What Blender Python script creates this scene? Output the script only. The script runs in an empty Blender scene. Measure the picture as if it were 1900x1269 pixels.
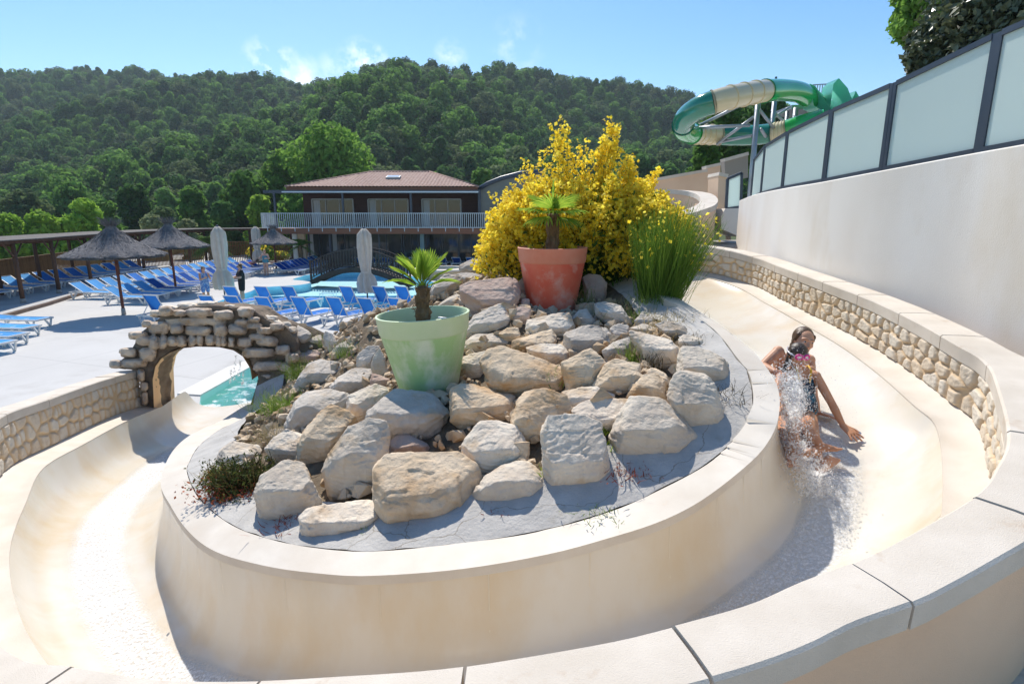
import bpy, bmesh, math, random
import numpy as np
from mathutils import Vector, Matrix, noise
random.seed(7); np.random.seed(7)
SC = bpy.context.scene
COL = SC.collection
R = math.radians
# ------------------------------------------------------------------ camera geometry
FPX, PITCH, EYE = 1056.0, R(12.5), 3.75
CP, SP = math.cos(PITCH), math.sin(PITCH)
def ray(u, v):
    x = u - 950.0; up = 634.5 - v
    return (x, FPX*CP + up*SP, up*CP - FPX*SP)
def Pd(u, v, drop):
    x, y, z = ray(u, v); k = drop / -z
    return Vector((x*k, y*k, EYE - drop))
def Pz(u, v, z=0.0): return Pd(u, v, EYE - z)
def Py(u, v, y):
    a, b, c = ray(u, v); k = y / b
    return Vector((a*k, y, EYE + c*k))
# ------------------------------------------------------------------ object helpers
def tag(o, label=None, cat=None, group=None, kind=None):
    if label: o['label'] = label
    if cat: o['category'] = cat
    if group: o['group'] = group
    if kind: o['kind'] = kind
    return o
def thing(name, label, cat, loc=(0,0,0), rz=0.0, group=None):
    o = bpy.data.objects.new(name, None); COL.objects.link(o)
    o.empty_display_size = .2
    o.location = loc; o.rotation_euler = (0, 0, rz)
    return tag(o, label, cat, group)
def link(name, me, m=None, parent=None):
    o = bpy.data.objects.new(name, me); COL.objects.link(o)
    if m is not None:
        for q in (m if isinstance(m, (list, tuple)) else [m]): me.materials.append(q)
    if parent is not None: o.parent = parent
    return o
def kids(o): return [c for c in bpy.data.objects if c.parent == o]
CHILD = {}
def copy_tree(o, parent=None, tree=None):
    c = o.copy(); COL.objects.link(c)
    if parent is not None: c.parent = parent
    for ch in o.children: copy_tree(ch, c)
    return c
def np_mesh(name, V, Fq, smooth=False, mi=None, cols=None):
    """V (n,3); Fq: (m,k) array of k-gons"""
    V = np.asarray(V, np.float32); Fq = np.asarray(Fq, np.int32)
    me = bpy.data.meshes.new(name)
    me.vertices.add(len(V)); me.vertices.foreach_set('co', V.ravel())
    k = Fq.shape[1]
    me.loops.add(Fq.size); me.loops.foreach_set('vertex_index', Fq.ravel())
    me.polygons.add(len(Fq))
    me.polygons.foreach_set('loop_start', np.arange(0, Fq.size, k, dtype=np.int32))
    me.polygons.foreach_set('loop_total', np.full(len(Fq), k, np.int32))
    me.polygons.foreach_set('use_smooth', np.full(len(Fq), smooth, bool))
    if mi is not None: me.polygons.foreach_set('material_index', np.asarray(mi, np.int32))
    me.update(calc_edges=True)
    if cols is not None:
        at = me.attributes.new('tint', 'FLOAT', 'POINT')
        at.data.foreach_set('value', np.asarray(cols, np.float32))
    return me
class MB:
    def __init__(s): s.v = []; s.f = []
    def add(s, vs, fs):
        b = len(s.v); s.v += [tuple(q) for q in vs]; s.f += [tuple(i+b for i in f) for f in fs]; return s
    def box(s, c, d, rz=0.0, M=None):
        hx, hy, hz = d[0]/2, d[1]/2, d[2]/2
        pts = [Vector((x, y, z)) for z in (-hz, hz) for x, y in ((-hx,-hy),(hx,-hy),(hx,hy),(-hx,hy))]
        Q = M if M is not None else Matrix.Rotation(rz, 3, 'Z')
        pts = [Q @ p + Vector(c) for p in pts]
        return s.add(pts, [(3,2,1,0),(4,5,6,7),(0,1,5,4),(1,2,6,5),(2,3,7,6),(3,0,4,7)])
    def bar(s, a, b, w, h=None, up=(0,0,1)):
        h = h or w; a = Vector(a); b = Vector(b); d = (b-a); L = d.length
        if L < 1e-6: return s
        z = d / L; u = Vector(up)
        if abs(z.dot(u)) > .98: u = Vector((0,1,0))
        x = z.cross(u).normalized(); y = x.cross(z).normalized()
        pts = []
        for q in (a, b):
            pts += [q - x*w/2 - y*h/2, q + x*w/2 - y*h/2, q + x*w/2 + y*h/2, q - x*w/2 + y*h/2]
        return s.add(pts, [(3,2,1,0),(4,5,6,7),(0,1,5,4),(1,2,6,5),(2,3,7,6),(3,0,4,7)])
    def tube(s, pts, r, n=8, cap=True, closed=False):
        pts = [Vector(p) for p in pts]; m = len(pts)
        rs = r if isinstance(r, (list, tuple)) else [r]*m
        b = len(s.v); px = None
        for i, p in enumerate(pts):
            if closed: t = pts[(i+1) % m] - pts[i-1]
            else: t = pts[min(i+1, m-1)] - pts[max(i-1, 0)]
            t.normalize()
            if px is None:
                u = Vector((0,0,1)) if abs(t.z) < .9 else Vector((1,0,0))
                px = t.cross(u).normalized()
            px = (px - t*px.dot(t)).normalized(); py = t.cross(px)
            for k in range(n):
                a = 2*math.pi*k/n
                s.v.append(tuple(p + (px*math.cos(a) + py*math.sin(a))*rs[i]))
        for i in range(m if closed else m-1):
            j = (i+1) % m
            for k in range(n):
                k2 = (k+1) % n
                s.f.append((b+i*n+k, b+i*n+k2, b+j*n+k2, b+j*n+k))
        if cap and not closed:
            s.f.append(tuple(b+k for k in reversed(range(n)))); s.f.append(tuple(b+(m-1)*n+k for k in range(n)))
        return s
    def lathe(s, prof, n=32, c=(0,0,0), wob=None, close=False):
        b = len(s.v); m = len(prof)
        for i, (r, z) in enumerate(prof):
            for k in range(n):
                a = 2*math.pi*k/n; rr = r*(wob(a, i) if wob else 1)
                s.v.append((c[0]+rr*math.cos(a), c[1]+rr*math.sin(a), c[2]+z))
        for i in range(m-1):
            for k in range(n):
                k2 = (k+1) % n
                s.f.append((b+i*n+k, b+i*n+k2, b+(i+1)*n+k2, b+(i+1)*n+k))
        if close:
            s.f.append(tuple(b+k for k in reversed(range(n)))); s.f.append(tuple(b+(m-1)*n+k for k in range(n)))
        return s
    def grid(s, rows, closed=False):
        """rows: list of equal length lists of points -> quads"""
        b = len(s.v); n = len(rows[0])
        for r in rows: s.v += [tuple(p) for p in r]
        for i in range(len(rows)-1):
            for k in range(n if closed else n-1):
                k2 = (k+1) % n
                s.f.append((b+i*n+k, b+i*n+k2, b+(i+1)*n+k2, b+(i+1)*n+k))
        return s
    def build(s, name, m, parent=None, smooth=False, sharp=None):
        me = bpy.data.meshes.new(name); me.from_pydata(s.v, [], s.f); me.update()
        bm = bmesh.new(); bm.from_mesh(me); bmesh.ops.recalc_face_normals(bm, faces=bm.faces); bm.to_mesh(me); bm.free()
        if smooth:
            me.polygons.foreach_set('use_smooth', [True]*len(me.polygons))
            if sharp: me.set_sharp_from_angle(angle=R(sharp))
        return link(name, me, m, parent)
def smooth_curve(P, n):
    """Catmull-Rom through points (arrays), resampled at n equal arc steps"""
    P = np.array([list(p) for p in P], float); m = len(P)
    Q = np.vstack([2*P[0]-P[1], P, 2*P[-1]-P[-2]]); out = []
    for i in range(1, m):
        p0, p1, p2, p3 = Q[i-1], Q[i], Q[i+1], Q[i+2]
        for t in np.linspace(0, 1, 24, endpoint=False):
            out.append(.5*((2*p1)+(-p0+p2)*t+(2*p0-5*p1+4*p2-p3)*t*t+(-p0+3*p1-3*p2+p3)*t**3))
    out.append(P[-1]); out = np.array(out)
    d = np.r_[0, np.cumsum(np.linalg.norm(np.diff(out, axis=0), axis=1))]
    s = np.linspace(0, d[-1], n)
    return np.stack([np.interp(s, d, out[:, k]) for k in range(out.shape[1])], 1), d[-1]
def fbm(p, o=4): return noise.fractal(p, 1.0, 2.0, o)
# ------------------------------------------------------------------ materials
def srgb(h):
    c = [int(h[i:i+2], 16)/255 for i in (0, 2, 4)]
    return tuple(((x+.055)/1.055)**2.4 if x > .04045 else x/12.92 for x in c) + (1,)
def c4(c): return tuple(c) if len(c) == 4 else tuple(c) + (1,)
def mat(name, col, rough=.7, col2=None, vs=6.0, vmix=(.35, .65), bump=0.0, bs=40.0, metallic=0.0, spec=.5, rnd=0.0,
        stain=None, ss=2.0, stmix=(.5, .72), dist=.02, stretch=None, attr=None, coat=0.0, trans=None, detail=6.0):
    m = bpy.data.materials.new(name); m.use_nodes = True
    T = m.node_tree; N = T.nodes; L = T.links; P = N['Principled BSDF']
    P.inputs['Roughness'].default_value = rough; P.inputs['Metallic'].default_value = metallic
    P.inputs['Specular IOR Level'].default_value = spec
    if coat: P.inputs['Coat Weight'].default_value = coat; P.inputs['Coat Roughness'].default_value = .06
    tc = N.new('ShaderNodeTexCoord'); src = tc.outputs['Object']
    if stretch:
        mp = N.new('ShaderNodeMapping'); mp.inputs['Scale'].default_value = stretch
        L.new(src, mp.inputs['Vector']); src = mp.outputs['Vector']
    def nz(scale, det=detail, rg=.55):
        n = N.new('ShaderNodeTexNoise'); n.inputs['Scale'].default_value = scale; n.inputs['Detail'].default_value = det
        n.inputs['Roughness'].default_value = rg; L.new(src, n.inputs['Vector']); return n.outputs['Fac']
    def ramp(f, lo, hi):
        r = N.new('ShaderNodeMapRange'); r.inputs['From Min'].default_value = lo; r.inputs['From Max'].default_value = hi
        L.new(f, r.inputs['Value']); return r.outputs['Result']
    def mix(f, a, b):
        x = N.new('ShaderNodeMix'); x.data_type = 'RGBA'
        L.new(f, x.inputs['Factor'])
        for k, q in ((6, a), (7, b)):
            if isinstance(q, tuple): x.inputs[k].default_value = c4(q)
            else: L.new(q, x.inputs[k])
        return x.outputs[2]
    out = c4(col)
    if col2 is not None: out = mix(ramp(nz(vs), *vmix), out, c4(col2))
    if attr is not None:
        a = N.new('ShaderNodeAttribute'); a.attribute_name = 'tint'
        out = mix(a.outputs['Fac'], out, c4(attr))
    if stain is not None: out = mix(ramp(nz(ss, 8, .62), *stmix), out, c4(stain))
    if rnd:
        oi = N.new('ShaderNodeObjectInfo'); h = N.new('ShaderNodeHueSaturation')
        mr = N.new('ShaderNodeMapRange'); mr.inputs['To Min'].default_value = 1-rnd; mr.inputs['To Max'].default_value = 1+rnd
        L.new(oi.outputs['Random'], mr.inputs['Value']); L.new(mr.outputs['Result'], h.inputs['Value'])
        if isinstance(out, tuple): h.inputs['Color'].default_value = out
        else: L.new(out, h.inputs['Color'])
        out = h.outputs['Color']
    if isinstance(out, tuple): P.inputs['Base Color'].default_value = out
    else: L.new(out, P.inputs['Base Color'])
    if bump:
        b = N.new('ShaderNodeBump'); b.inputs['Strength'].default_value = bump; b.inputs['Distance'].default_value = dist
        L.new(nz(bs, 8, .6), b.inputs['Height']); L.new(b.outputs['Normal'], P.inputs['Normal'])
    if trans is not None:
        tr = N.new('ShaderNodeBsdfTranslucent'); ms = N.new('ShaderNodeMixShader'); ms.inputs[0].default_value = trans
        if isinstance(out, tuple): tr.inputs['Color'].default_value = out
        else: L.new(out, tr.inputs['Color'])
        L.new(P.outputs[0], ms.inputs[1]); L.new(tr.outputs[0], ms.inputs[2])
        L.new(ms.outputs[0], N['Material Output'].inputs['Surface'])
    return m
def water_mat(name, tint, rough=.04, bump=.25, scale=6.0, foam=None, fs=8.0, refl=1.0):
    m = bpy.data.materials.new(name); m.use_nodes = True
    T = m.node_tree; N = T.nodes; L = T.links; N.remove(N['Principled BSDF'])
    tc = N.new('ShaderNodeTexCoord')
    n = N.new('ShaderNodeTexNoise'); n.inputs['Scale'].default_value = scale; n.inputs['Detail'].default_value = 4
    L.new(tc.outputs['Object'], n.inputs['Vector'])
    b = N.new('ShaderNodeBump'); b.inputs['Strength'].default_value = bump; b.inputs['Distance'].default_value = .05
    L.new(n.outputs['Fac'], b.inputs['Height'])
    t = N.new('ShaderNodeBsdfTransparent'); t.inputs['Color'].default_value = c4(tint)
    g = N.new('ShaderNodeBsdfGlossy'); g.inputs['Roughness'].default_value = rough
    L.new(b.outputs['Normal'], g.inputs['Normal'])
    f = N.new('ShaderNodeFresnel'); f.inputs['IOR'].default_value = 1.33; L.new(b.outputs['Normal'], f.inputs['Normal'])
    ml = N.new('ShaderNodeMath'); ml.operation = 'MULTIPLY'; ml.inputs[1].default_value = refl; L.new(f.outputs[0], ml.inputs[0])
    ms = N.new('ShaderNodeMixShader'); L.new(ml.outputs[0], ms.inputs[0]); L.new(t.outputs[0], ms.inputs[1]); L.new(g.outputs[0], ms.inputs[2])
    out = ms.outputs[0]
    if foam is not None:
        n2 = N.new('ShaderNodeTexNoise'); n2.inputs['Scale'].default_value = fs; n2.inputs['Detail'].default_value = 8; n2.inputs['Roughness'].default_value = .7
        L.new(tc.outputs['Object'], n2.inputs['Vector'])
        mr = N.new('ShaderNodeMapRange'); mr.inputs['From Min'].default_value = foam[0]; mr.inputs['From Max'].default_value = foam[1]
        L.new(n2.outputs['Fac'], mr.inputs['Value'])
        d = N.new('ShaderNodeBsdfDiffuse'); d.inputs['Color'].default_value = (.95, .96, .97, 1)
        b2 = N.new('ShaderNodeBump'); b2.inputs['Strength'].default_value = .12; b2.inputs['Distance'].default_value = .012
        L.new(n2.outputs['Fac'], b2.inputs['Height']); pass
        a = N.new('ShaderNodeAttribute'); a.attribute_name = 'tint'
        mm = N.new('ShaderNodeMath'); mm.operation = 'MULTIPLY'; mm.use_clamp = True
        L.new(mr.outputs['Result'], mm.inputs[0]); L.new(a.outputs['Fac'], mm.inputs[1])
        m2 = N.new('ShaderNodeMixShader'); L.new(mm.outputs[0], m2.inputs[0]); L.new(out, m2.inputs[1]); L.new(d.outputs[0], m2.inputs[2])
        out = m2.outputs[0]
        t3 = N.new('ShaderNodeBsdfTransparent'); ge = N.new('ShaderNodeMath'); ge.operation = 'MULTIPLY'; ge.use_clamp = True; ge.inputs[1].default_value = 3.0; L.new(a.outputs['Fac'], ge.inputs[0])
        m3 = N.new('ShaderNodeMixShader'); L.new(ge.outputs[0], m3.inputs[0]); L.new(t3.outputs[0], m3.inputs[1]); L.new(out, m3.inputs[2]); out = m3.outputs[0]
        n3 = N.new('ShaderNodeTexNoise'); n3.inputs['Scale'].default_value = fs*2.2; n3.inputs['Detail'].default_value = 6; L.new(tc.outputs['Object'], n3.inputs['Vector'])
        m4 = N.new('ShaderNodeMapRange'); m4.inputs['From Min'].default_value = .4; m4.inputs['From Max'].default_value = .6; L.new(n3.outputs['Fac'], m4.inputs['Value'])
        m5 = N.new('ShaderNodeMix'); m5.data_type = 'RGBA'; L.new(m4.outputs['Result'], m5.inputs['Factor']); m5.inputs[6].default_value = (.80, .83, .85, 1); m5.inputs[7].default_value = (.96, .96, .96, 1); L.new(m5.outputs[2], d.inputs['Color'])
    L.new(out, N['Material Output'].inputs['Surface'])
    return m
# ------------------------------------------------------------------ camera, world, sun
cam = bpy.data.cameras.new('camera'); cam.sensor_width = 36; cam.lens = 36*FPX/1900; cam.clip_end = 5000; cam.clip_start = .05
co = bpy.data.objects.new('camera', cam); COL.objects.link(co)
co.location = (0, 0, EYE); co.rotation_euler = (R(90) - PITCH, 0, 0); SC.camera = co
SUN = Vector((-.30, .95, 1.22)).normalized()
SUN_EL = math.asin(SUN.z); SUN_AZ = math.atan2(SUN.x, SUN.y)
W = bpy.data.worlds.new('World'); SC.world = W; W.use_nodes = True
def make_world():
    T = W.node_tree; N = T.nodes; L = T.links
    sky = N.new('ShaderNodeTexSky'); sky.sky_type = 'NISHITA'; sky.sun_disc = False
    sky.sun_elevation = SUN_EL; sky.sun_rotation = SUN_AZ
    sky.altitude = 300; sky.air_density = 1.0; sky.dust_density = .35; sky.ozone_density = 1.3
    hs = N.new('ShaderNodeHueSaturation'); hs.inputs['Saturation'].default_value = 1.3
    L.new(sky.outputs[0], hs.inputs['Color'])
    # a few small real clouds low over the ridge, as directions on the sky
    tc = N.new('ShaderNodeTexCoord')
    n = N.new('ShaderNodeTexNoise'); n.inputs['Scale'].default_value = 24; n.inputs['Detail'].default_value = 9; n.inputs['Roughness'].default_value = .6
    L.new(tc.outputs['Generated'], n.inputs['Vector'])
    tot = None
    for (u, v, rad, amp) in ((507, 124, .048, 1.0), (478, 134, .03, .8), (672, 124, .045, 1.0), (690, 112, .028, .9), (560, 148, .04, .7), (835, 106, .03, .5), (960, 84, .05, .3), (620, 130, .03, .4)):
        d = Vector(ray(u, v)).normalized()
        vd = N.new('ShaderNodeVectorMath'); vd.operation = 'DISTANCE'; vd.inputs[1].default_value = d
        L.new(tc.outputs['Generated'], vd.inputs[0])
        mr = N.new('ShaderNodeMapRange'); mr.inputs['From Min'].default_value = rad; mr.inputs['From Max'].default_value = 0
        mr.inputs['To Max'].default_value = amp
        L.new(vd.outputs['Value'], mr.inputs['Value'])
        if tot is None: tot = mr.outputs['Result']
        else:
            a = N.new('ShaderNodeMath'); a.operation = 'MAXIMUM'; L.new(tot, a.inputs[0]); L.new(mr.outputs['Result'], a.inputs[1]); tot = a.outputs[0]
    sb = N.new('ShaderNodeMapRange'); sb.inputs['From Min'].default_value = .44; sb.inputs['From Max'].default_value = .62
    L.new(n.outputs['Fac'], sb.inputs['Value'])
    ml = N.new('ShaderNodeMath'); ml.operation = 'MULTIPLY'; ml.use_clamp = True
    L.new(sb.outputs['Result'], ml.inputs[0]); L.new(tot, ml.inputs[1])
    mx = N.new('ShaderNodeMix'); mx.data_type = 'RGBA'; L.new(ml.outputs[0], mx.inputs['Factor'])
    L.new(hs.outputs[0], mx.inputs[6]); mx.inputs[7].default_value = (9.5, 9.6, 9.8, 1)
    bg = N['Background']; bg.inputs['Strength'].default_value = .104
    L.new(mx.outputs[2], bg.inputs['Color'])
make_world()
sl = bpy.data.lights.new('sun', 'SUN'); sl.energy = 3.45; sl.angle = R(.53); sl.color = (1, .94, .85)
so = bpy.data.objects.new('sun', sl); COL.objects.link(so); so.rotation_euler = (-SUN).to_track_quat('-Z', 'Y').to_euler()
SC.view_settings.view_transform = 'Standard'; SC.view_settings.look = 'None'; SC.view_settings.exposure = .70; SC.view_settings.gamma = 1
SC.cycles.max_bounces = 8; SC.cycles.diffuse_bounces = 4; SC.cycles.transparent_max_bounces = 24
SC.cycles.caustics_reflective = False; SC.cycles.caustics_refractive = False
SC.cycles.use_denoising = True
# ================================================================== THE SLIDE
M_GEL = mat('gelcoat', (.71, .66, .575), rough=.24, col2=(.66, .59, .47), vs=1.4, vmix=(.35, .7), stain=(.62, .45, .24), ss=1.3, stmix=(.47, .85), bump=.02, bs=60, spec=.45, stretch=(1, 1, .45))
M_RIM = mat('rim_cream', (.66, .60, .515), rough=.6, col2=(.58, .51, .42), vs=3, bump=.12, bs=90, stain=(.62, .48, .34), ss=6, stmix=(.66, .8), dist=.01)
M_COP = mat('coping_concrete', (.68, .61, .52), rough=.9, col2=(.59, .52, .43), vs=3.0, bump=.35, bs=190, stain=(.50, .38, .27), ss=5, stmix=(.60, .78), dist=.012)
M_REND = mat('tan_render', (.80, .58, .40), rough=.92, col2=(.74, .52, .35), vs=1.5, bump=.35, bs=160, dist=.006)
M_STONE = mat('cast_stone', (.62, .45, .27), rough=.9, attr=(.68, .62, .52), stain=(.50, .40, .29), ss=9, stmix=(.52, .75), bump=.5, bs=55, dist=.012)
M_WALL = mat('pale_render', (.82, .79, .74), rough=.93, col2=(.76, .71, .64), vs=.9, bump=.35, bs=120, stain=(.68, .60, .48), ss=.8, stmix=(.55, .8), dist=.006, stretch=(1, 1, .5))
M_PAVE = mat('grey_screed', (.52, .495, .455), rough=.9, col2=(.41, .39, .36), vs=5, bump=.5, bs=40, stain=(.32, .28, .22), ss=3.4, stmix=(.62, .8), dist=.02)
M_SOIL = mat('soil', (.13, .095, .06), rough=1, col2=(.22, .17, .11), vs=7, bump=1, bs=30, dist=.04)

Apx = [(1291,577,.95),(1367,632,1.05),(1405,666,1.12),(1439,719,1.22),(1440,779,1.33),(1416,829,1.44),(1371,874,1.54),(1295,931,1.66),
 (1219,969,1.73),(1125,999,1.79),(1011,1029,1.85),(850,1056,1.92),(682,1068,1.99),(590,1063,2.04),(497,1050,2.10),(405,1024,2.17),
 (354,987,2.25),(320,939,2.34),(301,895,2.43),(318,845,2.58),(345,815,2.70),(380,795,2.83),(410,782,2.97),(450,757,3.18),(478,742,3.34)]
A3 = [Vector((.2, 10.2, 3.12)), Vector((1.1, 9.3, 3.02)), Vector((1.75, 7.9, 2.93))] + [Pd(*p) for p in Apx]
Bpx = [(1369,668,1.12),(1386,692,1.18),(1396,723,1.24),(1395,764,1.33),(1371,810,1.44),(1314,863,1.56),(1216,916,1.68),(1125,955,1.77),
 (992,991,1.85),(860,1010,1.90),(696,1026,1.98),(590,1020,2.03),(497,1002,2.09),(424,973,2.17),(368,925,2.28),(347,878,2.40),(352,858,2.48),(370,828,2.60),(410,797,2.77),(444,782,2.95),(478,757,3.15)]
# outer wall: inner top edge of the coping
CT = .11
Cb = [(1302,468,.62),(1397,489,.74),(1454,511,.81),(1528,540,.87),(1610,573,.92),(1692,614,.97),(1774,663,1.02),(1835,708,1.08)]
Ct = [(1880,800,1.09),(1858,874,1.15),(1816,924,1.20),(1710,987,1.27),(1639,1025,1.31),(1584,1050,1.33),(1491,1084,1.36),(1395,1126,1.38),(1251,1168,1.40),
 (1100,1202,1.43),(860,1240,1.49),(600,1262,1.58),(331,1267,1.70),(129,1241,1.80),(0,1208,1.88)]
Ch = [Vector((-3.35, 2.95, 1.76)), Vector((-4.35, 3.95, 1.68)), Vector((-5.05, 4.95, 1.62))]
Cl = [(0,792,2.22),(94,754,2.36),(187,719,2.52),(256,699,2.68)]
up = Vector((0, 0, CT))
C3 = [Vector((.7, 11.3, 3.32)), Vector((2.0, 10.6, 3.28))] + [Pd(*p) + up for p in Cb] + [Pd(*p) for p in Ct] + Ch + [Pd(*p) + up for p in Cl]
NS = 260
Ac, LA = smooth_curve(A3, NS); Cc, LC = smooth_curve(C3, NS)
def normals_of(P):
    t = np.gradient(P[:, :2], axis=0); t /= np.linalg.norm(t, axis=1)[:, None]
    return np.stack([-t[:, 1], t[:, 0]], 1), t
# pair the stations: hand-picked anchor pairs (A index by nearest point, C index by nearest point)
def nearest(P, q): return int(np.argmin(np.hypot(P[:, 0]-q[0], P[:, 1]-q[1])))
pairs = [(A3[0], C3[0]), (A3[2], C3[3]), (A3[3], C3[5]), (A3[5], C3[7]), (A3[6], C3[8]), (A3[8], C3[10]), (A3[9], C3[12]), (A3[10], C3[14]), (A3[12], C3[18]),
         (A3[14], C3[20]), (A3[16], C3[21]), (A3[18], C3[22]), (A3[19], C3[24]), (A3[20], C3[25]), (A3[21], C3[27]), (A3[23], C3[28]), (A3[25], C3[30]), (A3[27], C3[31])]
ia = [nearest(Ac, p[0]) for p in pairs]; ic = [nearest(Cc, p[1]) for p in pairs]
for k in range(1, len(ia)):
    ia[k] = max(ia[k], ia[k-1]+1); ic[k] = max(ic[k], ic[k-1]+1)
NT = 300
tt = np.linspace(0, 1, NT)
key = np.linspace(0, 1, len(ia))
fa = np.interp(tt, key, ia); fc = np.interp(tt, key, ic)
ker = np.ones(15)/15
def sm(f):
    g = np.convolve(np.pad(f, 7, mode='edge'), ker, 'valid'); g[0] = f[0]; g[-1] = f[-1]; return g
fa = sm(fa); fc = sm(fc)
def at(P, f): return np.stack([np.interp(f, np.arange(len(P)), P[:, k]) for k in range(P.shape[1])], 1)
A_ = at(Ac, fa); C_ = at(Cc, fc)
nC, tC = normals_of(C_)           # left normal of travel (travel: back-right -> front -> left): points to the island side?
side = np.sign(np.sum((A_[:, :2]-C_[:, :2])*nC, axis=1)); nC = nC*side[:, None]
nA, tA = normals_of(A_); sideA = np.sign(np.sum((C_[:, :2]-A_[:, :2])*nA, axis=1)); nA = nA*sideA[:, None]
def off(P, n, d, z): return np.stack([P[:, 0]+n[:, 0]*d, P[:, 1]+n[:, 1]*d, z], 1)
# stone height along the wall
sth = np.interp(tt, [0, .25, .45, .6, .82, 1], [.33, .34, .36, .45, .46, .52])
zb = C_[:, 2] - CT - sth
BASE = off(C_, nC, 0.0, zb)
lw = np.interp(tt, [0, .3, .6, .8, 1], [.13, .13, .14, .2, .2])
LIPo = np.stack([C_[:, 0]+nC[:, 0]*lw, C_[:, 1]+nC[:, 1]*lw, zb-.05], 1)
lw2 = lw + np.interp(tt, [0, .5, .8, 1], [.10, .10, .13, .08])
LIP = np.stack([C_[:, 0]+nC[:, 0]*lw2, C_[:, 1]+nC[:, 1]*lw2, zb-.055], 1)
# floor
depth = np.interp(tt, [0, .15, .4, .7, 1], [.50, .52, .55, .66, .58])
zf = np.minimum(A_[:, 2]-depth, LIP[:, 2]-.26); zf = np.maximum(zf, .06)
slide = thing('water_slide', 'cream fibreglass water slide curving in a loop round the rock island', 'water slide', (0, 0, 0))
prof = [(0, 0, 0), (.012, .30, 0), (.03, .55, 0), (.065, .76, 0), (.12, .90, 0), (.20, .975, 0), (.30, 1.0, 0), (.42, 1.0, 0), (.53, .97, 1), (.64, .89, 1), (.74, .76, 1), (.83, .59, 1), (.91, .38, 1), (.965, .18, 1), (1, 0, 1)]
steep = [0, .3, .55, .76, .90, .975, 1, 1, 1.0, .99, .95, .86, .66, .36, 0]
def section(i):
    a = Vector(A_[i]); l = Vector(LIP[i]); z0 = zf[i]; pts = []; q_ = min(1, max(0, (i/NT-.50)/.16)); q_ = q_*q_*(3-2*q_)
    for j, (h, d, s) in enumerate(prof):
        d = d + (steep[j]-d)*q_
        p = a.lerp(l, h); zt = a.z if s == 0 else l.z
        p.z = zt + (z0-zt)*d if d < 1 else z0
        pts.append(p)
    return pts
rows = [section(i) for i in range(NT)]
dE = (Vector(A_[-1])-Vector(A_[-12])); dE.z = 0; dE.normalize(); ext = [[p + dE*t_ - Vector((0, 0, .03*t_)) for p in rows[-1]] for t_ in (.3, .6, .9, 1.2)]
b = MB(); b.grid(rows + ext)
flume = b.build('flume', M_GEL, slide, True)
sub = flume.modifiers.new('s', 'SUBSURF'); sub.levels = sub.render_levels = 1
M_SEAM = mat('seam', (.68, .60, .46), rough=.5)
# moulded joints across the flume: thin raised seams
for i in range(12, NT-8, 13):
    b = MB()
    sec = [Vector(p) for p in rows[i]]; nx = [Vector(p) for p in rows[min(i+1, NT-1)]]
    cc = sum(sec, Vector())/len(sec); r0 = []; r1 = []
    for p, q in zip(sec, nx):
        d = (cc + Vector((0, 0, .5)) - p).normalized()*.0015; t = (q-p).normalized()*.003
        r0.append(p+d-t); r1.append(p+d+t)
    b.grid([r0, r1]); b.build('seam', M_SEAM, slide)
# inner rim
Bc = np.array([list(Pd(*p)) for p in Bpx])
Bfull = [Vector((-.1, 10.0, 3.13)), Vector((.85, 9.15, 3.03)), Vector((1.5, 7.8, 2.94)), Vector((1.66, 6.3, 2.86)), Vector((1.82, 5.2, 2.75))] + [Vector(p) for p in Bc]
Bs, LB = smooth_curve(Bfull, NS)
# for every A station take nearest B point
rim0 = []; rim1 = []; rim2 = []
jl = 0
for i in range(0, NT, 2):
    a = A_[i]
    if a[1] > 9.6 and a[0] < 0 and i > NT*.5: pass
    j = max(nearest(Bs, a), jl); j = min(j, jl+8 if i else j); jl = j
    bq = Bs[j]
    rim0.append((a[0]+nA[i, 0]*.012, a[1]+nA[i, 1]*.012, a[2]-.05)); 
    rim1.append((a[0]+nA[i, 0]*.012, a[1]+nA[i, 1]*.012, a[2]+.008)); rim2.append((bq[0], bq[1], max(a[2], bq[2])+.012))
rim3 = [(p[0], p[1], p[2]-.25) for p in rim2]
b = MB(); b.grid([rim0, rim1, rim2, rim3]); b.build('inner_rim', M_RIM, slide, True, 40)
# outer lip / ledge of the flume
b = MB(); b.grid([[tuple(p) for p in BASE + np.array([0, 0, .0])], [tuple(p) for p in LIPo], 
                  [tuple(p) for p in LIP + np.array([0, 0, .012])], [tuple(p) for p in LIP + np.array([0, 0, -.03])]])
b.build('outer_lip', M_RIM, slide, True, 40)
# ---- the curved wall round the slide: stone facing, coping slabs, rendered outside
wall = thing('curved_wall', 'curved stone faced wall with slab coping round the outside of the slide', 'wall', (0, 0, 0))
Cd, LCd = smooth_curve(C3, 1500)
nD, tD = normals_of(Cd)
sgn = np.sign(nD[700, 0]*(-.5-Cd[700, 0]) + nD[700, 1]*(4-Cd[700, 1])); nD = nD*sgn
sthD = np.interp(np.linspace(0, 1, 1500), np.interp(tt, tt, fc)/(NS-1), sth)
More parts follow.
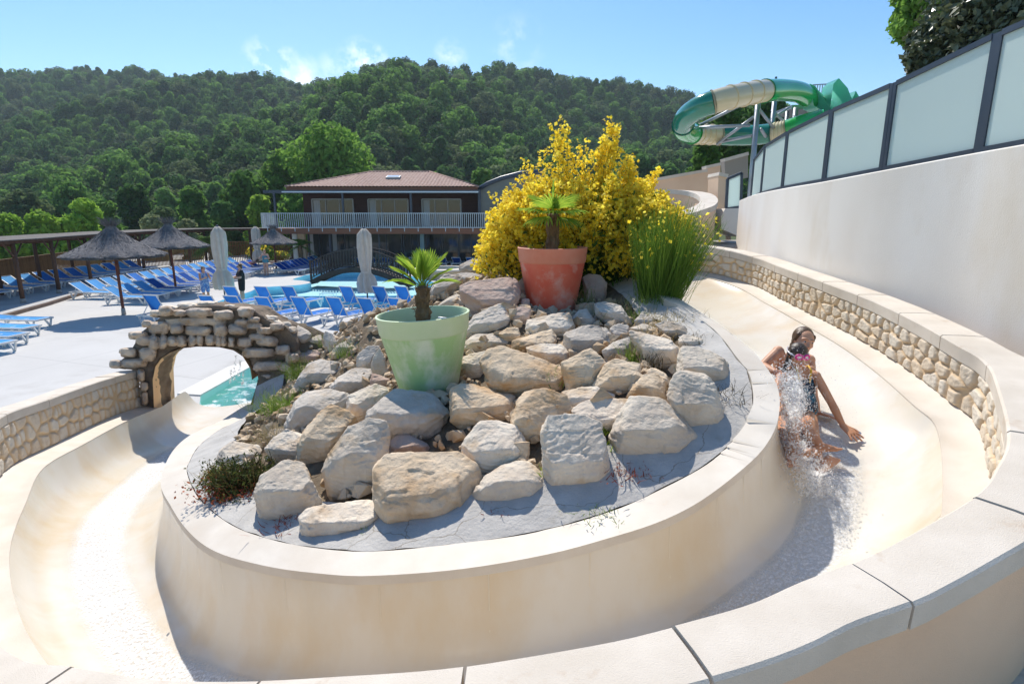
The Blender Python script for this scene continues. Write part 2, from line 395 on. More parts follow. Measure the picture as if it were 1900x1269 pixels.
# Voronoi stones on the strip
def stone_strip(i0, i1, nz):
    sidx = np.arange(i0, i1); L = np.r_[0, np.cumsum(np.linalg.norm(np.diff(Cd[sidx], axis=0), axis=1))]
    hm = sthD[sidx].mean(); nrow = 3
    seeds = []; rng = np.random.RandomState(3)
    y = .05
    for r in range(nrow):
        x = rng.rand()*.1; hh = hm/nrow
        while x < L[-1]:
            w = .10+.17*rng.rand()**1.5
            if rng.rand() > .08: seeds.append((x+w/2, (r+.5)*hh + rng.uniform(-.028, .028), w))
            x += w
    seeds = np.array(seeds)
    u = np.repeat(L[:, None], nz, 1); v = np.repeat(np.linspace(0, 1, nz)[None], len(L), 0)*sthD[sidx][:, None]
    vv = v*hm/sthD[sidx][:, None]
    wob = np.array([[noise.noise((a*14, c*14, 2.3))*.012 for c in cc] for a, cc in zip(L, vv)])
    U = u+wob; Vv = vv-wob
    d1 = np.full(U.shape, 9.); d2 = np.full(U.shape, 9.); idx = np.zeros(U.shape, int)
    for k, (sx, sy, w) in enumerate(seeds):
        m = np.abs(L-sx) < .45
        if not m.any(): continue
        d = np.hypot((U[m]-sx)*.82*(.13/ max(w, .09))**.35, (Vv[m]-sy)*1.12)
        a1 = d1[m]; a2 = d2[m]; ii = idx[m]
        new = d < a1
        a2 = np.where(new, a1, np.minimum(a2, d)); ii = np.where(new, k, ii); a1 = np.where(new, d, a1)
        d1[m] = a1; d2[m] = a2; idx[m] = ii
    e = np.clip((d2-d1-.020)/.030, 0, 1); e = e*e*(3-2*e)
    ht = np.array([.014+.015*rng.rand() for _ in seeds])[idx]
    edge = np.clip(np.minimum(vv, hm-vv)/.02, 0, 1)
    rough = np.array([[noise.noise((a*38, c*38, k*1.7))*.006 for c, k in zip(cc, kk)] for a, cc, kk in zip(L, vv, idx)])
    disp = (e**.5*ht + e*rough)*edge
    tint = e*(.45+.55*np.array([rng.rand() for _ in seeds])[idx])
    P = np.zeros(U.shape + (3,))
    for c in (0, 1): P[..., c] = Cd[sidx][:, c][:, None] + nD[sidx][:, c][:, None]*(disp-.002)
    P[..., 2] = (Cd[sidx][:, 2]-CT-sthD[sidx])[:, None] + v
    n0, n1 = U.shape
    q = np.arange(n0*n1).reshape(n0, n1)
    F = np.stack([q[:-1, :-1].ravel(), q[1:, :-1].ravel(), q[1:, 1:].ravel(), q[:-1, 1:].ravel()], 1)
    return np_mesh('stone_facing', P.reshape(-1, 3), F, True, cols=tint.ravel())
me = stone_strip(60, 1500, 44)
link('stone_facing', me, M_STONE, wall)
# coping slabs with open joints
CW = .275
cwf = lambda i: float(np.interp(i, [0, 640, 760, 1050, 1250, 1499], [.275, .275, .225, .225, .27, .27]))
b = MB(); s = np.r_[0, np.cumsum(np.linalg.norm(np.diff(Cd[:, :2], axis=0), axis=1))]
rng = np.random.RandomState(5)
jpx = [(1298,454),(1357,465),(1398,478),(1441,492),(1484,505),(1530,530),(1595,556),(1673,589),(1750,640),(1835,700),(1872,840),(1816,924),(1584,1050),(1251,1168),(860,1240),(480,1266)]
cuts = [0, 12]
for u, v in jpx:
    q = min(range(1500), key=lambda i: (lambda r: abs(Cd[i, 0]/max(Cd[i, 1], .01)-r[0]/r[1]) + (0 if abs((Cd[i, 2]-EYE)/max(Cd[i, 1], .01)-r[2]/r[1]) < .12 else 5))(ray(u, v)))
    if q > cuts[-1]+12: cuts.append(q)
while s[-1]-s[cuts[-1]] > 1.2: cuts.append(int(np.searchsorted(s, s[cuts[-1]]+.92)))
cuts.append(1499)
for a0, a1 in zip(cuts[:-1], cuts[1:]):
    ii = np.linspace(a0+.38, a1-.38, max(6, (a1-a0)//4))
    dz = rng.uniform(-.004, .004); rr = []
    for i in ii:
        f_i = np.arange(1500); p = [np.interp(i, f_i, Cd[:, c]) for c in range(3)]; n = [np.interp(i, f_i, nD[:, c]) for c in range(2)]; w = .005*noise.noise((i*.04, 0, 0)); CWi = cwf(i)
        def q(d, z): return (p[0]+n[0]*d, p[1]+n[1]*d, p[2]+z+dz)
        rr.append([q(.02+w, -CT), q(.024+w, -.012), q(.012+w, 0), q(-CWi/2, .004), q(-CWi+.012-w, 0), q(-CWi-w, -.012), q(-CWi+.004-w, -CT)])
    b.grid(rr, closed=True)
    n0 = len(b.v)-len(rr)*7
    b.f.append(tuple(n0+k for k in range(7))); b.f.append(tuple(n0+(len(rr)-1)*7+k for k in reversed(range(7))))
b.build('coping', M_COP, wall, True, 35)
# mortar under the joints + outside face
o1 = [(Cd[i, 0]-nD[i, 0]*(cwf(i)-.03), Cd[i, 1]-nD[i, 1]*(cwf(i)-.03), Cd[i, 2]-CT*.55) for i in range(0, 1500, 6)]
o0 = [(Cd[i, 0]-nD[i, 0]*.03, Cd[i, 1]-nD[i, 1]*.03, Cd[i, 2]-CT*.55) for i in range(0, 1500, 6)]
o2 = [(p[0], p[1], -.3) for p in o1]
oi = [(Cd[i, 0]-nD[i, 0]*.01, Cd[i, 1]-nD[i, 1]*.01, Cd[i, 2]-CT-sthD[i]-.35) for i in range(0, 1500, 6)]
ot = [(p[0], p[1], p[2]) for p in o0]
b = MB(); b.grid([oi, ot, o1, o2]); b.build('rendered_face', M_REND, wall, True, 40)
# ---- running water on the flume floor
def flow(name, f0, f1, h0, h1, foam, lift=.012, amp=.003, fs=48):
    i0, i1 = int(NT*f0), int(NT*f1); rr = []; tint = []
    n = 26
    for i in range(i0, i1):
        sec = np.array([list(p) for p in rows[i]]); hs = np.array([p[0] for p in prof]); row = []
        for k in range(n):
            g = k/(n-1); h = h0(i/NT)+(h1(i/NT)-h0(i/NT))*g
            p = np.array([np.interp(h, hs, sec[:, c]) for c in range(3)])
            p[2] += lift*math.sin(math.pi*g) + amp*noise.noise((p[0]*6, p[1]*6, 0)) + amp*.6*noise.noise((p[0]*19, p[1]*19, 4))
            row.append(p); ed = min(1, 4*min(g, 1-g)); en = min(1, 10*min((i-i0)/max(1, i1-i0), (i1-1-i)/max(1, i1-i0)))
            tint.append(ed*ed*min(1, en+.0) )
        rr.append(row)
    P = np.array(rr).reshape(-1, 3); n0 = len(rr)
    q = np.arange(n0*n).reshape(n0, n)
    F = np.stack([q[:-1, :-1].ravel(), q[1:, :-1].ravel(), q[1:, 1:].ravel(), q[:-1, 1:].ravel()], 1)
    return tag(link(name, np_mesh(name, P, F, True, cols=tint), water_mat(name, (.985, .99, .99),   .12, .15, 14, foam, fs, .25)), kind='stuff')
flow('foaming_water', .02, .60, lambda f: .17, lambda f: .64, (.28, .85))
flow('foaming_water', .60, .985, lambda f: .17+.07*min(1, max(0, (f-.60)/.12)), lambda f: .62+.14*min(1, max(0, (f-.60)/.12)), (.30, .68))

# paved walk outside the wall, where the photographer stands
M_WALK = mat('tan_paving', (.68, .58, .46), rough=.95, col2=(.58, .49, .38), vs=3, bump=.5, bs=30, stain=(.30, .24, .18), ss=6, stmix=(.55, .75))
wk = []
for i in range(420, 1240, 20):
    p = Cd[i]; n = nD[i]
    wk.append([(p[0]-n[0]*d_, p[1]-n[1]*d_, p[2]-.78-.03*d_) for d_ in (.2, 1.2, 2.6, 5, 9)])
b = MB(); b.grid(wk); tag(b.build('walkway', M_WALK), kind='structure')
# ================================================================== GROUND, MOUND, DECK, POOL
M_DECK = mat('deck_concrete', (.56, .545, .52), rough=.92, col2=(.50, .485, .46), vs=.35, bump=.2, bs=60, stain=(.42, .40, .37), ss=.6, stmix=(.56, .78), dist=.006)
def joints(m, sc, c):
    T = m.node_tree; N = T.nodes; L = T.links; P = N['Principled BSDF']; tc = N.new('ShaderNodeTexCoord'); mp = N.new('ShaderNodeMapping'); mp.inputs['Rotation'].default_value = (0, 0, .35); L.new(tc.outputs['Object'], mp.inputs['Vector'])
    br = N.new('ShaderNodeTexBrick'); br.offset = 0; br.inputs['Scale'].default_value = 1; br.inputs['Brick Width'].default_value = sc; br.inputs['Row Height'].default_value = sc; br.inputs['Mortar Size'].default_value = .012; br.inputs['Mortar Smooth'].default_value = .3; L.new(mp.outputs['Vector'], br.inputs['Vector'])
    old = P.inputs['Base Color'].links[0].from_socket; x = N.new('ShaderNodeMix'); x.data_type = 'RGBA'; L.new(br.outputs['Fac'], x.inputs['Factor']); L.new(old, x.inputs[6]); x.inputs[7].default_value = c4(c); L.new(x.outputs[2], P.inputs['Base Color'])
joints(M_DECK, 3.2, (.36, .35, .33))
M_GROUND = mat('grassy_ground', (.07, .10, .03), rough=1, col2=(.12, .11, .05), vs=.15)
M_TERR = mat('terrace_slabs', (.50, .49, .47), rough=.9, col2=(.42, .41, .40), vs=1.2, bump=.3, bs=30)
b = MB(); b.grid([[(-1200, -200, -1.7), (1200, -200, -1.7)], [(-1200, 1200, -1.7), (1200, 1200, -1.7)]])
tag(b.build('ground', M_GROUND), kind='structure')
# pool outline on the deck
poolpx = [(370,571),(430,551),(463,541.5),(481,534),(520,531),(557,528.5),(577,524),(560,520.5),(543,519),(556,514),(578,509),(650,504),(730,506),(770,514),(806,524),(832,532),(850,552),(850,571)]
PO, _ = smooth_curve([Pz(*p) for p in poolpx], 120); PO = [Vector((p[0], p[1], 0)) for p in PO]
# splash pool at the end of the slide (behind the arch)
SPW = -.12
sp = [(-7.05, 11.0), (-3.2, 10.55), (-2.4, 13.5), (-3.0, 16.5), (-4.6, 17.3), (-6.4, 15.6)]
sp = [Pz(372,735), Pz(405,716.5), Pz(461,684.5), Pz(520, 664), Vector((-2.6, 14.5, 0)), Vector((-2.6, 10.3, 0)), Vector((-5.8, 9.9, 0))]
SPO = [Vector((p.x, p.y, 0)) for p in sp]
def fill(outer, holes, z, name, m, kind='structure', parent=None):
    bm = bmesh.new(); es = []
    for lp in [outer] + holes:
        vs = [bm.verts.new((p[0], p[1], z)) for p in lp]
        es += [bm.edges.new((vs[i], vs[(i+1) % len(vs)])) for i in range(len(vs))]
    bmesh.ops.triangle_fill(bm, use_beauty=True, use_dissolve=False, edges=es)
    for f in bm.faces:
        if f.normal.z < 0: f.normal_flip()
    me = bpy.data.meshes.new(name); bm.to_mesh(me); bm.free()
    o = link(name, me, m, parent)
    return tag(o, kind=kind) if kind else o
deck_out = [(-40, 7), (-6.75, 7), (-6.75, 9.2), (-6.55, 9.6), (-2.5, 9.6), (-2.3, 9.75), (12, 9.75), (40, 12), (40, 60), (-40, 60)]
fill(deck_out, [PO, SPO], 0, 'pool_deck', M_DECK)
def basin(name, out, depth, m, z0=0):
    b = MB(); b.grid([[(p.x, p.y, z0) for p in out], [(p.x, p.y, z0-depth) for p in out]], closed=True)
    n = len(out); b.f.append(tuple(range(n, 2*n)))
    return tag(b.build(name, m), kind='structure')
M_TILE = mat('pool_tile', (.36, .78, .92), rough=.4, col2=(.42, .82, .94), vs=2)
M_TILE2 = mat('pool_tile_dark', (.08, .38, .66), rough=.4)
basin('pool_basin', PO, 1.25, M_TILE)
W1 = water_mat('pool_water', (.88, .975, .99), .02, .22, 2.6, refl=.35)
fill(PO, [], -.10, 'pool_water', W1)
M_SPB = mat('splash_basin', (.50, .84, .78), rough=.5)
basin('splash_basin', SPO, .8, M_SPB)
# raised shallow floor on the far side of the lagoon with a dark tile riser
a = Pz(560, 540, 0); c = Pz(815, 537, 0)
shelf = [p for p in PO if p.y > 30.2]
fill([Vector((p.x, p.y, 0)) for p in shelf], [], -.45, 'pool_shelf', mat('pool_tile_pale', (.50, .82, .90), rough=.4, col2=(.62, .88, .94), vs=3))
b = MB(); b.grid([[(shelf[0].x, shelf[0].y, -.45), (shelf[-1].x, shelf[-1].y, -.45)], [(shelf[0].x, shelf[0].y-.01, -1.24), (shelf[-1].x, shelf[-1].y-.01, -1.24)]])
tag(b.build('pool_riser', M_TILE2), kind='structure')
# foamy splash pool water with a subdivided surface
def sheet(name, out, z, m, step=.12, amp=.03, tintf=None):
    xs = [p.x for p in out]; ys = [p.y for p in out]
    gx = np.arange(min(xs), max(xs)+step, step); gy = np.arange(min(ys), max(ys)+step, step)
    inside = lambda x, y: sum(((out[i].y > y) != (out[i-1].y > y)) and (x < (out[i-1].x-out[i].x)*(y-out[i].y)/(out[i-1].y-out[i].y)+out[i].x) for i in range(len(out))) % 2
    V = [(x, y, z + amp*noise.noise((x*2.2, y*2.2, 1)) + amp*.5*noise.noise((x*6, y*6, 1))) for y in gy for x in gx]
    n = len(gx); F = []
    for j in range(len(gy)-1):
        for i in range(n-1):
            if inside(gx[i]+step/2, gy[j]+step/2): F.append((j*n+i, j*n+i+1, (j+1)*n+i+1, (j+1)*n+i))
    t = [tintf(v[0], v[1]) if tintf else 1 for v in V]
    return tag(link(name, np_mesh(name, V, F, True, cols=t), m), kind='structure')
sheet('splash_water', SPO, SPW, water_mat('splash_water', (.88, .98, .96), .03, .5, 5, (.50, .60), 3.2, .8), tintf=lambda x, y: max(.0, 1-max(0, (y-11.0))/3.2)*.9)
# pale kerb along the splash pool
M_KERB = mat('pale_kerb', (.74, .72, .68), rough=.8, col2=(.66, .63, .58), vs=4)
b = MB(); k0 = [Pz(372,735), Pz(405,716.5), Pz(461,684.5), Pz(520,664)]
b.grid([[(p.x-.02, p.y, -.6) for p in k0], [(p.x, p.y, .035) for p in k0], [(p.x-.55, p.y+.1, .035) for p in k0], [(p.x-.55, p.y+.1, -.6) for p in k0]]); b.f.append((0, 4, 8, 12))
tag(b.build('pool_kerb', M_KERB), kind='structure')
# ---- island mound: thin-plate surface through the rim and some inner levels
cp = [tuple(Bs[i]) for i in range(0, NS, 9)]
cp += [tuple(Pd(790,742,1.60)), tuple(Pd(1022,583,1.12)), tuple(Pd(1215,575,1.02)), tuple(Pd(940,575,1.02)), tuple(Pd(880,700,1.50)), tuple(Pd(700,700,1.82)), tuple(Pd(560,700,2.3)),
       tuple(Pd(640,610,1.75)), tuple(Pd(560,625,2.05)), tuple(Pd(1100,760,1.38)), tuple(Pd(860,860,1.72)), tuple(Pd(640,860,1.98)), (-2.6, 9.4, 1.35), (-.6, 8.6, 2.75), (.6, 8.6, 2.8), (-3.4, 9.3, 1.2)]
cp = np.array(cp)
def tps_fit(X, z, lam=.004):
    n = len(X); d = np.linalg.norm(X[:, None]-X[None], axis=2); K = np.where(d > 0, d*d*np.log(d+1e-9), 0) + lam*np.eye(n)
    P = np.c_[np.ones(n), X]; Aq = np.block([[K, P], [P.T, np.zeros((3, 3))]])
    return X, np.linalg.solve(Aq, np.r_[z, 0, 0, 0])
TX, TW = tps_fit(cp[:, :2], cp[:, 2])
def mound(x, y):
    q = np.stack([np.asarray(x, float).ravel(), np.asarray(y, float).ravel()], 1)
    d = np.linalg.norm(q[:, None]-TX[None], axis=2); K = np.where(d > 0, d*d*np.log(d+1e-9), 0)
    return K @ TW[:-3] + TW[-3] + q @ TW[-2:]
def hit_mound(u, v):
    a, b_, c = ray(u, v); k = np.linspace(1.5, 12, 800)/b_
    z = EYE + c*k; m = mound(a*k, b_*k)
    i = int(np.argmax(z <= m)) if (z <= m).any() else 799
    return Vector((a*k[i], b_*k[i], float(m[i])))
isl = [Vector((p[0], p[1], 0)) for p in Bs] + [Vector((-4.2, 10.1, 0)), Vector((-2.4, 9.75, 0)), Vector((-1, 9.9, 0))]
gx = np.arange(-5, 2.3, .06); gy = np.arange(2.2, 10.5, .06); n = len(gx)
XX, YY = np.meshgrid(gx, gy)
ZZ = mound(XX, YY).reshape(XX.shape)
ipx = np.array([[p.x, p.y] for p in isl])
def inpoly(X, Y, P):
    r = np.zeros(X.shape, bool)
    for i in range(len(P)):
        x1, y1 = P[i]; x2, y2 = P[i-1]
        if y1 == y2: continue
        r ^= ((y1 > Y) != (y2 > Y)) & (X < (x2-x1)*(Y-y1)/(y2-y1)+x1)
    return r
INS = inpoly(XX, YY, ipx)
def edge_dist(X, Y):
    d = np.full(X.shape, 9.)
    for i in range(0, NS, 2): d = np.minimum(d, np.hypot(X-Bs[i][0], Y-Bs[i][1]))
    return d
ED = edge_dist(XX, YY)
nz = np.array([[noise.noise((x*5, y*5, 0))*.025 + noise.noise((x*17, y*17, 0))*.012 for x in gx] for y in gy])
ZS = ZZ + nz*np.clip((ED-.25)/.2, 0, 1) - .03*np.clip((ED-.3)/.2, 0, 1)
q = np.arange(XX.size).reshape(XX.shape)
cell = INS[:-1, :-1] | INS[1:, 1:] | INS[1:, :-1] | INS[:-1, 1:]
F = np.stack([q[:-1, :-1][cell], q[:-1, 1:][cell], q[1:, 1:][cell], q[1:, :-1][cell]], 1)
Zin = np.where(INS, ZS, ZS-.03)
tag(link('island_soil', np_mesh('island_soil', np.stack([XX, YY, Zin-.012], 2).reshape(-1, 3), F, True), M_SOIL), kind='structure')
# ring of grey screed between the rim and the rocks, cracked along the rim
rr = []
wid = lambda y, x: .50
pin = np.array(Bs); tb = np.gradient(pin[:, :2], axis=0); tb /= np.linalg.norm(tb, axis=1)[:, None]; nb = np.stack([-tb[:, 1], tb[:, 0]], 1)
if np.mean(np.sum((np.array([-.6, 5.5])-pin[:, :2])*nb, 1)) < 0: nb = -nb
for i in range(NS):
    p = pin[i]; row = []
    for d in np.linspace(.006, float(np.interp(i/NS, [0, .30, .40, 1], [.26, .28, .42, .46])), 12):
        dd = d + .010*noise.noise((i*.35, d*3, 0))
        x, y = p[:2]+nb[i]*dd
        row.append((x, y))
    zz = mound([a for a, _ in row], [c for _, c in row])
    rr.append([(x, y, z + .012 + .006*noise.noise((x*6, y*6, 3))) for (x, y), z in zip(row, zz)])
b = MB(); b.grid(rr)
def crack_mat():
    m = M_PAVE; T = m.node_tree; N = T.nodes; L = T.links; P = N['Principled BSDF']
    tc = N.new('ShaderNodeTexCoord'); v = N.new('ShaderNodeTexVoronoi'); v.feature = 'DISTANCE_TO_EDGE'; v.inputs['Scale'].default_value = 1.7
    n = N.new('ShaderNodeTexNoise'); n.inputs['Scale'].default_value = 6; n.inputs['Detail'].default_value = 6
    a = N.new('ShaderNodeMix'); a.data_type = 'RGBA'; a.inputs['Factor'].default_value = .12
    L.new(tc.outputs['Object'], n.inputs['Vector']); L.new(tc.outputs['Object'], a.inputs[6]); L.new(n.outputs['Color'], a.inputs[7]); L.new(a.outputs[2], v.inputs['Vector'])
    mr = N.new('ShaderNodeMapRange'); mr.inputs['From Min'].default_value = .000; mr.inputs['From Max'].default_value = .006
    L.new(v.outputs['Distance'], mr.inputs['Value'])
    old = P.inputs['Base Color'].links[0].from_socket
    x = N.new('ShaderNodeMix'); x.data_type = 'RGBA'; L.new(mr.outputs['Result'], x.inputs['Factor']); x.inputs[6].default_value = (.26, .22, .17, 1); L.new(old, x.inputs[7])
    L.new(x.outputs[2], P.inputs['Base Color'])
crack_mat()
tag(b.build('island_paving', M_PAVE, None, True), kind='structure')
# retaining side of the island towards the deck
b = MB(); lo = [(-4.25, 9.95), (-2.5, 9.72), (-1, 9.72), (.8, 9.75), (2.0, 9.75)]
zz = mound([p[0] for p in lo], [p[1]-.3 for p in lo])
b.grid([[(x, y-.35, float(z)-.02) for (x, y), z in zip(lo, zz)], [(x, y, float(z)-.1) for (x, y), z in zip(lo, zz)], [(x, y, -.3) for x, y in lo]])
tag(b.build('island_bank', M_SOIL), kind='structure')
# ================================================================== BIG RENDERED WALL AND GLASS FENCE ON THE RIGHT
wt = [(1372,372),(1401,361),(1458,349),(1518,339),(1623,319),(1797,286),(1900,267.5)]
wy = [13.2, 11.3, 9.2, 7.9, 6.6, 5.35, 4.75]
wtop = [Py(u, v, y) for (u, v), y in zip(wt, wy)]
d = wtop[-1]-wtop[-2]; wtop.append(wtop[-1]+d*2.2)
WT, LW = smooth_curve(wtop, 80)
tw = thing('retaining_wall', 'tall pale rendered retaining wall sweeping up behind the slide on the right', 'wall')
b = MB()
nW, tW = normals_of(WT); nW = nW*np.sign(nW[:, 0]*1.0)[:, None]
i_ = [(p[0], p[1], p[2]-.012) for p in WT]; f_ = [(p[0], p[1], .5) for p in WT]
f2 = [(p[0]-n_[0]*.02, p[1]-n_[1]*.02, 1.4) for p, n_ in zip(WT, nW)]
bk = [(p[0]+n_[0]*.6, p[1]+n_[1]*.6, p[2]) for p, n_ in zip(WT, nW)]
bk0 = [(p[0], p[1], .5) for p in bk]
b.grid([f_, i_, [(p[0]+n_[0]*.015, p[1]+n_[1]*.015, p[2]) for p, n_ in zip(WT, nW)], bk, bk0])
b.f.append((0, 80, 160, 240, 320))
b.build('rendered_wall', M_WALL, tw, True, 40)
M_STEEL = mat('dark_steel', (.035, .05, .075), rough=.38, spec=.5, col2=(.05, .065, .09), vs=3)
M_FROST = bpy.data.materials.new('frosted_glass'); M_FROST.use_nodes = True
def frost():
    T = M_FROST.node_tree; N = T.nodes; L = T.links; P = N['Principled BSDF']
    P.inputs['Base Color'].default_value = (.76, .84, .81, 1); P.inputs['Roughness'].default_value = .35; P.inputs['Specular IOR Level'].default_value = .5
    tr = N.new('ShaderNodeBsdfTranslucent'); tr.inputs['Color'].default_value = (.80, .90, .87, 1)
    ms = N.new('ShaderNodeMixShader'); ms.inputs[0].default_value = .55
    L.new(P.outputs[0], ms.inputs[1]); L.new(tr.outputs[0], ms.inputs[2]); L.new(ms.outputs[0], N['Material Output'].inputs['Surface'])
frost()
gf = thing('glass_fence', 'sloping dark steel fence with frosted glass panes on top of the tall pale wall', 'fence')
gpost = [(1387,372,1387,297),(1405,361.5,1405,272),(1443,352,1448,247),(1518,339,1532,207),(1624,319,1648,158),(1799,286,1838,66)]
def wall_pt(u, v):
    r = ray(u, v); k = r[0]/r[1]
    ks = WT[:, 0]/WT[:, 1]; i = int(np.argmin(np.abs(ks-k))); return WT[i]
GP = []
for (u0, v0, u1, v1) in gpost:
    w = wall_pt(u0, v0); wi = int(np.argmin(np.abs(WT[:, 1]-w[1]))); bk_ = Vector((nW[wi, 0], nW[wi, 1], 0))*.07; bp = Py(u0, v0, w[1]); tp = Py(u1, v1, w[1]); tp.x = bp.x; GP.append((bp+bk_, tp+bk_))
d0 = GP[-1][0]-GP[-2][0]; hz = [g[1].z-g[0].z for g in GP]
e = Vector(WT[-1]) + Vector((nW[-1, 0], nW[-1, 1], 0))*.07; e2 = e.copy(); e2.z += hz[-1]*1.0; GP.append((e, e2))
for k, (bp, tp) in enumerate(GP[:-1]):
    n = Vector((0, 0, 1)); nx = (GP[k+1][0]-bp).normalized()
    for s in ((.0, .05) if k > 1 else (.0,)):
        m = MB(); q = bp+nx*s; t2 = tp+nx*s; m.bar(q - Vector((0, 0, .03)), t2+Vector((0, 0, .015)), .042, .06); m.build('post', M_STEEL, gf)
    a = bp+nx*.075; c = GP[k+1][0]-nx*.03; at_ = tp+nx*.075; ct = GP[k+1][1]-nx*.03
    ln = (c-a).length
    top = MB().bar(at_ - Vector((0, 0, .0)), ct, .05, .05).build('top_rail', M_STEEL, gf)
    lowr = MB().bar(a+Vector((0, 0, .012)), c+Vector((0, 0, .012)), .045, .075).build('bottom_rail', M_STEEL, gf)
    g = MB(); th = Vector((nx.y, -nx.x, 0))*.006
    aa, bb, cc, dd = a+Vector((0, 0, .03)), c+Vector((0, 0, .03)), ct-Vector((0, 0, .025)), at_-Vector((0, 0, .025))
    g.add([aa+th, bb+th, cc+th, dd+th, aa-th, bb-th, cc-th, dd-th], [(0,1,2,3),(7,6,5,4),(0,4,5,1),(1,5,6,2),(2,6,7,3),(3,7,4,0)])
    g.build('glass_pane', M_FROST, gf)
# small lower glass screen beyond the end of the wall
sf = thing('glass_screen', 'small frosted glass screen on the low wall beyond the tall pale wall', 'fence')
y0 = 14.5
p0, p1, p2, p3 = Py(1347,388,y0), Py(1374,384,y0), Py(1376,321,y0), Py(1350,332,y0)
m = MB()
for a_, b_ in ((p0, p3), (p1, p2), (p3, p2), (p0, p1)): m.bar(a_, b_, .06, .06, (0, 1, 0))
m.build('frame', M_STEEL, sf)
t = Vector((0, .008, 0)); g = MB(); g.add([p0+t, p1+t, p2+t, p3+t, p0-t, p1-t, p2-t, p3-t], [(0,1,2,3),(7,6,5,4),(0,4,5,1),(1,5,6,2),(2,6,7,3),(3,7,4,0)]); g.build('glass_pane', M_FROST, sf)
# low wall stub under the screen
def prism(name, pts, dy, m, parent=None, bevel=0):
    """front outline (3D points) pushed back along y"""
    n = len(pts); b = MB(); b.add([tuple(p) for p in pts] + [(p[0], p[1]+dy, p[2]) for p in pts],
      [tuple(range(n)), tuple(range(2*n-1, n-1, -1))] + [(i, n+i, n+(i+1) % n, (i+1) % n) for i in range(n)])
    return b.build(name, m, parent)
tag(prism('low_wall', [Py(u, v, 14.2) for u, v in ((1338,402),(1346,387),(1372,386.5),(1374,440),(1338,425))], 1.2, M_WALL), 'low pale wall under the small glass screen beside the path', 'wall')
# ---- path and ground behind the slide wall, upper slide loop
M_PATH = mat('path_concrete', (.40, .37, .33), rough=.95, col2=(.34, .31, .28), vs=2)
b = MB(); b.grid([[(-.6, 11.6, 3.02), (3.2, 9.9, 3.0), (4.3, 9.6, 2.95), (6.5, 9.2, 2.95)], [(-.6, 16, 3.0), (3.4, 16, 3.05), (6.5, 16, 3.1), (9, 16, 3.1)], [(-.6, 16.01, -.2), (3.4, 16.01, -.2), (6.5, 16.01, -.2), (9, 16.01, -.2)]])
tag(b.build('path', M_PATH), kind='structure')
fillm = MB(); fillm.grid([[(4.15, 9.7, 2.9), (4.2, 8, 2.7), (4.1, 5, 2.6), (3.9, 3.6, 2.5), (3.2, 1.8, 2.2)], [(6.2, 12, 2.9), (6.0, 8, 2.7), (6.0, 5, 2.6), (5.5, 3, 2.5), (4.5, .5, 2.2)]])
tag(fillm.build('planting_strip', M_PATH), kind='structure')
ul = thing('upper_slide_loop', 'curved tan rendered wall with pale coping round the upper bend of the slide', 'wall')
# plan of the upper loop wall: U-shaped bend open to the left
yc = 14.6
def up_px(u, v, y): return Py(u, v, y)
tp = [Py(1180,362,17.2), Py(1225,352.5,16.9), Py(1262,353,16.6), Py(1298,356,16.0), Py(1318,361,15.2), Py(1327,370,14.2), Py(1322,380,13.2), Py(1300,389,12.3), Py(1270,398,11.7), Py(1235,408,11.3), Py(1190,420,11.0)]
UT, _ = smooth_curve(tp, 90)
nU, tU = normals_of(UT); sg = np.sign(nU[45, 0]); nU = nU*sg   # outward (to the right at the bend)
o = lambda d_, z: [(p[0]+n_[0]*d_, p[1]+n_[1]*d_, p[2]+z if z is not None else 2.6) for p, n_ in zip(UT, nU)]
b = MB(); b.grid([o(.03, None), o(.03, -.11)]); b.grid([o(-.30, -.11), o(-.30, -1.1)]); b.build('rendered_face', M_REND, ul, True)
b = MB(); b.grid([o(.06, -.12), o(.06, 0), o(-.34, 0), o(-.34, -.12)]); b.build('coping', M_COP, ul, True, 40)
b = MB(); b.grid([o(-.32, -.62), o(-.62, -.72), o(-.9, -1.0), o(-1.5, -1.05)]); b.build('flume', M_GEL, ul, True)
# stepped tan walls further up
def block_wall(name, label, px, y, dy, m=M_REND, cop=True):
    t = thing(name, label, 'wall')
    pts = [Py(u, v, y) for u, v in px]; prism('rendered_face', pts, dy, m, t)
    if cop:
        a_, b_ = pts[0], pts[1]; w = MB(); w.bar(a_+Vector((0, dy/2, .04)), b_+Vector((0, dy/2, .04)), dy+.08, .09); w.build('coping', M_COP, t)
    return t
block_wall('tan_wall', 'long sloping tan rendered wall behind the yellow broom', [(1205,338),(1312,319),(1312,372),(1205,372)], 18.5, .35)
block_wall('tan_wall', 'short higher tan wall block stepping up beside the tall grey corner wall', [(1310,313),(1337,307),(1337,365),(1310,365)], 19.5, .4)
block_wall('corner_wall', 'tall pale end of the wall rising beside the small glass screen', [(1333,326),(1350,330),(1345,404),(1331,398)], 15.6, .8, M_REND)
block_wall('shaded_wall', 'dark curved wall in shade under the tube slide', [(1344,300),(1388,288),(1388,330),(1347,338)], 17.2, .3, mat('shaded_render', (.34, .30, .25), rough=.95))  # shade is painted into this darker render colour
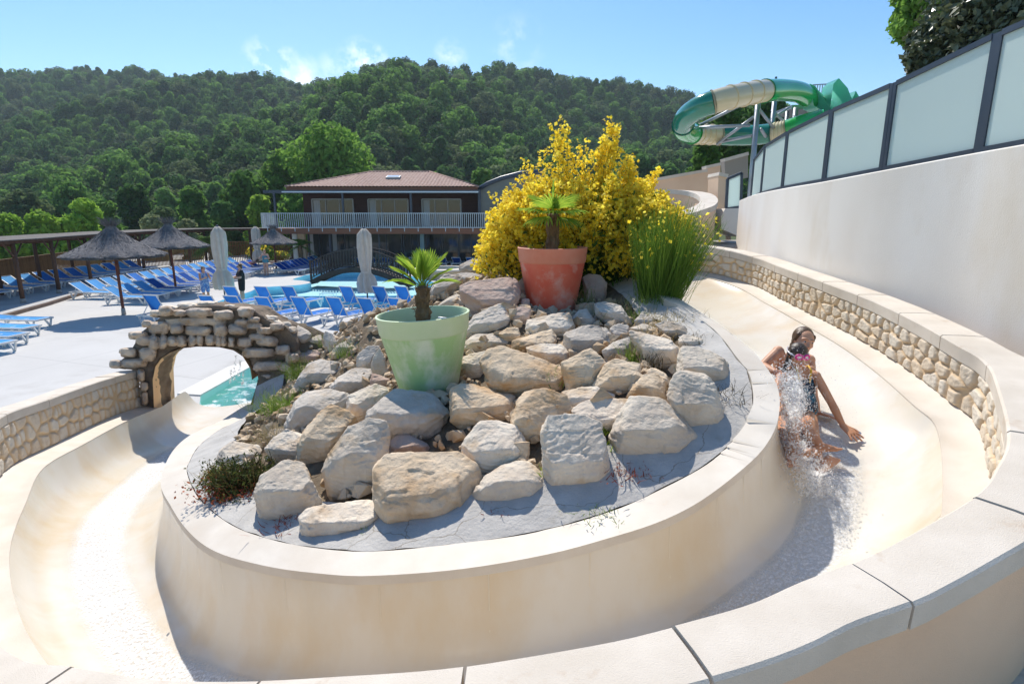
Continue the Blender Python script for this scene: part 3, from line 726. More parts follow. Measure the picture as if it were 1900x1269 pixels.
# ================================================================== HILLS AND FOREST
ridge = [(-400,150),(-200,140),(0,137),(60,133),(150,131),(250,132),(330,142),(450,147),(520,154),(545,166),(600,160),(640,146),(700,122),(740,114),(790,120),(850,130),(930,122),(1000,136),(1060,146),(1150,156),(1250,176),(1330,192),(1450,220),(1700,260),(2100,330)]
rk = []
for u, v in ridge:
    r = ray(u, v); yr = 300 + 30*math.sin(u*.006) + (50 if u < 560 else 0)
    rk.append((r[0]/r[1], yr, EYE + r[2]/r[1]*yr - 7.5))
rk = np.array(rk)
def hill_z(k, y):
    yr = np.interp(k, rk[:, 0], rk[:, 1]); zr = np.interp(k, rk[:, 0], rk[:, 2])
    y0 = np.interp(k, [-1.3, -.6, -.2, .1, .5], [88, 85, 88, 95, 70])
    s = np.clip((y-y0)/(yr-y0), 0, 1)
    base = np.interp(k, [-1.3, -.5, 0, .4], [-6, -4, -1.5, 0])
    z = base + (zr-base)*(s**1.18)
    x = k*y
    z = z + np.sin(math.pi*s)*(6.5*np.sin(x*.026+y*.017) + 5*np.sin(x*.045-y*.022+1) )
    return np.where(y > yr, zr - (y-yr)*.25, z)
ks = np.linspace(-1.35, 1.1, 120); ys = np.r_[np.linspace(62, 400, 70)]
K, Y = np.meshgrid(ks, ys); Z = hill_z(K, Y); Z[0] = -6
q = np.arange(K.size).reshape(K.shape)
F = np.stack([q[:-1, :-1].ravel(), q[:-1, 1:].ravel(), q[1:, 1:].ravel(), q[1:, :-1].ravel()], 1)
M_HILL = mat('hill_ground', (.045, .07, .022), rough=1, col2=(.09, .11, .035), vs=.03)
tag(link('hillside', np_mesh('hillside', np.stack([K*Y, Y, Z], 2).reshape(-1, 3), F, True), M_HILL), kind='structure')
def leaf_mat(name, c1, c2, tr=.35, rough=.75, rnd=.18, spec=.12):
    return mat(name, c1, rough=rough, attr=c2, rnd=rnd, trans=tr, spec=spec)
def cards(rng, P, Nn, size, long=1.6, spread=.9, droop=0.0):
    """leaf shaped rhombic faces at points P, normals near Nn"""
    n = len(P); nr = Nn + rng.normal(0, spread, (n, 3)); nr /= np.linalg.norm(nr, axis=1)[:, None]+1e-9
    r = rng.normal(0, 1, (n, 3)); r[:, 2] -= droop; t = np.cross(nr, r); t /= np.linalg.norm(t, axis=1)[:, None]+1e-9; bt = np.cross(nr, t)
    s = size*rng.uniform(.6, 1.35, (n, 1)); L = t*s*long*.5; Wd = bt*s*.5
    V = np.stack([P-L, P+Wd-L*.1+nr*s*.12, P+L, P-Wd-L*.1+nr*s*.12], 1).reshape(-1, 3)
    return V, np.arange(4*n).reshape(n, 4)
def crown(seed, lobes, n, size, fill_=.35, name='crown', smooth=False, spread=.9):
    rng = np.random.RandomState(seed); lobes = np.array(lobes, float)
    ar = (lobes[:, 3]*lobes[:, 4]+lobes[:, 4]*lobes[:, 5]+lobes[:, 3]*lobes[:, 5]); ar /= ar.sum()
    li = rng.choice(len(lobes), n, p=ar); d = rng.normal(0, 1, (n, 3)); d /= np.linalg.norm(d, axis=1)[:, None]
    rad = 1 - fill_*rng.rand(n)**1.5
    bump = np.array([1 + .28*noise.noise((a*2.3+s, b_*2.3, c*2.3)) + .16*noise.noise((a*5.5, b_*5.5+s, c*5.5)) for (a, b_, c), s in zip(d, li*7.7)])
    P = lobes[li, :3] + d*lobes[li, 3:]*(rad*bump)[:, None]
    V, F = cards(rng, P, d*.9 + np.array([0, 0, .35]), size, spread=spread)
    lt = rng.rand(len(lobes))[li]
    tint = np.clip(.55*lt + .25*rng.rand(n) + .3*(d[:, 2]*0+rng.rand(n)-.5), 0, 1)
    return np_mesh(name, V, F, smooth, cols=np.repeat(tint, 4))
def lobes_for(rng, h, r, n, base=.28, flat=.8):
    L = []
    for i in range(n):
        t = (i+.5)/n; z = h*(base + (1-base)*t*.9); rr = r*math.sin(math.pi*min(1, .25+.72*t))**.7
        a = i*2.4+rng.rand(); q = rr*.62*rng.rand()**.5 if i < n-1 else 0
        s = r*rng.uniform(.38, .58)*(1 - .25*t)
        L.append((math.cos(a)*q, math.sin(a)*q, z, s*1.1, s*1.1, s*flat))
    return L
def trunk_mesh(rng, h, r, lobes, r0):
    b = MB(); top = h*.72
    b.tube([(0, 0, -1), (.03*h*rng.uniform(-1, 1), .02*h, h*.2), (.03*h*rng.uniform(-1, 1), 0, top)], [r0*1.25, r0, r0*.3], 8)
    for (x, y, z, *_s) in lobes[::2]:
        z0 = min(z*.6, top*.85); b.tube([(0, 0, z0), (x*.5, y*.5, (z0+z)/2), (x, y, z)], [r0*.45, r0*.3, r0*.08], 5)
    return b
M_BARK = mat('bark', (.10, .075, .055), rough=1, col2=(.16, .12, .09), vs=8, bump=.6, bs=20)
LEAF = {
 'dark':   leaf_mat('leaf_dark',   (.060, .135, .038), (.11, .215, .055), .5),
 'mid':    leaf_mat('leaf_mid',    (.095, .20, .040), (.175, .32, .065), .5),
 'bright': leaf_mat('leaf_bright', (.20, .36, .045),   (.34, .50, .07), .5),
 'pale':   leaf_mat('leaf_pale',   (.24, .30, .13),    (.38, .42, .21), .4),
 'olive':  leaf_mat('leaf_olive',  (.085, .14, .05), (.16, .21, .085), .45),
 'fresh':  leaf_mat('leaf_fresh', (.14, .27, .045), (.24, .41, .07), .5),
 'rust':   leaf_mat('leaf_rust',   (.12, .06, .045),  (.18, .09, .06), .4),
}
# far wood: one object, points on the hill, tree crowns instanced by geometry nodes
protos = bpy.data.collections.new('far_tree_kinds')
for i in range(7):
    rng = np.random.RandomState(40+i); h = 9.5; lb = lobes_for(rng, h, 4.2 if i < 5 else 2.6, 13 if i < 5 else 8, .12, .8 if i < 5 else 1.3)
    me = crown(60+i, lb, 2600, .46, .35, 'far_crown', spread=.5)
    me.materials.append(LEAF[['dark', 'mid', 'mid', 'olive', 'dark', 'dark', 'mid'][i]])
    protos.objects.link(bpy.data.objects.new('far_crown', me))
rng = np.random.RandomState(11); pts = []; cell = {}
for _ in range(120000):
    y = math.sqrt(rng.uniform(92**2, 372**2)); k = rng.uniform(-1.02, .62)
    yr = float(np.interp(k, rk[:, 0], rk[:, 1]))
    if y > yr+12: continue
    x = k*y
    u = 950 + k*FPX
    if -.17 < k < .06 and 128 < y < 172 and rng.rand() < .93: continue       # open terraces with the chalets
    if -.2 < k < .1 and y < 128 and rng.rand() < .72: continue
    g = 4.4 if y < 220 else 5.2; c = (int(x//g), int(y//g))
    if any((abs(x-px)+abs(y-py)) < g*1.05 for dx in (-1, 0, 1) for dy in (-1, 0, 1) for (px, py) in cell.get((c[0]+dx, c[1]+dy), [])): continue
    cell.setdefault(c, []).append((x, y)); pts.append((x, y, float(hill_z(np.float64(k), np.float64(y)))-1.2))
me = bpy.data.meshes.new('forest'); me.from_pydata(pts, [], []); me.update()
forest = tag(link('forest', me), kind='stuff')
def scatter(o, coll, smin, smax):
    g = bpy.data.node_groups.new('scatter', 'GeometryNodeTree')
    g.interface.new_socket('Geometry', in_out='INPUT', socket_type='NodeSocketGeometry'); g.interface.new_socket('Geometry', in_out='OUTPUT', socket_type='NodeSocketGeometry')
    N = g.nodes; L = g.links; gi = N.new('NodeGroupInput'); go = N.new('NodeGroupOutput')
    ci = N.new('GeometryNodeCollectionInfo'); ci.inputs['Collection'].default_value = coll; ci.inputs['Separate Children'].default_value = True; ci.inputs['Reset Children'].default_value = True
    ip = N.new('GeometryNodeInstanceOnPoints'); ip.inputs['Pick Instance'].default_value = True
    rs = N.new('FunctionNodeRandomValue'); rs.data_type = 'FLOAT'; rs.inputs[2].default_value = smin; rs.inputs[3].default_value = smax
    rr_ = N.new('FunctionNodeRandomValue'); rr_.data_type = 'FLOAT_VECTOR'; rr_.inputs[0].default_value = (-.08, -.08, 0); rr_.inputs[1].default_value = (.08, .08, 6.28)
    L.new(gi.outputs[0], ip.inputs['Points']); L.new(ci.outputs[0], ip.inputs['Instance']); L.new(rr_.outputs[0], ip.inputs['Rotation']); L.new(rs.outputs[1], ip.inputs['Scale'])
    L.new(ip.outputs[0], go.inputs[0])
    md = o.modifiers.new('scatter', 'NODES'); md.node_group = g
scatter(forest, protos, .5, 1.35)

# ---- the air: one closed box of thin even haze round everything
HZ = MB(); HZ.box((0, 500, 60), (2420, 1420, 125.4)); hz_o = HZ.build('haze', None)
M_HZ = bpy.data.materials.new('haze'); M_HZ.use_nodes = True
def haze_nodes():
    T = M_HZ.node_tree; N = T.nodes; N.remove(N['Principled BSDF']); v = N.new('ShaderNodeVolumePrincipled'); v.inputs['Color'].default_value = (.72, .88, 1, 1); v.inputs['Density'].default_value = .00030; v.inputs['Anisotropy'].default_value = .3
    T.links.new(v.outputs[0], N['Material Output'].inputs['Volume'])
haze_nodes(); hz_o.data.materials.append(M_HZ); tag(hz_o, kind='stuff')
# ================================================================== ROCKS ON THE ISLAND
def rock_mat(name, c1, c2, st, s0=(.50, .70)):
    return mat(name, c1, rough=.93, col2=c2, vs=4.5, vmix=(.4, .62), stain=st, ss=2.6, stmix=s0, bump=.95, bs=20, dist=.022, rnd=.12, spec=.25)
RM = {'p': rock_mat('rock_pale', (.72, .63, .51), (.62, .52, .41), (.50, .34, .19), (.54, .74)),
      't': rock_mat('rock_tan', (.70, .56, .40), (.60, .46, .31), (.46, .27, .12), (.48, .70)),
      'g': rock_mat('rock_grey', (.60, .53, .45), (.46, .41, .35), (.46, .33, .20), (.54, .74)),
      'r': rock_mat('rock_reddish', (.56, .43, .35), (.48, .34, .27), (.38, .25, .18), (.52, .74))}
ZOOM = {'A': (380, 640, 3.173), 'B': (860, 560, 2.643), 'C': (640, 440, 3.8), 'D': (480, 540, 4.524), 'P': (0, 0, 1)}
ROCKS = [
 ('A','t','largest tan block at the very front with a sunken ledge across it',[(1010,690),(1100,650),(1300,640),(1480,640),(1580,700),(1615,770),(1590,850),(1480,950),(1400,1010),(1200,1040),(1090,1035),(1020,940)]),
 ('A','p','tall upright pale boulder with an orange foot, left of the largest front block',[(700,740),(740,640),(850,490),(960,440),(1050,440),(1080,530),(1075,640),(1020,690),(1005,800),(930,870),(830,870),(740,800)]),
 ('A','t','slanted square tan block leaning left of the tall upright pale boulder',[(555,580),(600,500),(680,400),(740,355),(830,390),(900,440),(840,480),(790,530),(720,650),(690,680),(620,650),(555,620)]),
 ('A','g','rounded grey brown boulder beside the grass tufts, above the slanted square block',[(500,420),(540,330),(600,280),(680,260),(760,270),(830,285),(850,310),(820,370),(720,360),(680,400),(610,490),(560,510),(505,480)]),
 ('A','g','big smooth grey boulder leaning right against the foot of the green pot',[(960,430),(990,370),(1060,290),(1120,260),(1260,285),(1330,300),(1430,400),(1420,450),(1330,540),(1270,570),(1180,520),(1090,550),(1060,470)]),
 ('A','r','small reddish grey rock wedged under the big smooth grey boulder',[(1080,660),(1090,570),(1140,530),(1200,530),(1270,570),(1340,600),(1320,630),(1200,640),(1130,660)]),
 ('A','p','pale pyramid shaped boulder at the front left, right of the dark heather clump',[(300,870),(340,780),(410,700),(480,685),(570,700),(580,760),(690,890),(640,950),(500,1020),(400,1030),(335,990),(310,940)]),
 ('A','p','long low flat slab lying left of the largest front block',[(575,1010),(620,960),(760,940),(1005,910),(1040,960),(1075,1020),(1000,1050),(900,1100),(800,1125),(590,1100)]),
 ('A','p','low pale wedge of rock between the grass tuft and the pyramid boulder',[(360,610),(420,540),(480,500),(560,520),(590,530),(560,600),(580,660),(540,680),(440,670)]),
 ('A','p','white flat rock above the dark heather clump at the left rim',[(100,600),(170,570),(310,590),(330,640),(250,680),(110,720)]),
 ('A','g','domed grey rock left of the green pot, behind the rounded grey brown boulder',[(740,250),(790,190),(880,140),(980,145),(1000,180),(970,240),(900,260),(850,290),(760,265)]),
 ('A','g','long grey rock sloping down left into the grass tufts, farthest left of the pot',[(525,250),(560,190),(620,110),(700,80),(800,110),(820,140),(790,200),(700,230),(600,250)]),
 ('A','p','cracked pale rock touching the lower left side of the green pot',[(840,370),(850,300),(920,270),(1000,235),(1090,260),(1060,290),(980,370),(950,440),(910,440)]),
 ('A','p','narrow pale rock standing close against the left side of the green pot',[(980,130),(990,70),(1030,20),(1060,80),(1090,190),(1040,190),(990,160)]),
 ('A','g','white topped rock just behind the narrow rock at the left of the green pot',[(900,110),(900,60),(960,10),(1030,5),(985,80),(980,130),(930,140)]),
 ('A','r','small dark brown rock tucked under the narrow rock left of the green pot',[(975,200),(985,165),(1080,200),(1110,260),(1060,240),(980,240)]),
 ('A','r','brown flat rock half hidden in the grass beside the stone arch',[(495,80),(500,50),(560,30),(680,35),(680,70),(560,100)]),
 ('B','p','big square pale block at the front, right of centre',[(385,620),(410,565),(500,560),(640,570),(680,620),(690,700),(720,800),(690,840),(560,860),(480,910),(440,910),(400,800)]),
 ('B','p','large pale rock with a pointed top at the front right of the island',[(730,640),(780,590),(830,540),(815,480),(850,450),(930,455),(1010,520),(1080,590),(1135,660),(1090,690),(1010,740),(940,770),(850,760),(770,740),(740,700)]),
 ('B','p','oval pale boulder at the front edge right of the largest front block',[(60,930),(110,860),(200,800),(300,775),(360,830),(400,900),(380,920),(300,970),(180,990),(80,970)]),
 ('B','p','rounded pale block in the second row, directly behind the oval front boulder',[(0,700),(60,640),(90,590),(240,590),(290,640),(315,720),(310,770),(220,790),(130,830),(90,840),(40,780)]),
 ('B','t','upright block with a streaked top behind and left of the big square front block',[(240,590),(270,490),(300,435),(400,430),(500,460),(525,520),(520,560),(410,570),(390,640),(330,680),(290,640)]),
 ('B','t','tan brown boulder in front of the lower right side of the green pot',[(-55,440),(-30,405),(60,405),(180,440),(243,465),(235,560),(200,590),(60,590),(-55,580)]),
 ('B','p','flat layered pale rock behind the big square front block',[(530,540),(580,500),(660,470),(800,480),(825,520),(820,560),(740,600),(690,620),(640,570),(545,570)]),
 ('B','p','thin white flaky slab behind the flat layered rock',[(490,440),(560,425),(650,418),(740,460),(700,480),(640,470),(570,500),(530,540),(500,480)]),
 ('B','t','cube like tan block with a white top near the middle of the island',[(640,410),(720,280),(860,310),(865,340),(850,400),(800,450),(740,450),(660,430)]),
 ('B','t','rounded tan boulder with a white top left of the cube like block',[(480,290),(560,250),(620,225),(650,270),(690,300),(660,380),(630,420),(540,430),(510,380),(490,330)]),
 ('B','t','biggest slab in the middle of the island, white top and tan overhanging front',[(90,300),(130,240),(190,220),(330,270),(450,320),(510,370),(500,430),(400,450),(340,420),(300,440),(180,440),(120,390)]),
 ('B','p','broken pale rock between the green pot and the biggest middle slab',[(-15,330),(-10,280),(30,260),(130,240),(100,270),(90,330),(60,370),(10,360)]),
 ('B','t','triangular smooth tan rock left of the stacked boulders at the right',[(800,460),(880,360),(940,350),(980,390),(995,490),(950,480),(900,450),(830,450)]),
 ('B','t','small orange brown stone beside the triangular smooth rock',[(890,340),(930,320),(990,350),(1015,410),(970,420),(940,350)]),
 ('B','p','lower boulder of the stacked pair at the right edge of the island',[(1005,460),(1020,400),(1050,350),(1100,335),(1180,350),(1220,400),(1265,520),(1265,560),(1190,600),(1120,620),(1060,570),(1010,510)]),
 ('B','p','upper boulder of the stacked pair at the right edge of the island',[(1040,330),(1050,250),(1080,220),(1130,225),(1200,240),(1290,290),(1295,340),(1260,390),(1220,400),(1180,350),(1100,335)]),
 ('B','g','grey white leaning rock just left of the small upright green weed',[(680,240),(740,200),(810,175),(830,210),(820,260),(760,280),(700,270)]),
 ('B','p','broad white topped rock behind the dry plant near the right rim',[(810,140),(900,160),(1010,190),(1050,220),(1020,300),(960,310),(890,260),(850,200)]),
 ('B','g','large domed grey rock in front and right of the red pot',[(485,200),(510,150),(590,120),(660,125),(700,160),(720,200),(690,250),(600,240),(560,245)]),
 ('B','g','flat bluish grey rock behind the large domed grey rock',[(550,125),(640,118),(700,130),(740,180),(720,195),(660,130)]),
 ('B','g','small rounded grey stone right of the large domed grey rock',[(720,130),(760,105),(810,115),(815,160),(790,185),(730,170)]),
 ('B','t','pale flat rock with a tan front below the slab that carries the red pot',[(250,190),(340,160),(430,135),(460,170),(450,205),(370,210),(300,240)]),
 ('B','p','pale slab just below the red pot at its front',[(310,130),(320,90),(400,70),(510,55),(545,120),(480,165),(340,160)]),
 ('B','p','long whitish rock right of the green pot near its rim',[(5,200),(60,160),(190,150),(240,180),(230,200),(170,220),(80,230),(0,240)]),
 ('B','g','upright streaked grey rock behind the right side of the green pot',[(5,160),(60,60),(150,20),(190,15),(230,80),(220,120),(150,150),(40,165)]),
 ('B','p','crumbly pale rock behind the biggest middle slab',[(300,220),(400,205),(480,210),(510,250),(490,290),(430,260),(330,250)]),
 ('B','g','spotted grey rock in the grass right of the red pot',[(640,10),(700,0),(770,20),(810,80),(790,110),(700,80),(640,45)]),
 ('B','g','small square grey stone in the grass below the green broom',[(840,90),(870,60),(930,75),(935,110),(860,115)]),
 ('B','p','small pale stone among dry grass behind the broad white topped rock',[(820,130),(880,108),(950,130),(990,160),(900,160)]),
 ('B','g','smooth bluish grey rock near the right rim below the green broom',[(940,110),(1000,95),(1080,120),(1110,160),(1050,170),(960,140)]),
 ('B','p','white rock lying flat on the right rim behind the stacked pair',[(1050,190),(1080,160),(1160,180),(1200,215),(1130,225),(1070,215)]),
 ('C','g','topmost flat slab at the back of the island, left of the red pot rim',[(815,205),(870,155),(1000,160),(1220,155),(1245,200),(1150,235),(950,240),(830,240)]),
 ('C','r','broad weathered boulder left of the red pot, largest of the back group',[(800,390),(830,340),(900,310),(1100,300),(1210,290),(1225,400),(1200,470),(1100,480),(1000,490),(890,510)]),
 ('C','g','sloping streaked grey rock at the back left corner beside the pool',[(610,390),(640,320),(700,270),(790,265),(830,310),(740,350),(650,400),(600,450)]),
 ('C','p','pale pointed rock just behind the rim of the green pot',[(690,470),(740,420),(790,400),(850,440),(880,490),(800,495),(650,490)]),
 ('C','g','small grey rock resting on the sloping streaked rock at the back',[(740,330),(770,305),(830,320),(830,350),(780,390),(745,370)]),
 ('C','g','thin grey rock under the topmost flat slab at the back',[(800,260),(900,250),(1020,290),(900,310),(840,330)]),
 ('C','r','reddish rock wedged against the left side of the red pot',[(1220,330),(1240,280),(1280,265),(1290,400),(1260,430),(1230,420)]),
 ('C','r','rounded brown boulder in shade right of the red pot',[(1680,290),(1720,262),(1800,270),(1840,330),(1840,420),(1760,450),(1690,420)]),
 ('C','r','small pinkish stone at the lower left of the red pot',[(1240,480),(1250,430),(1300,430),(1300,500),(1260,510)]),
 ('C','r','crumbled reddish stone under the left foot of the red pot',[(1180,520),(1240,490),(1310,510),(1300,570),(1240,600)]),
 ('C','g','brownish rock right of the foot of the red pot',[(1590,590),(1650,520),(1700,510),(1770,610),(1620,630)]),
 ('C','t','small flat tan stone left of the pale slab below the red pot',[(1080,680),(1150,640),(1220,640),(1240,690),(1190,720)]),
 ('D','g','big grey boulder on the bank between the stone arch and the blue loungers',[(185,430),(200,380),(230,290),(320,275),(400,320),(440,370),(420,400),(330,430),(250,440)]),
 ('D','p','small pale rock right of the big boulder near the stone arch',[(380,430),(420,370),(520,370),(540,420),(480,450)]),
 ('D','g','dark pointed rock in the grass behind the flat left rocks',[(540,390),(560,340),(620,360),(660,440),(600,470)]),
 ('D','g','layered grey rock in long grass left of the green pot rim',[(640,470),(720,420),(850,380),(900,400),(880,440),(760,500),(700,540),(640,540)]),
 ('D','g','pale flat rock at the back bank left of the green pot rim',[(640,420),(740,380),(850,345),(930,350),(900,390),(780,430)]),
]
TMP = []
def hull_of(pts):
    bm = bmesh.new()
    for p in pts: bm.verts.new(p)
    r = bmesh.ops.convex_hull(bm, input=bm.verts)
    dead = {g for g in list(r['geom_interior']) + list(r['geom_unused']) if isinstance(g, bmesh.types.BMVert)}
    if dead: bmesh.ops.delete(bm, geom=list(dead), context='VERTS')
    return bm
def hull_rock(pts, seed, T):
    rng = random.Random(seed); bm = hull_of(pts)
    c = sum((v.co for v in bm.verts), Vector())/len(bm.verts)
    for _ in range(9):
        n = Vector((rng.gauss(0, 1), rng.gauss(-.2, 1), rng.gauss(.2, .8))).normalized()
        s = max((v.co-c).dot(n) for v in bm.verts)
        bmesh.ops.bisect_plane(bm, geom=bm.verts[:]+bm.edges[:]+bm.faces[:], plane_co=c+n*s*rng.uniform(.86, .97), plane_no=n, clear_outer=True)
    co_ = [v.co.copy() for v in bm.verts]; bm.free(); bm = hull_of(co_)
    bmesh.ops.recalc_face_normals(bm, faces=bm.faces)
    return bm
def queue_rock(bm, name, m, vox, parent=None, **tags):
    me = bpy.data.meshes.new(name); bm.to_mesh(me); bm.free()
    o = link(name, me, m, parent); md = o.modifiers.new('r', 'REMESH'); md.mode = 'VOXEL'; md.voxel_size = vox
    TMP.append((o, vox)); return o
def finish_rocks():
    dg = bpy.context.evaluated_depsgraph_get(); new = []
    for o, vox in TMP: new.append(bpy.data.meshes.new_from_object(o.evaluated_get(dg)))
    for (o, vox), me in zip(TMP, new):
        old = o.data; o.modifiers.clear(); nm = old.name; o.data = me; bpy.data.meshes.remove(old); me.name = nm
        bm = bmesh.new(); bm.from_mesh(me)
        for _ in range(2): bmesh.ops.smooth_vert(bm, verts=bm.verts, factor=.5, use_axis_x=True, use_axis_y=True, use_axis_z=True)
        bm.normal_update(); S = vox*48; sd = hash(o.name) % 97; nrm = [v.normal.copy() for v in bm.verts]
        tl = Vector((random.uniform(-.5, .5), random.uniform(-.3, .3), 1)).normalized()
        for v, n in zip(bm.verts, nrm):
            p = v.co/S
            q = p*2.2 + Vector((sd, 0, 0))
            d = .022*noise.noise(q) + .014*abs(noise.noise(p*4.6+Vector((0, sd, 0)))) + .007*noise.noise(p*13)
            lay = p.dot(tl)*9 + 1.6*noise.noise(p*2.5+Vector((7, 3, sd)))
            d += .012*(abs((lay % 1)-.5)*2)**2*(1 if n.z < .75 else .4)
            cr = noise.cell(p*3.1 + Vector((noise.noise(p*4), noise.noise(p*4+Vector((5, 5, 5))), 0))*.35)
            d += .016*(cr-.5)*max(0, 1-abs(n.z)*.3)
            v.co += n*d*S
        bmesh.ops.smooth_vert(bm, verts=bm.verts, factor=.2, use_axis_x=True, use_axis_y=True, use_axis_z=True)
        bm.to_mesh(me); bm.free(); me.polygons.foreach_set('use_smooth', [True]*len(me.polygons)); me.update()
ROCK_AT = []
for k, (zn, mk, lab, poly) in enumerate(ROCKS):
    ox, oy, s = ZOOM[zn]; rng = random.Random(k+100)
    pp = [(ox+x/s, oy+y/s) for x, y in poly]; _cu = sum(p[0] for p in pp)/len(pp); _cv = sum(p[1] for p in pp)/len(pp); pp = [(_cu+(u-_cu)*1.09, _cv+(v-_cv)*1.09) for u, v in pp]
    us = [p[0] for p in pp]; vs = [p[1] for p in pp]; vb, vt = max(vs), min(vs); ul, ur = min(us), max(us)
    ub = sum(u for u, v in pp if v > vb-.25*(vb-vt))/max(1, len([1 for u, v in pp if v > vb-.25*(vb-vt)]))
    base = hit_mound(ub, vb-3); y0 = base.y
    w = (ur-ul)*y0/FPX; hgt = (vb-vt)*y0/FPX; T = min(w, 1.6*hgt)*.62
    def span(v):
        xs = []
        for i in range(len(pp)):
            (u1, v1), (u2, v2) = pp[i-1], pp[i]
            if (v1-v)*(v2-v) <= 0 and v1 != v2: xs.append(u1+(u2-u1)*(v-v1)/(v2-v1))
        return (min(xs), max(xs)) if xs else ((ul+ur)/2, (ul+ur)/2)
    pts = []
    for u, v in pp:
        t = (vb-v)/(vb-vt); pts.append(Py(u, v, y0 + T*(.14+.78*t**1.15)))
        pts.append(Py(ub+(u-ub)*.82, v+(vb-v)*.16, y0 + T*(1.35+.2*t)))
    tr = rng.uniform(.34, .52)
    for t, dy in ((tr, -.02), (tr*.55, -.04), (.10, .03)):
        a, c = span(vb-(vb-vt)*t)
        for g in (.14, .38, .64, .87): pts.append(Py(a+(c-a)*g, vb-(vb-vt)*(t+rng.uniform(-.05, .05)), y0 + T*(dy+.16*abs(g-.5)+rng.uniform(-.03, .03))))
    for dx, dy in ((-.3, .3), (.3, .3), (-.3, .9), (.3, .9)):
        q = Py(ub+(ur-ul)*dx, vb, y0+T*dy); q.z = min(q.z, base.z) - .06 - .10*hgt; pts.append(q)
    o = queue_rock(hull_rock(pts, k, T), 'boulder', RM[mk], max(.006, w/60))
    tag(o, lab, 'rock', 'rocks piled on the island')
    ROCK_AT.append((base, w))
# little loose stones filling the gaps: one object, nobody could count them
def rubble(n, seed):
    rng = random.Random(seed); bm = bmesh.new()
    for _ in range(n):
        for _t in range(30):
            x, y = rng.uniform(-4.2, 2.0), rng.uniform(2.8, 9.6)
            i, j = int((y-gy[0])/.06), int((x-gx[0])/.06)
            if INS[i, j] and ED[i, j] > .42: break
        s = rng.uniform(.015, .05)*(1+1.6*rng.random()**3); z = float(mound([x], [y])[0])
        M = Matrix.Translation((x, y, z+s*.2)) @ Matrix.Rotation(rng.uniform(0, 6.28), 4, (rng.gauss(0,1), rng.gauss(0,1), rng.gauss(0,1))) @ Matrix.Diagonal((s, s*rng.uniform(.6, 1), s*rng.uniform(.5, .9), 1))
        r = bmesh.ops.create_icosphere(bm, subdivisions=1, radius=1, matrix=M)
        for v in r['verts']: v.co += Vector((rng.gauss(0, 1), rng.gauss(0, 1), rng.gauss(0, 1)))*s*.16
    me = bpy.data.meshes.new('rubble'); bm.to_mesh(me); bm.free()
    return tag(link('rubble', me, RM['t']), kind='stuff')
rubble(1700, 4)
# ================================================================== STONE ARCH OVER THE END OF THE SLIDE
AY = 9.28
def az(x, y, yy=None): return Py(180+x/4.524, 540+y/4.524, AY if yy is None else yy)
arch = thing('stone_arch', 'rough rubble stone arch bridging the bottom end of the slide', 'arch')
outer = [(110,668),(150,590),(250,520),(300,400),(400,310),(530,190),(700,150),(900,125),(1080,140),(1290,170),(1390,250),(1560,300),(1660,430),(1680,700),(1620,1060)]
inner = [(1420,1060),(1350,960),(1318,760),(1300,660),(1235,555),(1150,497),(1020,470),(820,463),(690,478),(590,515),(500,575),(450,640),(425,760),(440,1060)]
leftb = [(330,1060),(330,690)]
pol = outer + inner + leftb
def arch_core():
    bm = bmesh.new(); D = .56
    fv = [bm.verts.new(az(x, y)+Vector((0, .12, 0))) for x, y in pol]; bv = [bm.verts.new(v.co + Vector((0, D, -.02))) for v in fv]
    n = len(fv); es = [bm.edges.new((fv[i], fv[(i+1) % n])) for i in range(n)]; bmesh.ops.triangle_fill(bm, use_beauty=True, edges=es)
    es = [bm.edges.new((bv[i], bv[(i+1) % n])) for i in range(n)]; bmesh.ops.triangle_fill(bm, use_beauty=True, edges=es)
    for i in range(n): bm.faces.new((fv[i], fv[(i+1) % n], bv[(i+1) % n], bv[i]))
    bmesh.ops.recalc_face_normals(bm, faces=bm.faces)
    me = bpy.data.meshes.new('mortar_core'); bm.to_mesh(me); bm.free(); return me
M_MORT = mat('arch_mortar', (.27, .21, .15), rough=1, col2=(.17, .125, .09), vs=5, bump=1, bs=25, dist=.03)
_bm = bmesh.new(); _me = arch_core(); _bm.from_mesh(_me); bpy.data.meshes.remove(_me); queue_rock(_bm, 'mortar_core', M_MORT, .032, arch)
M_VAULT = mat('stained_vault', (.90, .62, .36), rough=.8, col2=(.80, .50, .26), vs=2.2, stain=(.12, .09, .05), ss=4, stmix=(.60, .75), bump=.5, bs=20, stretch=(1, 1, .4))
vin = inner[2:]
r0 = [az(x, y)+Vector((0, .06, 0)) for x, y in vin]; cx = sum((p for p in r0), Vector())/len(r0)
r0 = [p.lerp(Vector((cx.x, p.y, cx.z)), .06) for p in r0]
r1 = [Vector((p.x+ (-.22 if p.x < cx.x else -.1), p.y+.98, p.z-.05)) for p in r0]
b = MB(); rows_v = [[tuple(a.lerp(c, t) + Vector((0, 0, .01*noise.noise(a*3+Vector((0, t*5, 0)))))) for a in r0 for c in [r1[r0.index(a)]]] for t in np.linspace(0, 1, 6)]
b.grid(rows_v); b.build('vault_lining', M_VAULT, arch, True)
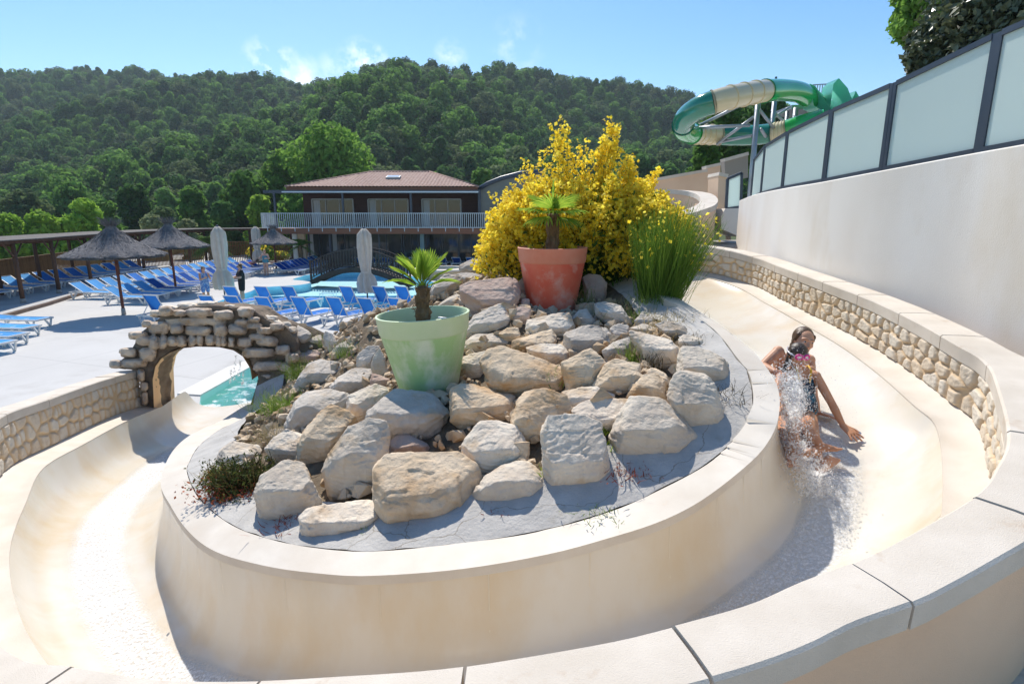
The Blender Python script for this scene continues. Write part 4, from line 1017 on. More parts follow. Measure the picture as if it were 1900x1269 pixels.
ST = [(575,170,125,95),(690,185,110,62),(860,180,240,82),(1065,200,190,86),(1250,180,140,95),(1320,238,110,44),(420,275,80,60),(525,308,180,112),(668,316,118,92),(850,332,245,82),(1035,325,125,104),
 (1180,322,165,92),(1215,262,120,60),(1322,292,135,52),(1405,332,130,62),(1350,384,150,60),(345,365,160,55),(392,415,140,86),(480,432,92,132),(555,425,68,122),(632,420,84,86),(712,420,94,98),(798,415,68,108),
 (865,415,58,98),(950,415,88,98),(1018,420,48,98),(1064,420,44,94),(1130,430,64,98),(1240,430,136,82),(1430,420,190,86),(1510,300,130,70),(262,515,135,86),(430,530,155,122),(1358,515,285,90),(1560,495,130,90),
 (160,612,100,66),(308,606,235,80),(1440,632,260,96),(1640,560,120,90),(1580,640,110,80),(368,705,66,110),(395,800,60,80),(398,900,64,120),(1420,720,120,60),(1560,740,150,90),(1450,820,140,90),(850,255,560,66)]
bmA = {0: bmesh.new(), 1: bmesh.new()}
def masonry(ST, name, parent):
    rng = random.Random(8); bm = bmesh.new()
    for k, (cx_, cy_, w_, h_) in enumerate(ST):
        pts = []; big = w_ > 400
        for i in range(9):
            a = i*2*math.pi/9 + rng.uniform(-.2, .2); ex = abs(math.cos(a))**.55*math.copysign(1, math.cos(a)); ey = abs(math.sin(a))**.6*math.copysign(1, math.sin(a))
            x, y = cx_+ex*w_*.5*rng.uniform(.9, 1.05), cy_+ey*h_*.5*rng.uniform(.88, 1.05)
            pts.append(az(x, y, AY+.03)); pts.append(az(x, y, AY+.55))
            pts.append(az(cx_+(x-cx_)*.66, cy_+(y-cy_)*.66, AY-rng.uniform(.05, .12)+(.1 if big else 0)))
        h = hull_rock(pts, k+500, 1); me = bpy.data.meshes.new('t'); h.to_mesh(me); h.free(); bm.from_mesh(me); bpy.data.meshes.remove(me)
    return queue_rock(bm, name, mat('arch_stone', (.64, .52, .40), rough=.95, col2=(.46, .38, .31), vs=3.4, vmix=(.42, .58), stain=(.40, .25, .13), ss=4.3, stmix=(.54, .7), bump=.8, bs=24, dist=.02), .011, parent)
masonry(ST, 'stonework', arch)
cap = [(600,150,150,60),(760,128,170,60),(930,112,180,56),(1100,138,160,60),(1250,160,130,56),(500,190,110,60),(1390,225,120,60),(420,280,90,50),(1500,270,120,60),(310,385,90,44),(230,505,90,40),(1620,330,110,70),(1460,240,130,70),(1570,290,120,70),(1640,420,110,80),(1545,385,130,80),(1650,520,120,90),(1570,470,110,70)]
_AY = AY; AY = _AY+.30; cap_o = masonry(cap, 'cap_stones', arch); cap_o.data.materials.clear(); cap_o.data.materials.append(RM['p']); AY = _AY
finish_rocks()
# thin streams of water falling from the arch into the splash pool
for i, (x, y0_, y1_) in enumerate(((1172,520,740),(1215,560,700),(1150,640,720),(1250,600,760))):
    pass
# ================================================================== POTS AND POTTED PALMS
def pot(label, px, R0, Hh, rb, m, m2, tilt=(0, 0)):
    base = px; t = thing('plant_pot', label, 'plant pot', base); t.rotation_euler = (tilt[0], tilt[1], 0)
    band = .30*Hh; rt = R0; rbody = R0*.915
    r_at = lambda z: rb + (rbody-rb)*(z/(Hh-band*.9))
    zs = Hh-band*.78
    b = MB(); b.lathe([(rb-.03, 0), (rb-.008, .0), (rb, .012)] + [(r_at(z), z) for z in np.linspace(.05, zs, 8)], 64, close=False); b.build('body', m, t, True, 50)
    b = MB(); b.lathe([(r_at(zs)-.002, zs-.004), (rt-.028, zs), (rt-.020, zs+.012), (rt-.004, Hh-.012), (rt, Hh-.004), (rt-.006, Hh), (rt-.018, Hh), (rt-.026, Hh-.012), (rt-.05, zs), (rb*1.15, Hh*.45)], 64); b.build('rim', m2, t, True, 50)
    b = MB(); zz = Hh*.80; rs = rt-.045
    b.grid([[(rs*q*math.cos(a), rs*q*math.sin(a), zz+.02*noise.noise((q*9*math.cos(a), q*9*math.sin(a), 1))) for a in np.linspace(0, 2*math.pi, 33)] for q in (.01, .3, .6, .85, 1)])
    b.build('potting_soil', M_SOIL, t, True)
    return t
M_GP = mat('green_plastic', (.40, .60, .26), rough=.5, col2=(.48, .64, .34), vs=5, vmix=(.42, .6), stain=(.68, .75, .55), ss=4.5, stmix=(.50, .64), stretch=(1, 1, .7), bump=.03)
M_GP2 = mat('green_plastic_faded', (.54, .68, .42), rough=.55, col2=(.60, .71, .50), vs=4)
M_RP = mat('red_plastic', (.76, .12, .065), rough=.5, col2=(.77, .19, .11), vs=3, vmix=(.4, .65), stain=(.76, .36, .28), ss=4.2, stmix=(.50, .66), bump=.03)
M_RP2 = mat('red_plastic_faded', (.74, .24, .15), rough=.55, col2=(.76, .32, .22), vs=4)
gpb = Pd(789, 738, 1.60) + Vector((0, .26, 0)); rpb = Pd(1026, 580, 1.13) + Vector((0, .25, 0))
kz = (gpb.y*CP + (EYE-gpb.z)*SP)
GPOT = pot('pale green plastic plant pot on the rocks, nearer of the two big pots', gpb, .43, .73, .27, M_GP, M_GP2, (0, R(-3)))
RPOT = pot('faded red plastic plant pot on the rocks in front of the yellow broom', rpb, .425, .76, .29, M_RP, M_RP2)
M_FAN = leaf_mat('fan_leaf', (.24, .40, .045), (.46, .56, .08), .55, .4)
M_FIB = mat('palm_fibre', (.14, .085, .045), rough=1, col2=(.26, .17, .09), vs=9, bump=1, bs=30, dist=.03, stretch=(1, 1, .3))
def fan_leaf(b, hub, dirv, Lr, nseg, spread, upv, tints, fold=.018, droop=.0, rng=random):
    d = dirv.normalized(); s = d.cross(upv).normalized(); nrm = s.cross(d).normalized()
    for i in range(nseg):
        a = -spread/2 + spread*i/(nseg-1)
        sd = (d*math.cos(a)+s*math.sin(a)).normalized(); L_ = Lr*(.80+.20*math.cos(a*.8))*rng.uniform(.92, 1.05)
        pr = nrm.cross(sd).normalized(); w0, w1 = .004, .011*Lr/.3
        p0 = hub; p1 = hub+sd*L_*.5 + nrm*.01; p2 = hub+sd*L_*.82 - Vector((0, 0, droop*.3)); p3 = hub+sd*L_ - Vector((0, 0, droop))
        for sg in (-1, 1):
            n0 = len(b.v)
            b.v += [tuple(p0), tuple(p0+pr*sg*w0+nrm*fold*.3), tuple(p1), tuple(p1+pr*sg*w1+nrm*fold*.6), tuple(p2), tuple(p2+pr*sg*w1*.8+nrm*fold*.4), tuple(p3)]
            b.f += [(n0, n0+1, n0+3, n0+2), (n0+2, n0+3, n0+5, n0+4), (n0+4, n0+5, n0+6)]
            tints += [rng.uniform(0, .8)]*7
def tinted(b, name, m, parent, tints):
    o = b.build(name, m, parent); at_ = o.data.attributes.new('tint', 'FLOAT', 'POINT'); at_.data.foreach_set('value', np.array(tints, np.float32)); return o
def fan_palm(label, loc, th, tr, fans, seed, Lr):
    rng = random.Random(seed); t = thing('fan_palm', label, 'palm', loc)
    b = MB(); b.lathe([(tr*(1.15-.15*k/9)*(1+.12*math.sin(k*2.1)), th*k/9) for k in range(10)] + [(tr*.35, th*1.06)], 14, wob=lambda a, i: 1+.14*math.sin(a*3+i*1.7)+.08*math.sin(a*7+i))
    for k in range(70):
        a = rng.uniform(0, 6.28); z = th*rng.uniform(.15, 1.0); r = tr*1.0; q = Vector((math.cos(a)*r, math.sin(a)*r, z))
        b.bar(q, q+Vector((math.cos(a)*rng.uniform(.01, .05), math.sin(a)*rng.uniform(.01, .05), rng.uniform(-.03, .09))), .012, .003)
    b.build('trunk', M_FIB, t)
    top = Vector((0, 0, th*1.0))
    for (ax, el, pl, sp, ns) in fans:
        d = Vector((math.cos(el)*math.cos(ax), math.cos(el)*math.sin(ax), math.sin(el)))
        hub = top+d*pl; f = MB(); ti = []
        f.tube([top-Vector((0, 0, .03)), top+d*pl*.6+Vector((0, 0, .01)), hub], [.009, .006, .005], 5); ti += [.5]*len(f.v)
        fan_leaf(f, hub, d, Lr*rng.uniform(.9, 1.05), ns, sp, Vector((0, 0, 1)) if abs(d.z) < .85 else Vector((math.sin(ax), -math.cos(ax), .1)), ti, droop=.02 if el > .3 else .05, rng=rng)
        tinted(f, 'fan_leaf', M_FAN, t, ti)
    return t
fan_palm('small fan palm with a shaggy trunk growing in the pale green pot', gpb+Vector((-.035, .0, .56)), .40, .060,
  [(1.57, 1.25, .07, 1.3, 12), (3.0, 1.0, .07, 1.0, 11), (.15, .95, .10, .9, 10), (3.3, .65, .06, .9, 9), (6.1, .6, .06, .9, 9), (4.7, 1.2, .06, 1.2, 11), (0.3, .25, .05, .8, 7), (2.9, .25, .05, .8, 7), (2.2, 1.2, .08, 1.0, 11), (5.4, 1.05, .07, 1.0, 11), (.9, 1.1, .09, 1.0, 11), (3.8, .95, .07, 1.0, 10)], 3, .32)
fan_palm('small bright fan palm with a round head growing in the red pot', rpb+Vector((.0, .0, .58)), .56, .070,
  [(1.57, 1.1, .10, 3.0, 20), (4.7, 1.25, .12, 3.2, 22), (2.6, .7, .10, 2.6, 18), (.5, .7, .10, 2.6, 18), (3.3, .2, .12, 2.2, 15), (6.1, .15, .12, 2.2, 15), (4.0, -.25, .10, 1.6, 12), (5.4, -.3, .10, 1.6, 12), (4.7, .1, .14, 2.4, 16), (4.7, .6, .12, 3.0, 20)], 5, .34)
# round white garden spotlight lying in the green pot
sp_ = gpb + Vector((.16, -.05, .685)); gl = thing('garden_spotlight', 'small round white garden spotlight on the soil in the green pot', 'garden light', sp_); gl.rotation_euler = (R(-14), R(8), 0)
MB().lathe([(.0, .012), (.048, .012), (.056, .006), (.056, -.004), (.05, -.01)], 28).build('cap', mat('white_plastic', (.75, .76, .76), rough=.4), gl, True, 40)
MB().lathe([(.046, -.01), (.03, -.07), (.0, -.075)], 20).build('housing', mat('black_plastic', (.02, .02, .022), rough=.5), gl, True, 40)
MB().bar((-.02, -.03, .016), (.025, .03, .016), .008, .004).build('switch', mat('switch_black', (.02, .02, .02)), gl)
# ================================================================== PLANTS ON THE ISLAND
M_STEM = leaf_mat('broom_stem', (.050, .11, .018), (.12, .21, .035), .3)
M_STEM2 = leaf_mat('green_stem', (.070, .15, .020), (.17, .28, .04), .35)
M_FLOW = mat('broom_flower', (.95, .73, .035), rough=.6, attr=(.97, .86, .13), trans=.6, spec=.2)
def strands(rng, roots, tips, w0, w1, bend, k=5, sag=0):
    """flat two-sided tapering strips from roots to tips; returns V,F,curve samples"""
    n = len(roots); t = np.linspace(0, 1, k)[None, :, None]
    mid = rng.normal(0, bend, (n, 1, 3)); C = roots[:, None]*(1-t) + tips[:, None]*t + mid*np.sin(np.pi*t)*.5
    C[..., 2] += (np.sin(np.pi*t[..., 0]*.5)-t[..., 0])*np.linalg.norm(tips-roots, axis=1)[:, None]*.10 - sag*t[..., 0]**2
    sd = rng.normal(0, 1, (n, 1, 3)); sd[..., 2] *= .2; sd /= np.linalg.norm(sd, axis=2, keepdims=True)
    wd = (w0 + (w1-w0)*t)
    V = np.stack([C-sd*wd/2, C+sd*wd/2], 2).reshape(n, k*2, 3)
    F = []
    for j in range(k-1): F.append([2*j, 2*j+1, 2*j+3, 2*j+2])
    F = (np.array(F)[None] + (np.arange(n)*2*k)[:, None, None]).reshape(-1, 4)
    return V.reshape(-1, 3), F, C
def tuft(name, label, cat, base, h, n, m, spread=.5, rad=.08, w=.006, seed=1, group=None, lean=(0, 0), sag=.1):
    rng = np.random.RandomState(seed); r = rng.normal(0, rad, (n, 3)); r[:, 2] = -.02
    d = rng.normal(0, spread, (n, 3)); d[:, 2] = 1; d[:, 0] += lean[0]; d[:, 1] += lean[1]; d /= np.linalg.norm(d, axis=1)[:, None]
    tp = r + d*h*rng.uniform(.45, 1.1, (n, 1))
    V, F, _ = strands(rng, r, tp, w, w*.25, h*.18, 5, sag*h)
    o = link(name, np_mesh(name, V, F, True, cols=np.repeat(rng.rand(n), 10)), m); o.location = base
    return tag(o, label, cat, group)
# yellow broom
BR = Pd(1075, 560, 1.08); BR = Vector((1.0, 8.0, 2.55))
def env_pt(rng, n):
    """tips on the dome of the bush"""
    a = rng.uniform(-1, 1, n); a = np.sign(a)*np.abs(a)**.85*1.50
    ph = rng.uniform(0, 2*np.pi, n)
    ca = np.sin(a); sa = np.cos(a)
    x = ca*1.50*rng.uniform(.5, 1.05, n); yv = rng.uniform(-1, 1, n)*.95*np.sqrt(np.clip(1-(x/1.60)**2, .05, 1))
    top = 1.74*np.clip(1-np.abs(x/1.60)**3.2, .05, 1)**.5*np.sqrt(np.clip(1-(yv/1.35)**2, .05, 1))
    z = top*rng.uniform(.25, 1.03, n)**.5
    z += .16*np.array([noise.noise((q*2.6, w*2.6, 3)) for q, w in zip(x, yv)])
    return np.stack([x, yv, z], 1)
broom = thing('broom_bush', 'big rounded broom bush covered in yellow flowers behind the red pot', 'bush', BR)
rng = np.random.RandomState(21)
N = 3400; tips = env_pt(rng, N); roots = rng.normal(0, .16, (N, 3))*[1.6, 1, 0]; roots[:, 2] = rng.uniform(-.25, .05, N)
spk = []
for (u, v, cnt) in ((1040, 226, 26), (1036, 250, 20), (1140, 228, 34), (1132, 245, 30), (1125, 270, 24), (1165, 290, 24), (975, 300, 8), (1215, 315, 16), (1180, 300, 16), (920, 335, 10), (1090, 265, 14), (1060, 275, 16), (950, 320, 12), (1010, 285, 14)):
    p = Py(u, v, BR.y+rng.uniform(-.25, .2)) - BR
    for _ in range(int(cnt*.55)): spk.append(np.array(p) + rng.normal(0, .06, 3) - np.array([0, 0, abs(rng.normal(0, .10))]))
spk = np.array(spk); tips = np.vstack([tips, spk]); roots = np.vstack([roots, rng.normal(0, .2, (len(spk), 3))*[1.5, 1, 0]])
V, F, C = strands(rng, roots, tips, .011, .004, .10, 6)
link('stems', np_mesh('stems', V, F, True, cols=np.repeat(rng.rand(len(tips)), 12)), M_STEM, broom)
# inner fine twigs, dark mass of the bush
n2 = 9000; ii = rng.randint(0, N, n2); tq = rng.uniform(.30, .98, n2); jj = np.clip((tq*5).astype(int), 0, 4); fr = tq*5-jj
P = C[ii, jj]*(1-fr[:, None]) + C[ii, jj+1]*fr[:, None] + rng.normal(0, .035, (n2, 3))
V, F = cards(rng, P, np.tile([0, 0, .4], (n2, 1)), .030, 3.6, 1.0)
link('twigs', np_mesh('twigs', V, F, False, cols=np.repeat(rng.rand(n2)*.8, 4)), M_STEM, broom)
# flowers along the outer part of the stems, sparser low down and inside
nf = 60000; ii = np.r_[rng.randint(0, N, nf-2600), N+rng.randint(0, len(spk), 2600)]
tq = 1-rng.rand(nf)**1.7*.42; jj = np.clip((tq*5).astype(int), 0, 4); fr = tq*5-jj
P = C[ii, jj]*(1-fr[:, None]) + C[ii, jj+1]*fr[:, None] + rng.normal(0, .020, (nf, 3))
keep = (rng.rand(nf) < np.clip((P[:, 2]-.15)/.60, .12, 1)) & ~((P[:, 0] > .75) & (P[:, 2] < .55)); P = P[keep]; nf = len(P)
nd = P/np.linalg.norm(P, axis=1)[:, None]
Vs = []; Fs = []; Ts = []
for q in range(2):
    V, F = cards(rng, P + rng.normal(0, .008, P.shape), nd*.6+np.array([0, -.3, .3]), .040, 1.15, .8)
    Vs.append(V); Fs.append(F + q*4*nf); Ts.append(np.repeat(rng.rand(nf), 4))
tag(link('flowers', np_mesh('flowers', np.vstack(Vs), np.vstack(Fs), False, cols=np.concatenate(Ts)), M_FLOW, broom), kind='stuff')
# green broom on the right
GB = Vector((1.68, 6.55, 2.62))
gb = thing('green_broom_bush', 'upright bright green rush like bush with few yellow flowers, right of the yellow broom', 'bush', GB)
rng = np.random.RandomState(5); N2 = 2300
roots = rng.normal(0, .09, (N2, 3)); roots[:, 2] = -.1
tx = rng.uniform(-.36, .62, N2); ty = rng.normal(0, .28, N2); tz = 1.22*rng.uniform(.35, 1.0, N2)**.7*np.clip(1.10-.45*np.abs(tx-.12), .3, 1.2)
tx *= tz**.6
V, F, C = strands(rng, roots, np.stack([tx, ty, tz], 1), .0062, .0025, .07, 6)
link('stems', np_mesh('stems', V, F, True, cols=np.repeat(rng.rand(N2), 12)), M_STEM2, gb)
nf = 190; ii = rng.randint(0, N2, nf); P = C[ii, -1] + rng.normal(0, .02, (nf, 3)); P = P[(P[:, 2] > .5)]
P = np.vstack([P, rng.normal(0, .05, (70, 3))*[2.2, 1, 1] + [.05, .1, .86]])
V, F = cards(rng, P, np.tile([0, -.3, .4], (len(P), 1)), .034, 1.2, .8)
tag(link('flowers', np_mesh('flowers', V, F, False, cols=np.repeat(rng.rand(len(P)), 4)), M_FLOW, gb), kind='stuff')
# grasses, heather and succulents between the rocks
M_GR = leaf_mat('grass_green', (.10, .19, .025), (.26, .34, .07), .4, .6)
M_DRY = leaf_mat('grass_dry', (.32, .25, .12), (.50, .42, .24), .3, .7)
M_HEA = leaf_mat('heather', (.035, .035, .014), (.12, .085, .035), .2, .8)
M_SED = leaf_mat('red_sedum', (.26, .05, .025), (.40, .12, .05), .2, .6)
M_LIME = leaf_mat('lime_leaf', (.22, .36, .03), (.42, .52, .06), .4, .5)
G_ = 'weeds and grasses between the rocks'
TU = [ (560,700,.42,260,M_GR,.55,.10,'tall arching green grass tuft beside the stone arch',(-.25,-.2)), (520,760,.34,420,M_GR,.6,.13,'dense green grass tuft at the left end of the island',(-.2,-.2)),
 (508,812,.22,260,M_DRY,.7,.10,'straw coloured dry grass under the dense green tuft',(-.2,-.3)), (640,660,.30,90,M_GR,.45,.08,'thin grass blades behind the long sloping grey rock',(0,0)),
 (600,640,.32,110,M_GR,.5,.10,'grass patch below the big boulder of the arch',(0,-.1)), (745,640,.22,60,M_GR,.5,.08,'short grass beside the rim of the green pot',(0,0)),
 (690,690,.16,110,M_DRY,.8,.10,'dry yellow grass lying left of the green pot',(0,0)), (1022,712,.20,60,M_GR,.5,.05,'small grass tuft in front of the biggest middle slab',(0,-.2)),
 (1175,672,.24,80,M_GR,.28,.04,'small upright green weed between the rocks right of the middle',(0,0)), (1205,680,.20,120,M_HEA,.5,.05,'dry dark seed head plant beside the small upright weed',(0,0)),
 (1230,620,.18,130,M_DRY,.6,.09,'pale dry grass behind the broad white topped rock',(0,0)), (1180,590,.20,150,M_GR,.6,.14,'short mixed grass at the foot of the yellow broom',(0,0)),
 (1235,600,.16,160,M_DRY,.7,.16,'brown dry grass under the green broom',(0,-.1)), (1120,590,.20,80,M_GR,.5,.08,'green grass right of the red pot',(0,0)),
 (1160,566,.16,150,M_DRY,.7,.15,'dry straw grass in the shade under the yellow broom',(0,0)), (1255,588,.13,170,M_DRY,.8,.13,'dry grass on the soil at the right foot of the green broom',(0,0)), (1285,632,.12,130,M_HEA,.8,.10,'dark withered weeds on the right rim below the green broom',(0,0)), (1210,560,.2,150,M_GR,.5,.12,'short green grass at the foot of the green broom',(0,0)),
 (1085,572,.34,60,M_GR,.22,.03,'tall thin weed against the right side of the red pot',(0,0)), (1340,735,.15,140,M_HEA,.8,.08,'withered dark plant at the right rim beside the stacked boulders',(0,0)),
 (1135,835,.09,40,M_LIME,.7,.02,'lime green succulent behind the big square front block',(0,0)), (1128,805,.07,30,M_LIME,.9,.03,'small yellow green plant above the lime succulent',(0,0)),
 (1160,868,.08,150,M_SED,.9,.09,'red sedum patch under the large pointed rock',(0,-.2)), (540,970,.08,150,M_SED,.9,.08,'red sedum patch beside the long low flat slab',(0,-.2)),
 (930,940,.05,60,M_SED,1.0,.05,'tiny red sedum below the oval front boulder',(0,-.2)), (1012,885,.10,40,M_LIME,.5,.02,'small lime weed left of the big square front block',(0,0)),
 (1070,880,.06,50,M_GR,.7,.03,'moss cushion on the foot of the big square front block',(0,0)), (1236,790,.09,40,M_LIME,.6,.03,'yellow green weed left of the lower stacked boulder',(0,0)),
 (685,983,.05,30,M_LIME,.9,.02,'tiny star shaped green plant on the long low flat slab',(0,0)), (1285,690,.15,90,M_GR,.6,.06,'grass left of the upper stacked boulder',(0,0)),
 (1120,935,.05,160,M_GR,1.0,.10,'thin strip of grass in the crack of the rim at the front',(0,0))]
for k, (u, v, h, n, m, spd, rad, lab, ln) in enumerate(TU):
    tuft('weed' if m in (M_LIME, M_SED, M_HEA) else 'grass_tuft', lab, 'plant' if m in (M_LIME, M_SED, M_HEA) else 'grass', hit_mound(u, v), h, n, m, spd, rad, .006 if m not in (M_SED, M_LIME) else .009, k+3, G_, ln)
hb = hit_mound(450, 905); rng = np.random.RandomState(9)
hea = thing('heather_bush', 'dark brownish green heather clump on the rim at the left front', 'bush', hb)
N3 = 900; r = rng.normal(0, .09, (N3, 3)); r[:, 2] = -.02; d = rng.normal(0, .8, (N3, 3)); d[:, 2] = np.abs(d[:, 2])+.35; d /= np.linalg.norm(d, axis=1)[:, None]
V, F, C = strands(rng, r, r+d*rng.uniform(.12, .30, (N3, 1))*[1.15, .8, 1], .007, .004, .03, 4); link('twigs', np_mesh('twigs', V, F, True, cols=np.repeat(rng.rand(N3), 8)), M_HEA, hea)
P = C[rng.randint(0, N3, 2600), rng.randint(1, 4, 2600)] + rng.normal(0, .012, (2600, 3)); V, F = cards(rng, P, np.tile([0, 0, .6], (2600, 1)), .016, 2.0, .9)
link('leaves', np_mesh('leaves', V, F, False, cols=np.repeat(rng.rand(2600), 4)), leaf_mat('heather_leaf', (.045, .075, .018), (.13, .15, .035), .3, .7), hea)
P = rng.normal(0, .12, (900, 3))*[1.3, .9, .25] + [-.02, -.08, .03]; V, F = cards(rng, P, np.tile([0, -.2, .6], (900, 1)), .018, 1.6, .9)
link('base_leaves', np_mesh('base_leaves', V, F, False, cols=np.repeat(rng.rand(900), 4)), M_SED, hea)
yl = hit_mound(415, 880)
o = tuft('sedum_cushion', 'yellow green and rusty sedum cushion left of the dark heather clump', 'plant', yl, .16, 420, leaf_mat('sedum_mix', (.20, .10, .03), (.24, .26, .05), .3, .7), .9, .09, .010, 77, None, (0, 0), .2)
# ================================================================== TREES BEYOND THE POOL
def tree(name, label, base, h, r, kind, n, size, seed, nl=9, cbase=.25, cat='tree', group=None, flat=.85, spread=.75, trunk=True):
    rng = np.random.RandomState(seed); t = thing(name, label, cat, base, 0, group)
    lb = lobes_for(rng, h, r, nl, cbase, flat); me = crown(seed, lb, n, size, .45, spread=spread); link('crown', me, LEAF[kind], t)
    if trunk: trunk_mesh(rng, h, r, lb, max(.10, h*.018)).build('trunk', M_BARK, t, True)
    return t
def T(u, v_top, y, r_px, kind, label, z0=-2.5, n=3500, size=.42, seed=1, name='tree', nl=10, **kw):
    top = Py(u, v_top, y); h = (top.z - z0)*.97; r = r_px*y/FPX
    return tree(name, label, (top.x, y, z0), h, r, kind, n, size, seed, nl, **kw)
GT = 'trees between the pool terrace and the hill'
T(602, 210, 62, 112, 'fresh', 'tallest broad leafy tree standing behind the left end of the pool house', n=16000, size=.36, seed=31, nl=18, cbase=.10, group=GT)
T(520, 262, 66, 60, 'fresh', 'leafy tree left of the tallest tree behind the pool house', n=8000, size=.36, seed=32, nl=12, group=GT)
T(448, 305, 60, 58, 'mid', 'round green tree between the thatched parasols and the pool house', n=8000, size=.36, seed=33, nl=12, cbase=.1, group=GT)
T(480, 345, 55, 40, 'bright', 'lighter green tree just left of the pool house balcony', n=5000, size=.33, seed=45, nl=9, cbase=.1, group=GT)
T(352, 332, 62, 42, 'mid', 'medium green tree behind the second thatched parasol', n=6000, size=.36, seed=34, nl=10, cbase=.1, group=GT)
T(245, 330, 64, 50, 'dark', 'dark green tree above the nearest thatched parasol', n=7000, size=.36, seed=35, nl=11, cbase=.1, group=GT)
T(150, 352, 47, 50, 'bright', 'bright yellow green tree left of the nearest thatched parasol', n=6000, size=.30, seed=36, nl=10, cbase=.1, group=GT)
T(70, 378, 45, 55, 'bright', 'bright yellow green bushy tree behind the wooden pergola', n=6000, size=.30, seed=37, nl=10, cbase=.1, group=GT)
T(8, 388, 43, 46, 'bright', 'bright bush cut by the left edge of the picture behind the pergola', n=5000, size=.30, seed=38, nl=9, cbase=.1, group=GT)
T(278, 388, 50, 38, 'pale', 'pale silvery shrub between the two near thatched parasols', n=4000, size=.26, seed=39, nl=8, cbase=.15, group=GT)
T(345, 396, 51, 32, 'pale', 'pale silvery shrub right of the second thatched parasol', n=3200, size=.26, seed=40, nl=8, cbase=.15, group=GT)
T(40, 345, 74, 60, 'olive', 'grey green tree rising behind the bright bushes at the far left', n=6000, size=.42, seed=41, nl=11, cbase=.1, group=GT)
T(130, 330, 80, 60, 'mid', 'green tree crown above the bright yellow green trees at the left', n=6000, size=.42, seed=42, nl=11, cbase=.1, group=GT)
T(410, 360, 56, 36, 'dark', 'dark tree behind the palm and the nearest folded parasol', n=5000, size=.34, seed=43, nl=9, cbase=.1, group=GT)
T(893, 290, 66, 36, 'mid', 'small round tree right of the pool house roof', n=4500, size=.34, seed=44, nl=9, cbase=.1, group=GT)
T(300, 375, 58, 36, 'olive', 'grey green tree behind the pale silvery shrubs', n=4500, size=.34, seed=46, nl=9, cbase=.1, group=GT)
T(190, 360, 58, 40, 'mid', 'mid green tree between the dark tree and the bright tree at the left', n=5000, size=.34, seed=47, nl=9, cbase=.1, group=GT)
GH = 'trees on the terraced slope'
for k, (u, v, y, rp, kd, lab) in enumerate([(828,232,150,16,'rust','reddish brown tree on the slope above the pool house'), (858,250,150,12,'rust','smaller reddish brown tree right of the first one on the slope'),
  (770,232,148,16,'mid','slim green tree left of the reddish trees on the slope'), (725,240,140,16,'olive','greyish tree at the left end of the terraced slope'),
  (910,228,160,20,'mid','round green tree above the row of chalets'), (960,232,150,20,'dark','dark tree above the right chalets, beside the broom'), (905,256,140,14,'dark','small dark tree between the chalets'),
  (740,300,110,16,'olive','pale greyish shrub above the pool house roof'), (800,312,100,26,'dark','dark low bush behind the ridge of the pool house'),
  (1245,318,60,26,'olive','grey green bush between the yellow broom and the sloping tan wall'), (1190,275,95,40,'dark','dark tree behind the right side of the yellow broom')]):
    g = Py(u, v, y); T(u, v, y, rp, kd, lab, z0=min(float(hill_z(np.float64(g.x/y), np.float64(y))), g.z-3), n=1600, size=.5, seed=80+k, nl=7, cbase=.1, group=GH)
# trees at the top right behind the glass fence
def TR(u, v, y, rp, kind, label, seed, n, size, cz=0, nl=12, tr=2.6):
    c = Py(u, v, y); r = rp*y/FPX; h = c.z + r - tr
    return tree('tree', label, (c.x, y, tr), h, r, kind, n, size, seed, nl, max(.1, (c.z-r-tr)/h), group='trees behind the glass fence')
LEAF['sage'] = leaf_mat('leaf_sage', (.055, .085, .035), (.17, .19, .10), .25, .35, spec=.5)
TR(1830, 55, 13, 135, 'sage', 'dark glossy leaved tree rising behind the glass fence at the top right', 51, 15000, .10, nl=16)
TR(1745, 110, 13.5, 72, 'sage', 'lower dark branch mass of the glossy tree just above the fence rail', 54, 6000, .09, nl=8)
TR(1712, 0, 19, 60, 'fresh', 'light green feathery tree at the top edge left of the glossy tree', 52, 5000, .14, nl=9)
TR(1372, 205, 40, 22, 'mid', 'small tree top peeking above the tube slide', 53, 1500, .30, nl=6)
TR(1345, 240, 36, 48, 'mid', 'leafy tree behind the steel supports of the tube slide', 55, 5000, .24, nl=10)
TR(1420, 240, 38, 55, 'dark', 'dark tree behind the middle of the tube slide', 56, 5000, .26, nl=10)
TR(1310, 300, 34, 34, 'mid', 'bush below the lower bend of the tube slide', 57, 3000, .22, nl=8)
TR(1480, 285, 36, 60, 'dark', 'dark tree under the far end of the tube slide', 58, 4000, .26, nl=10)
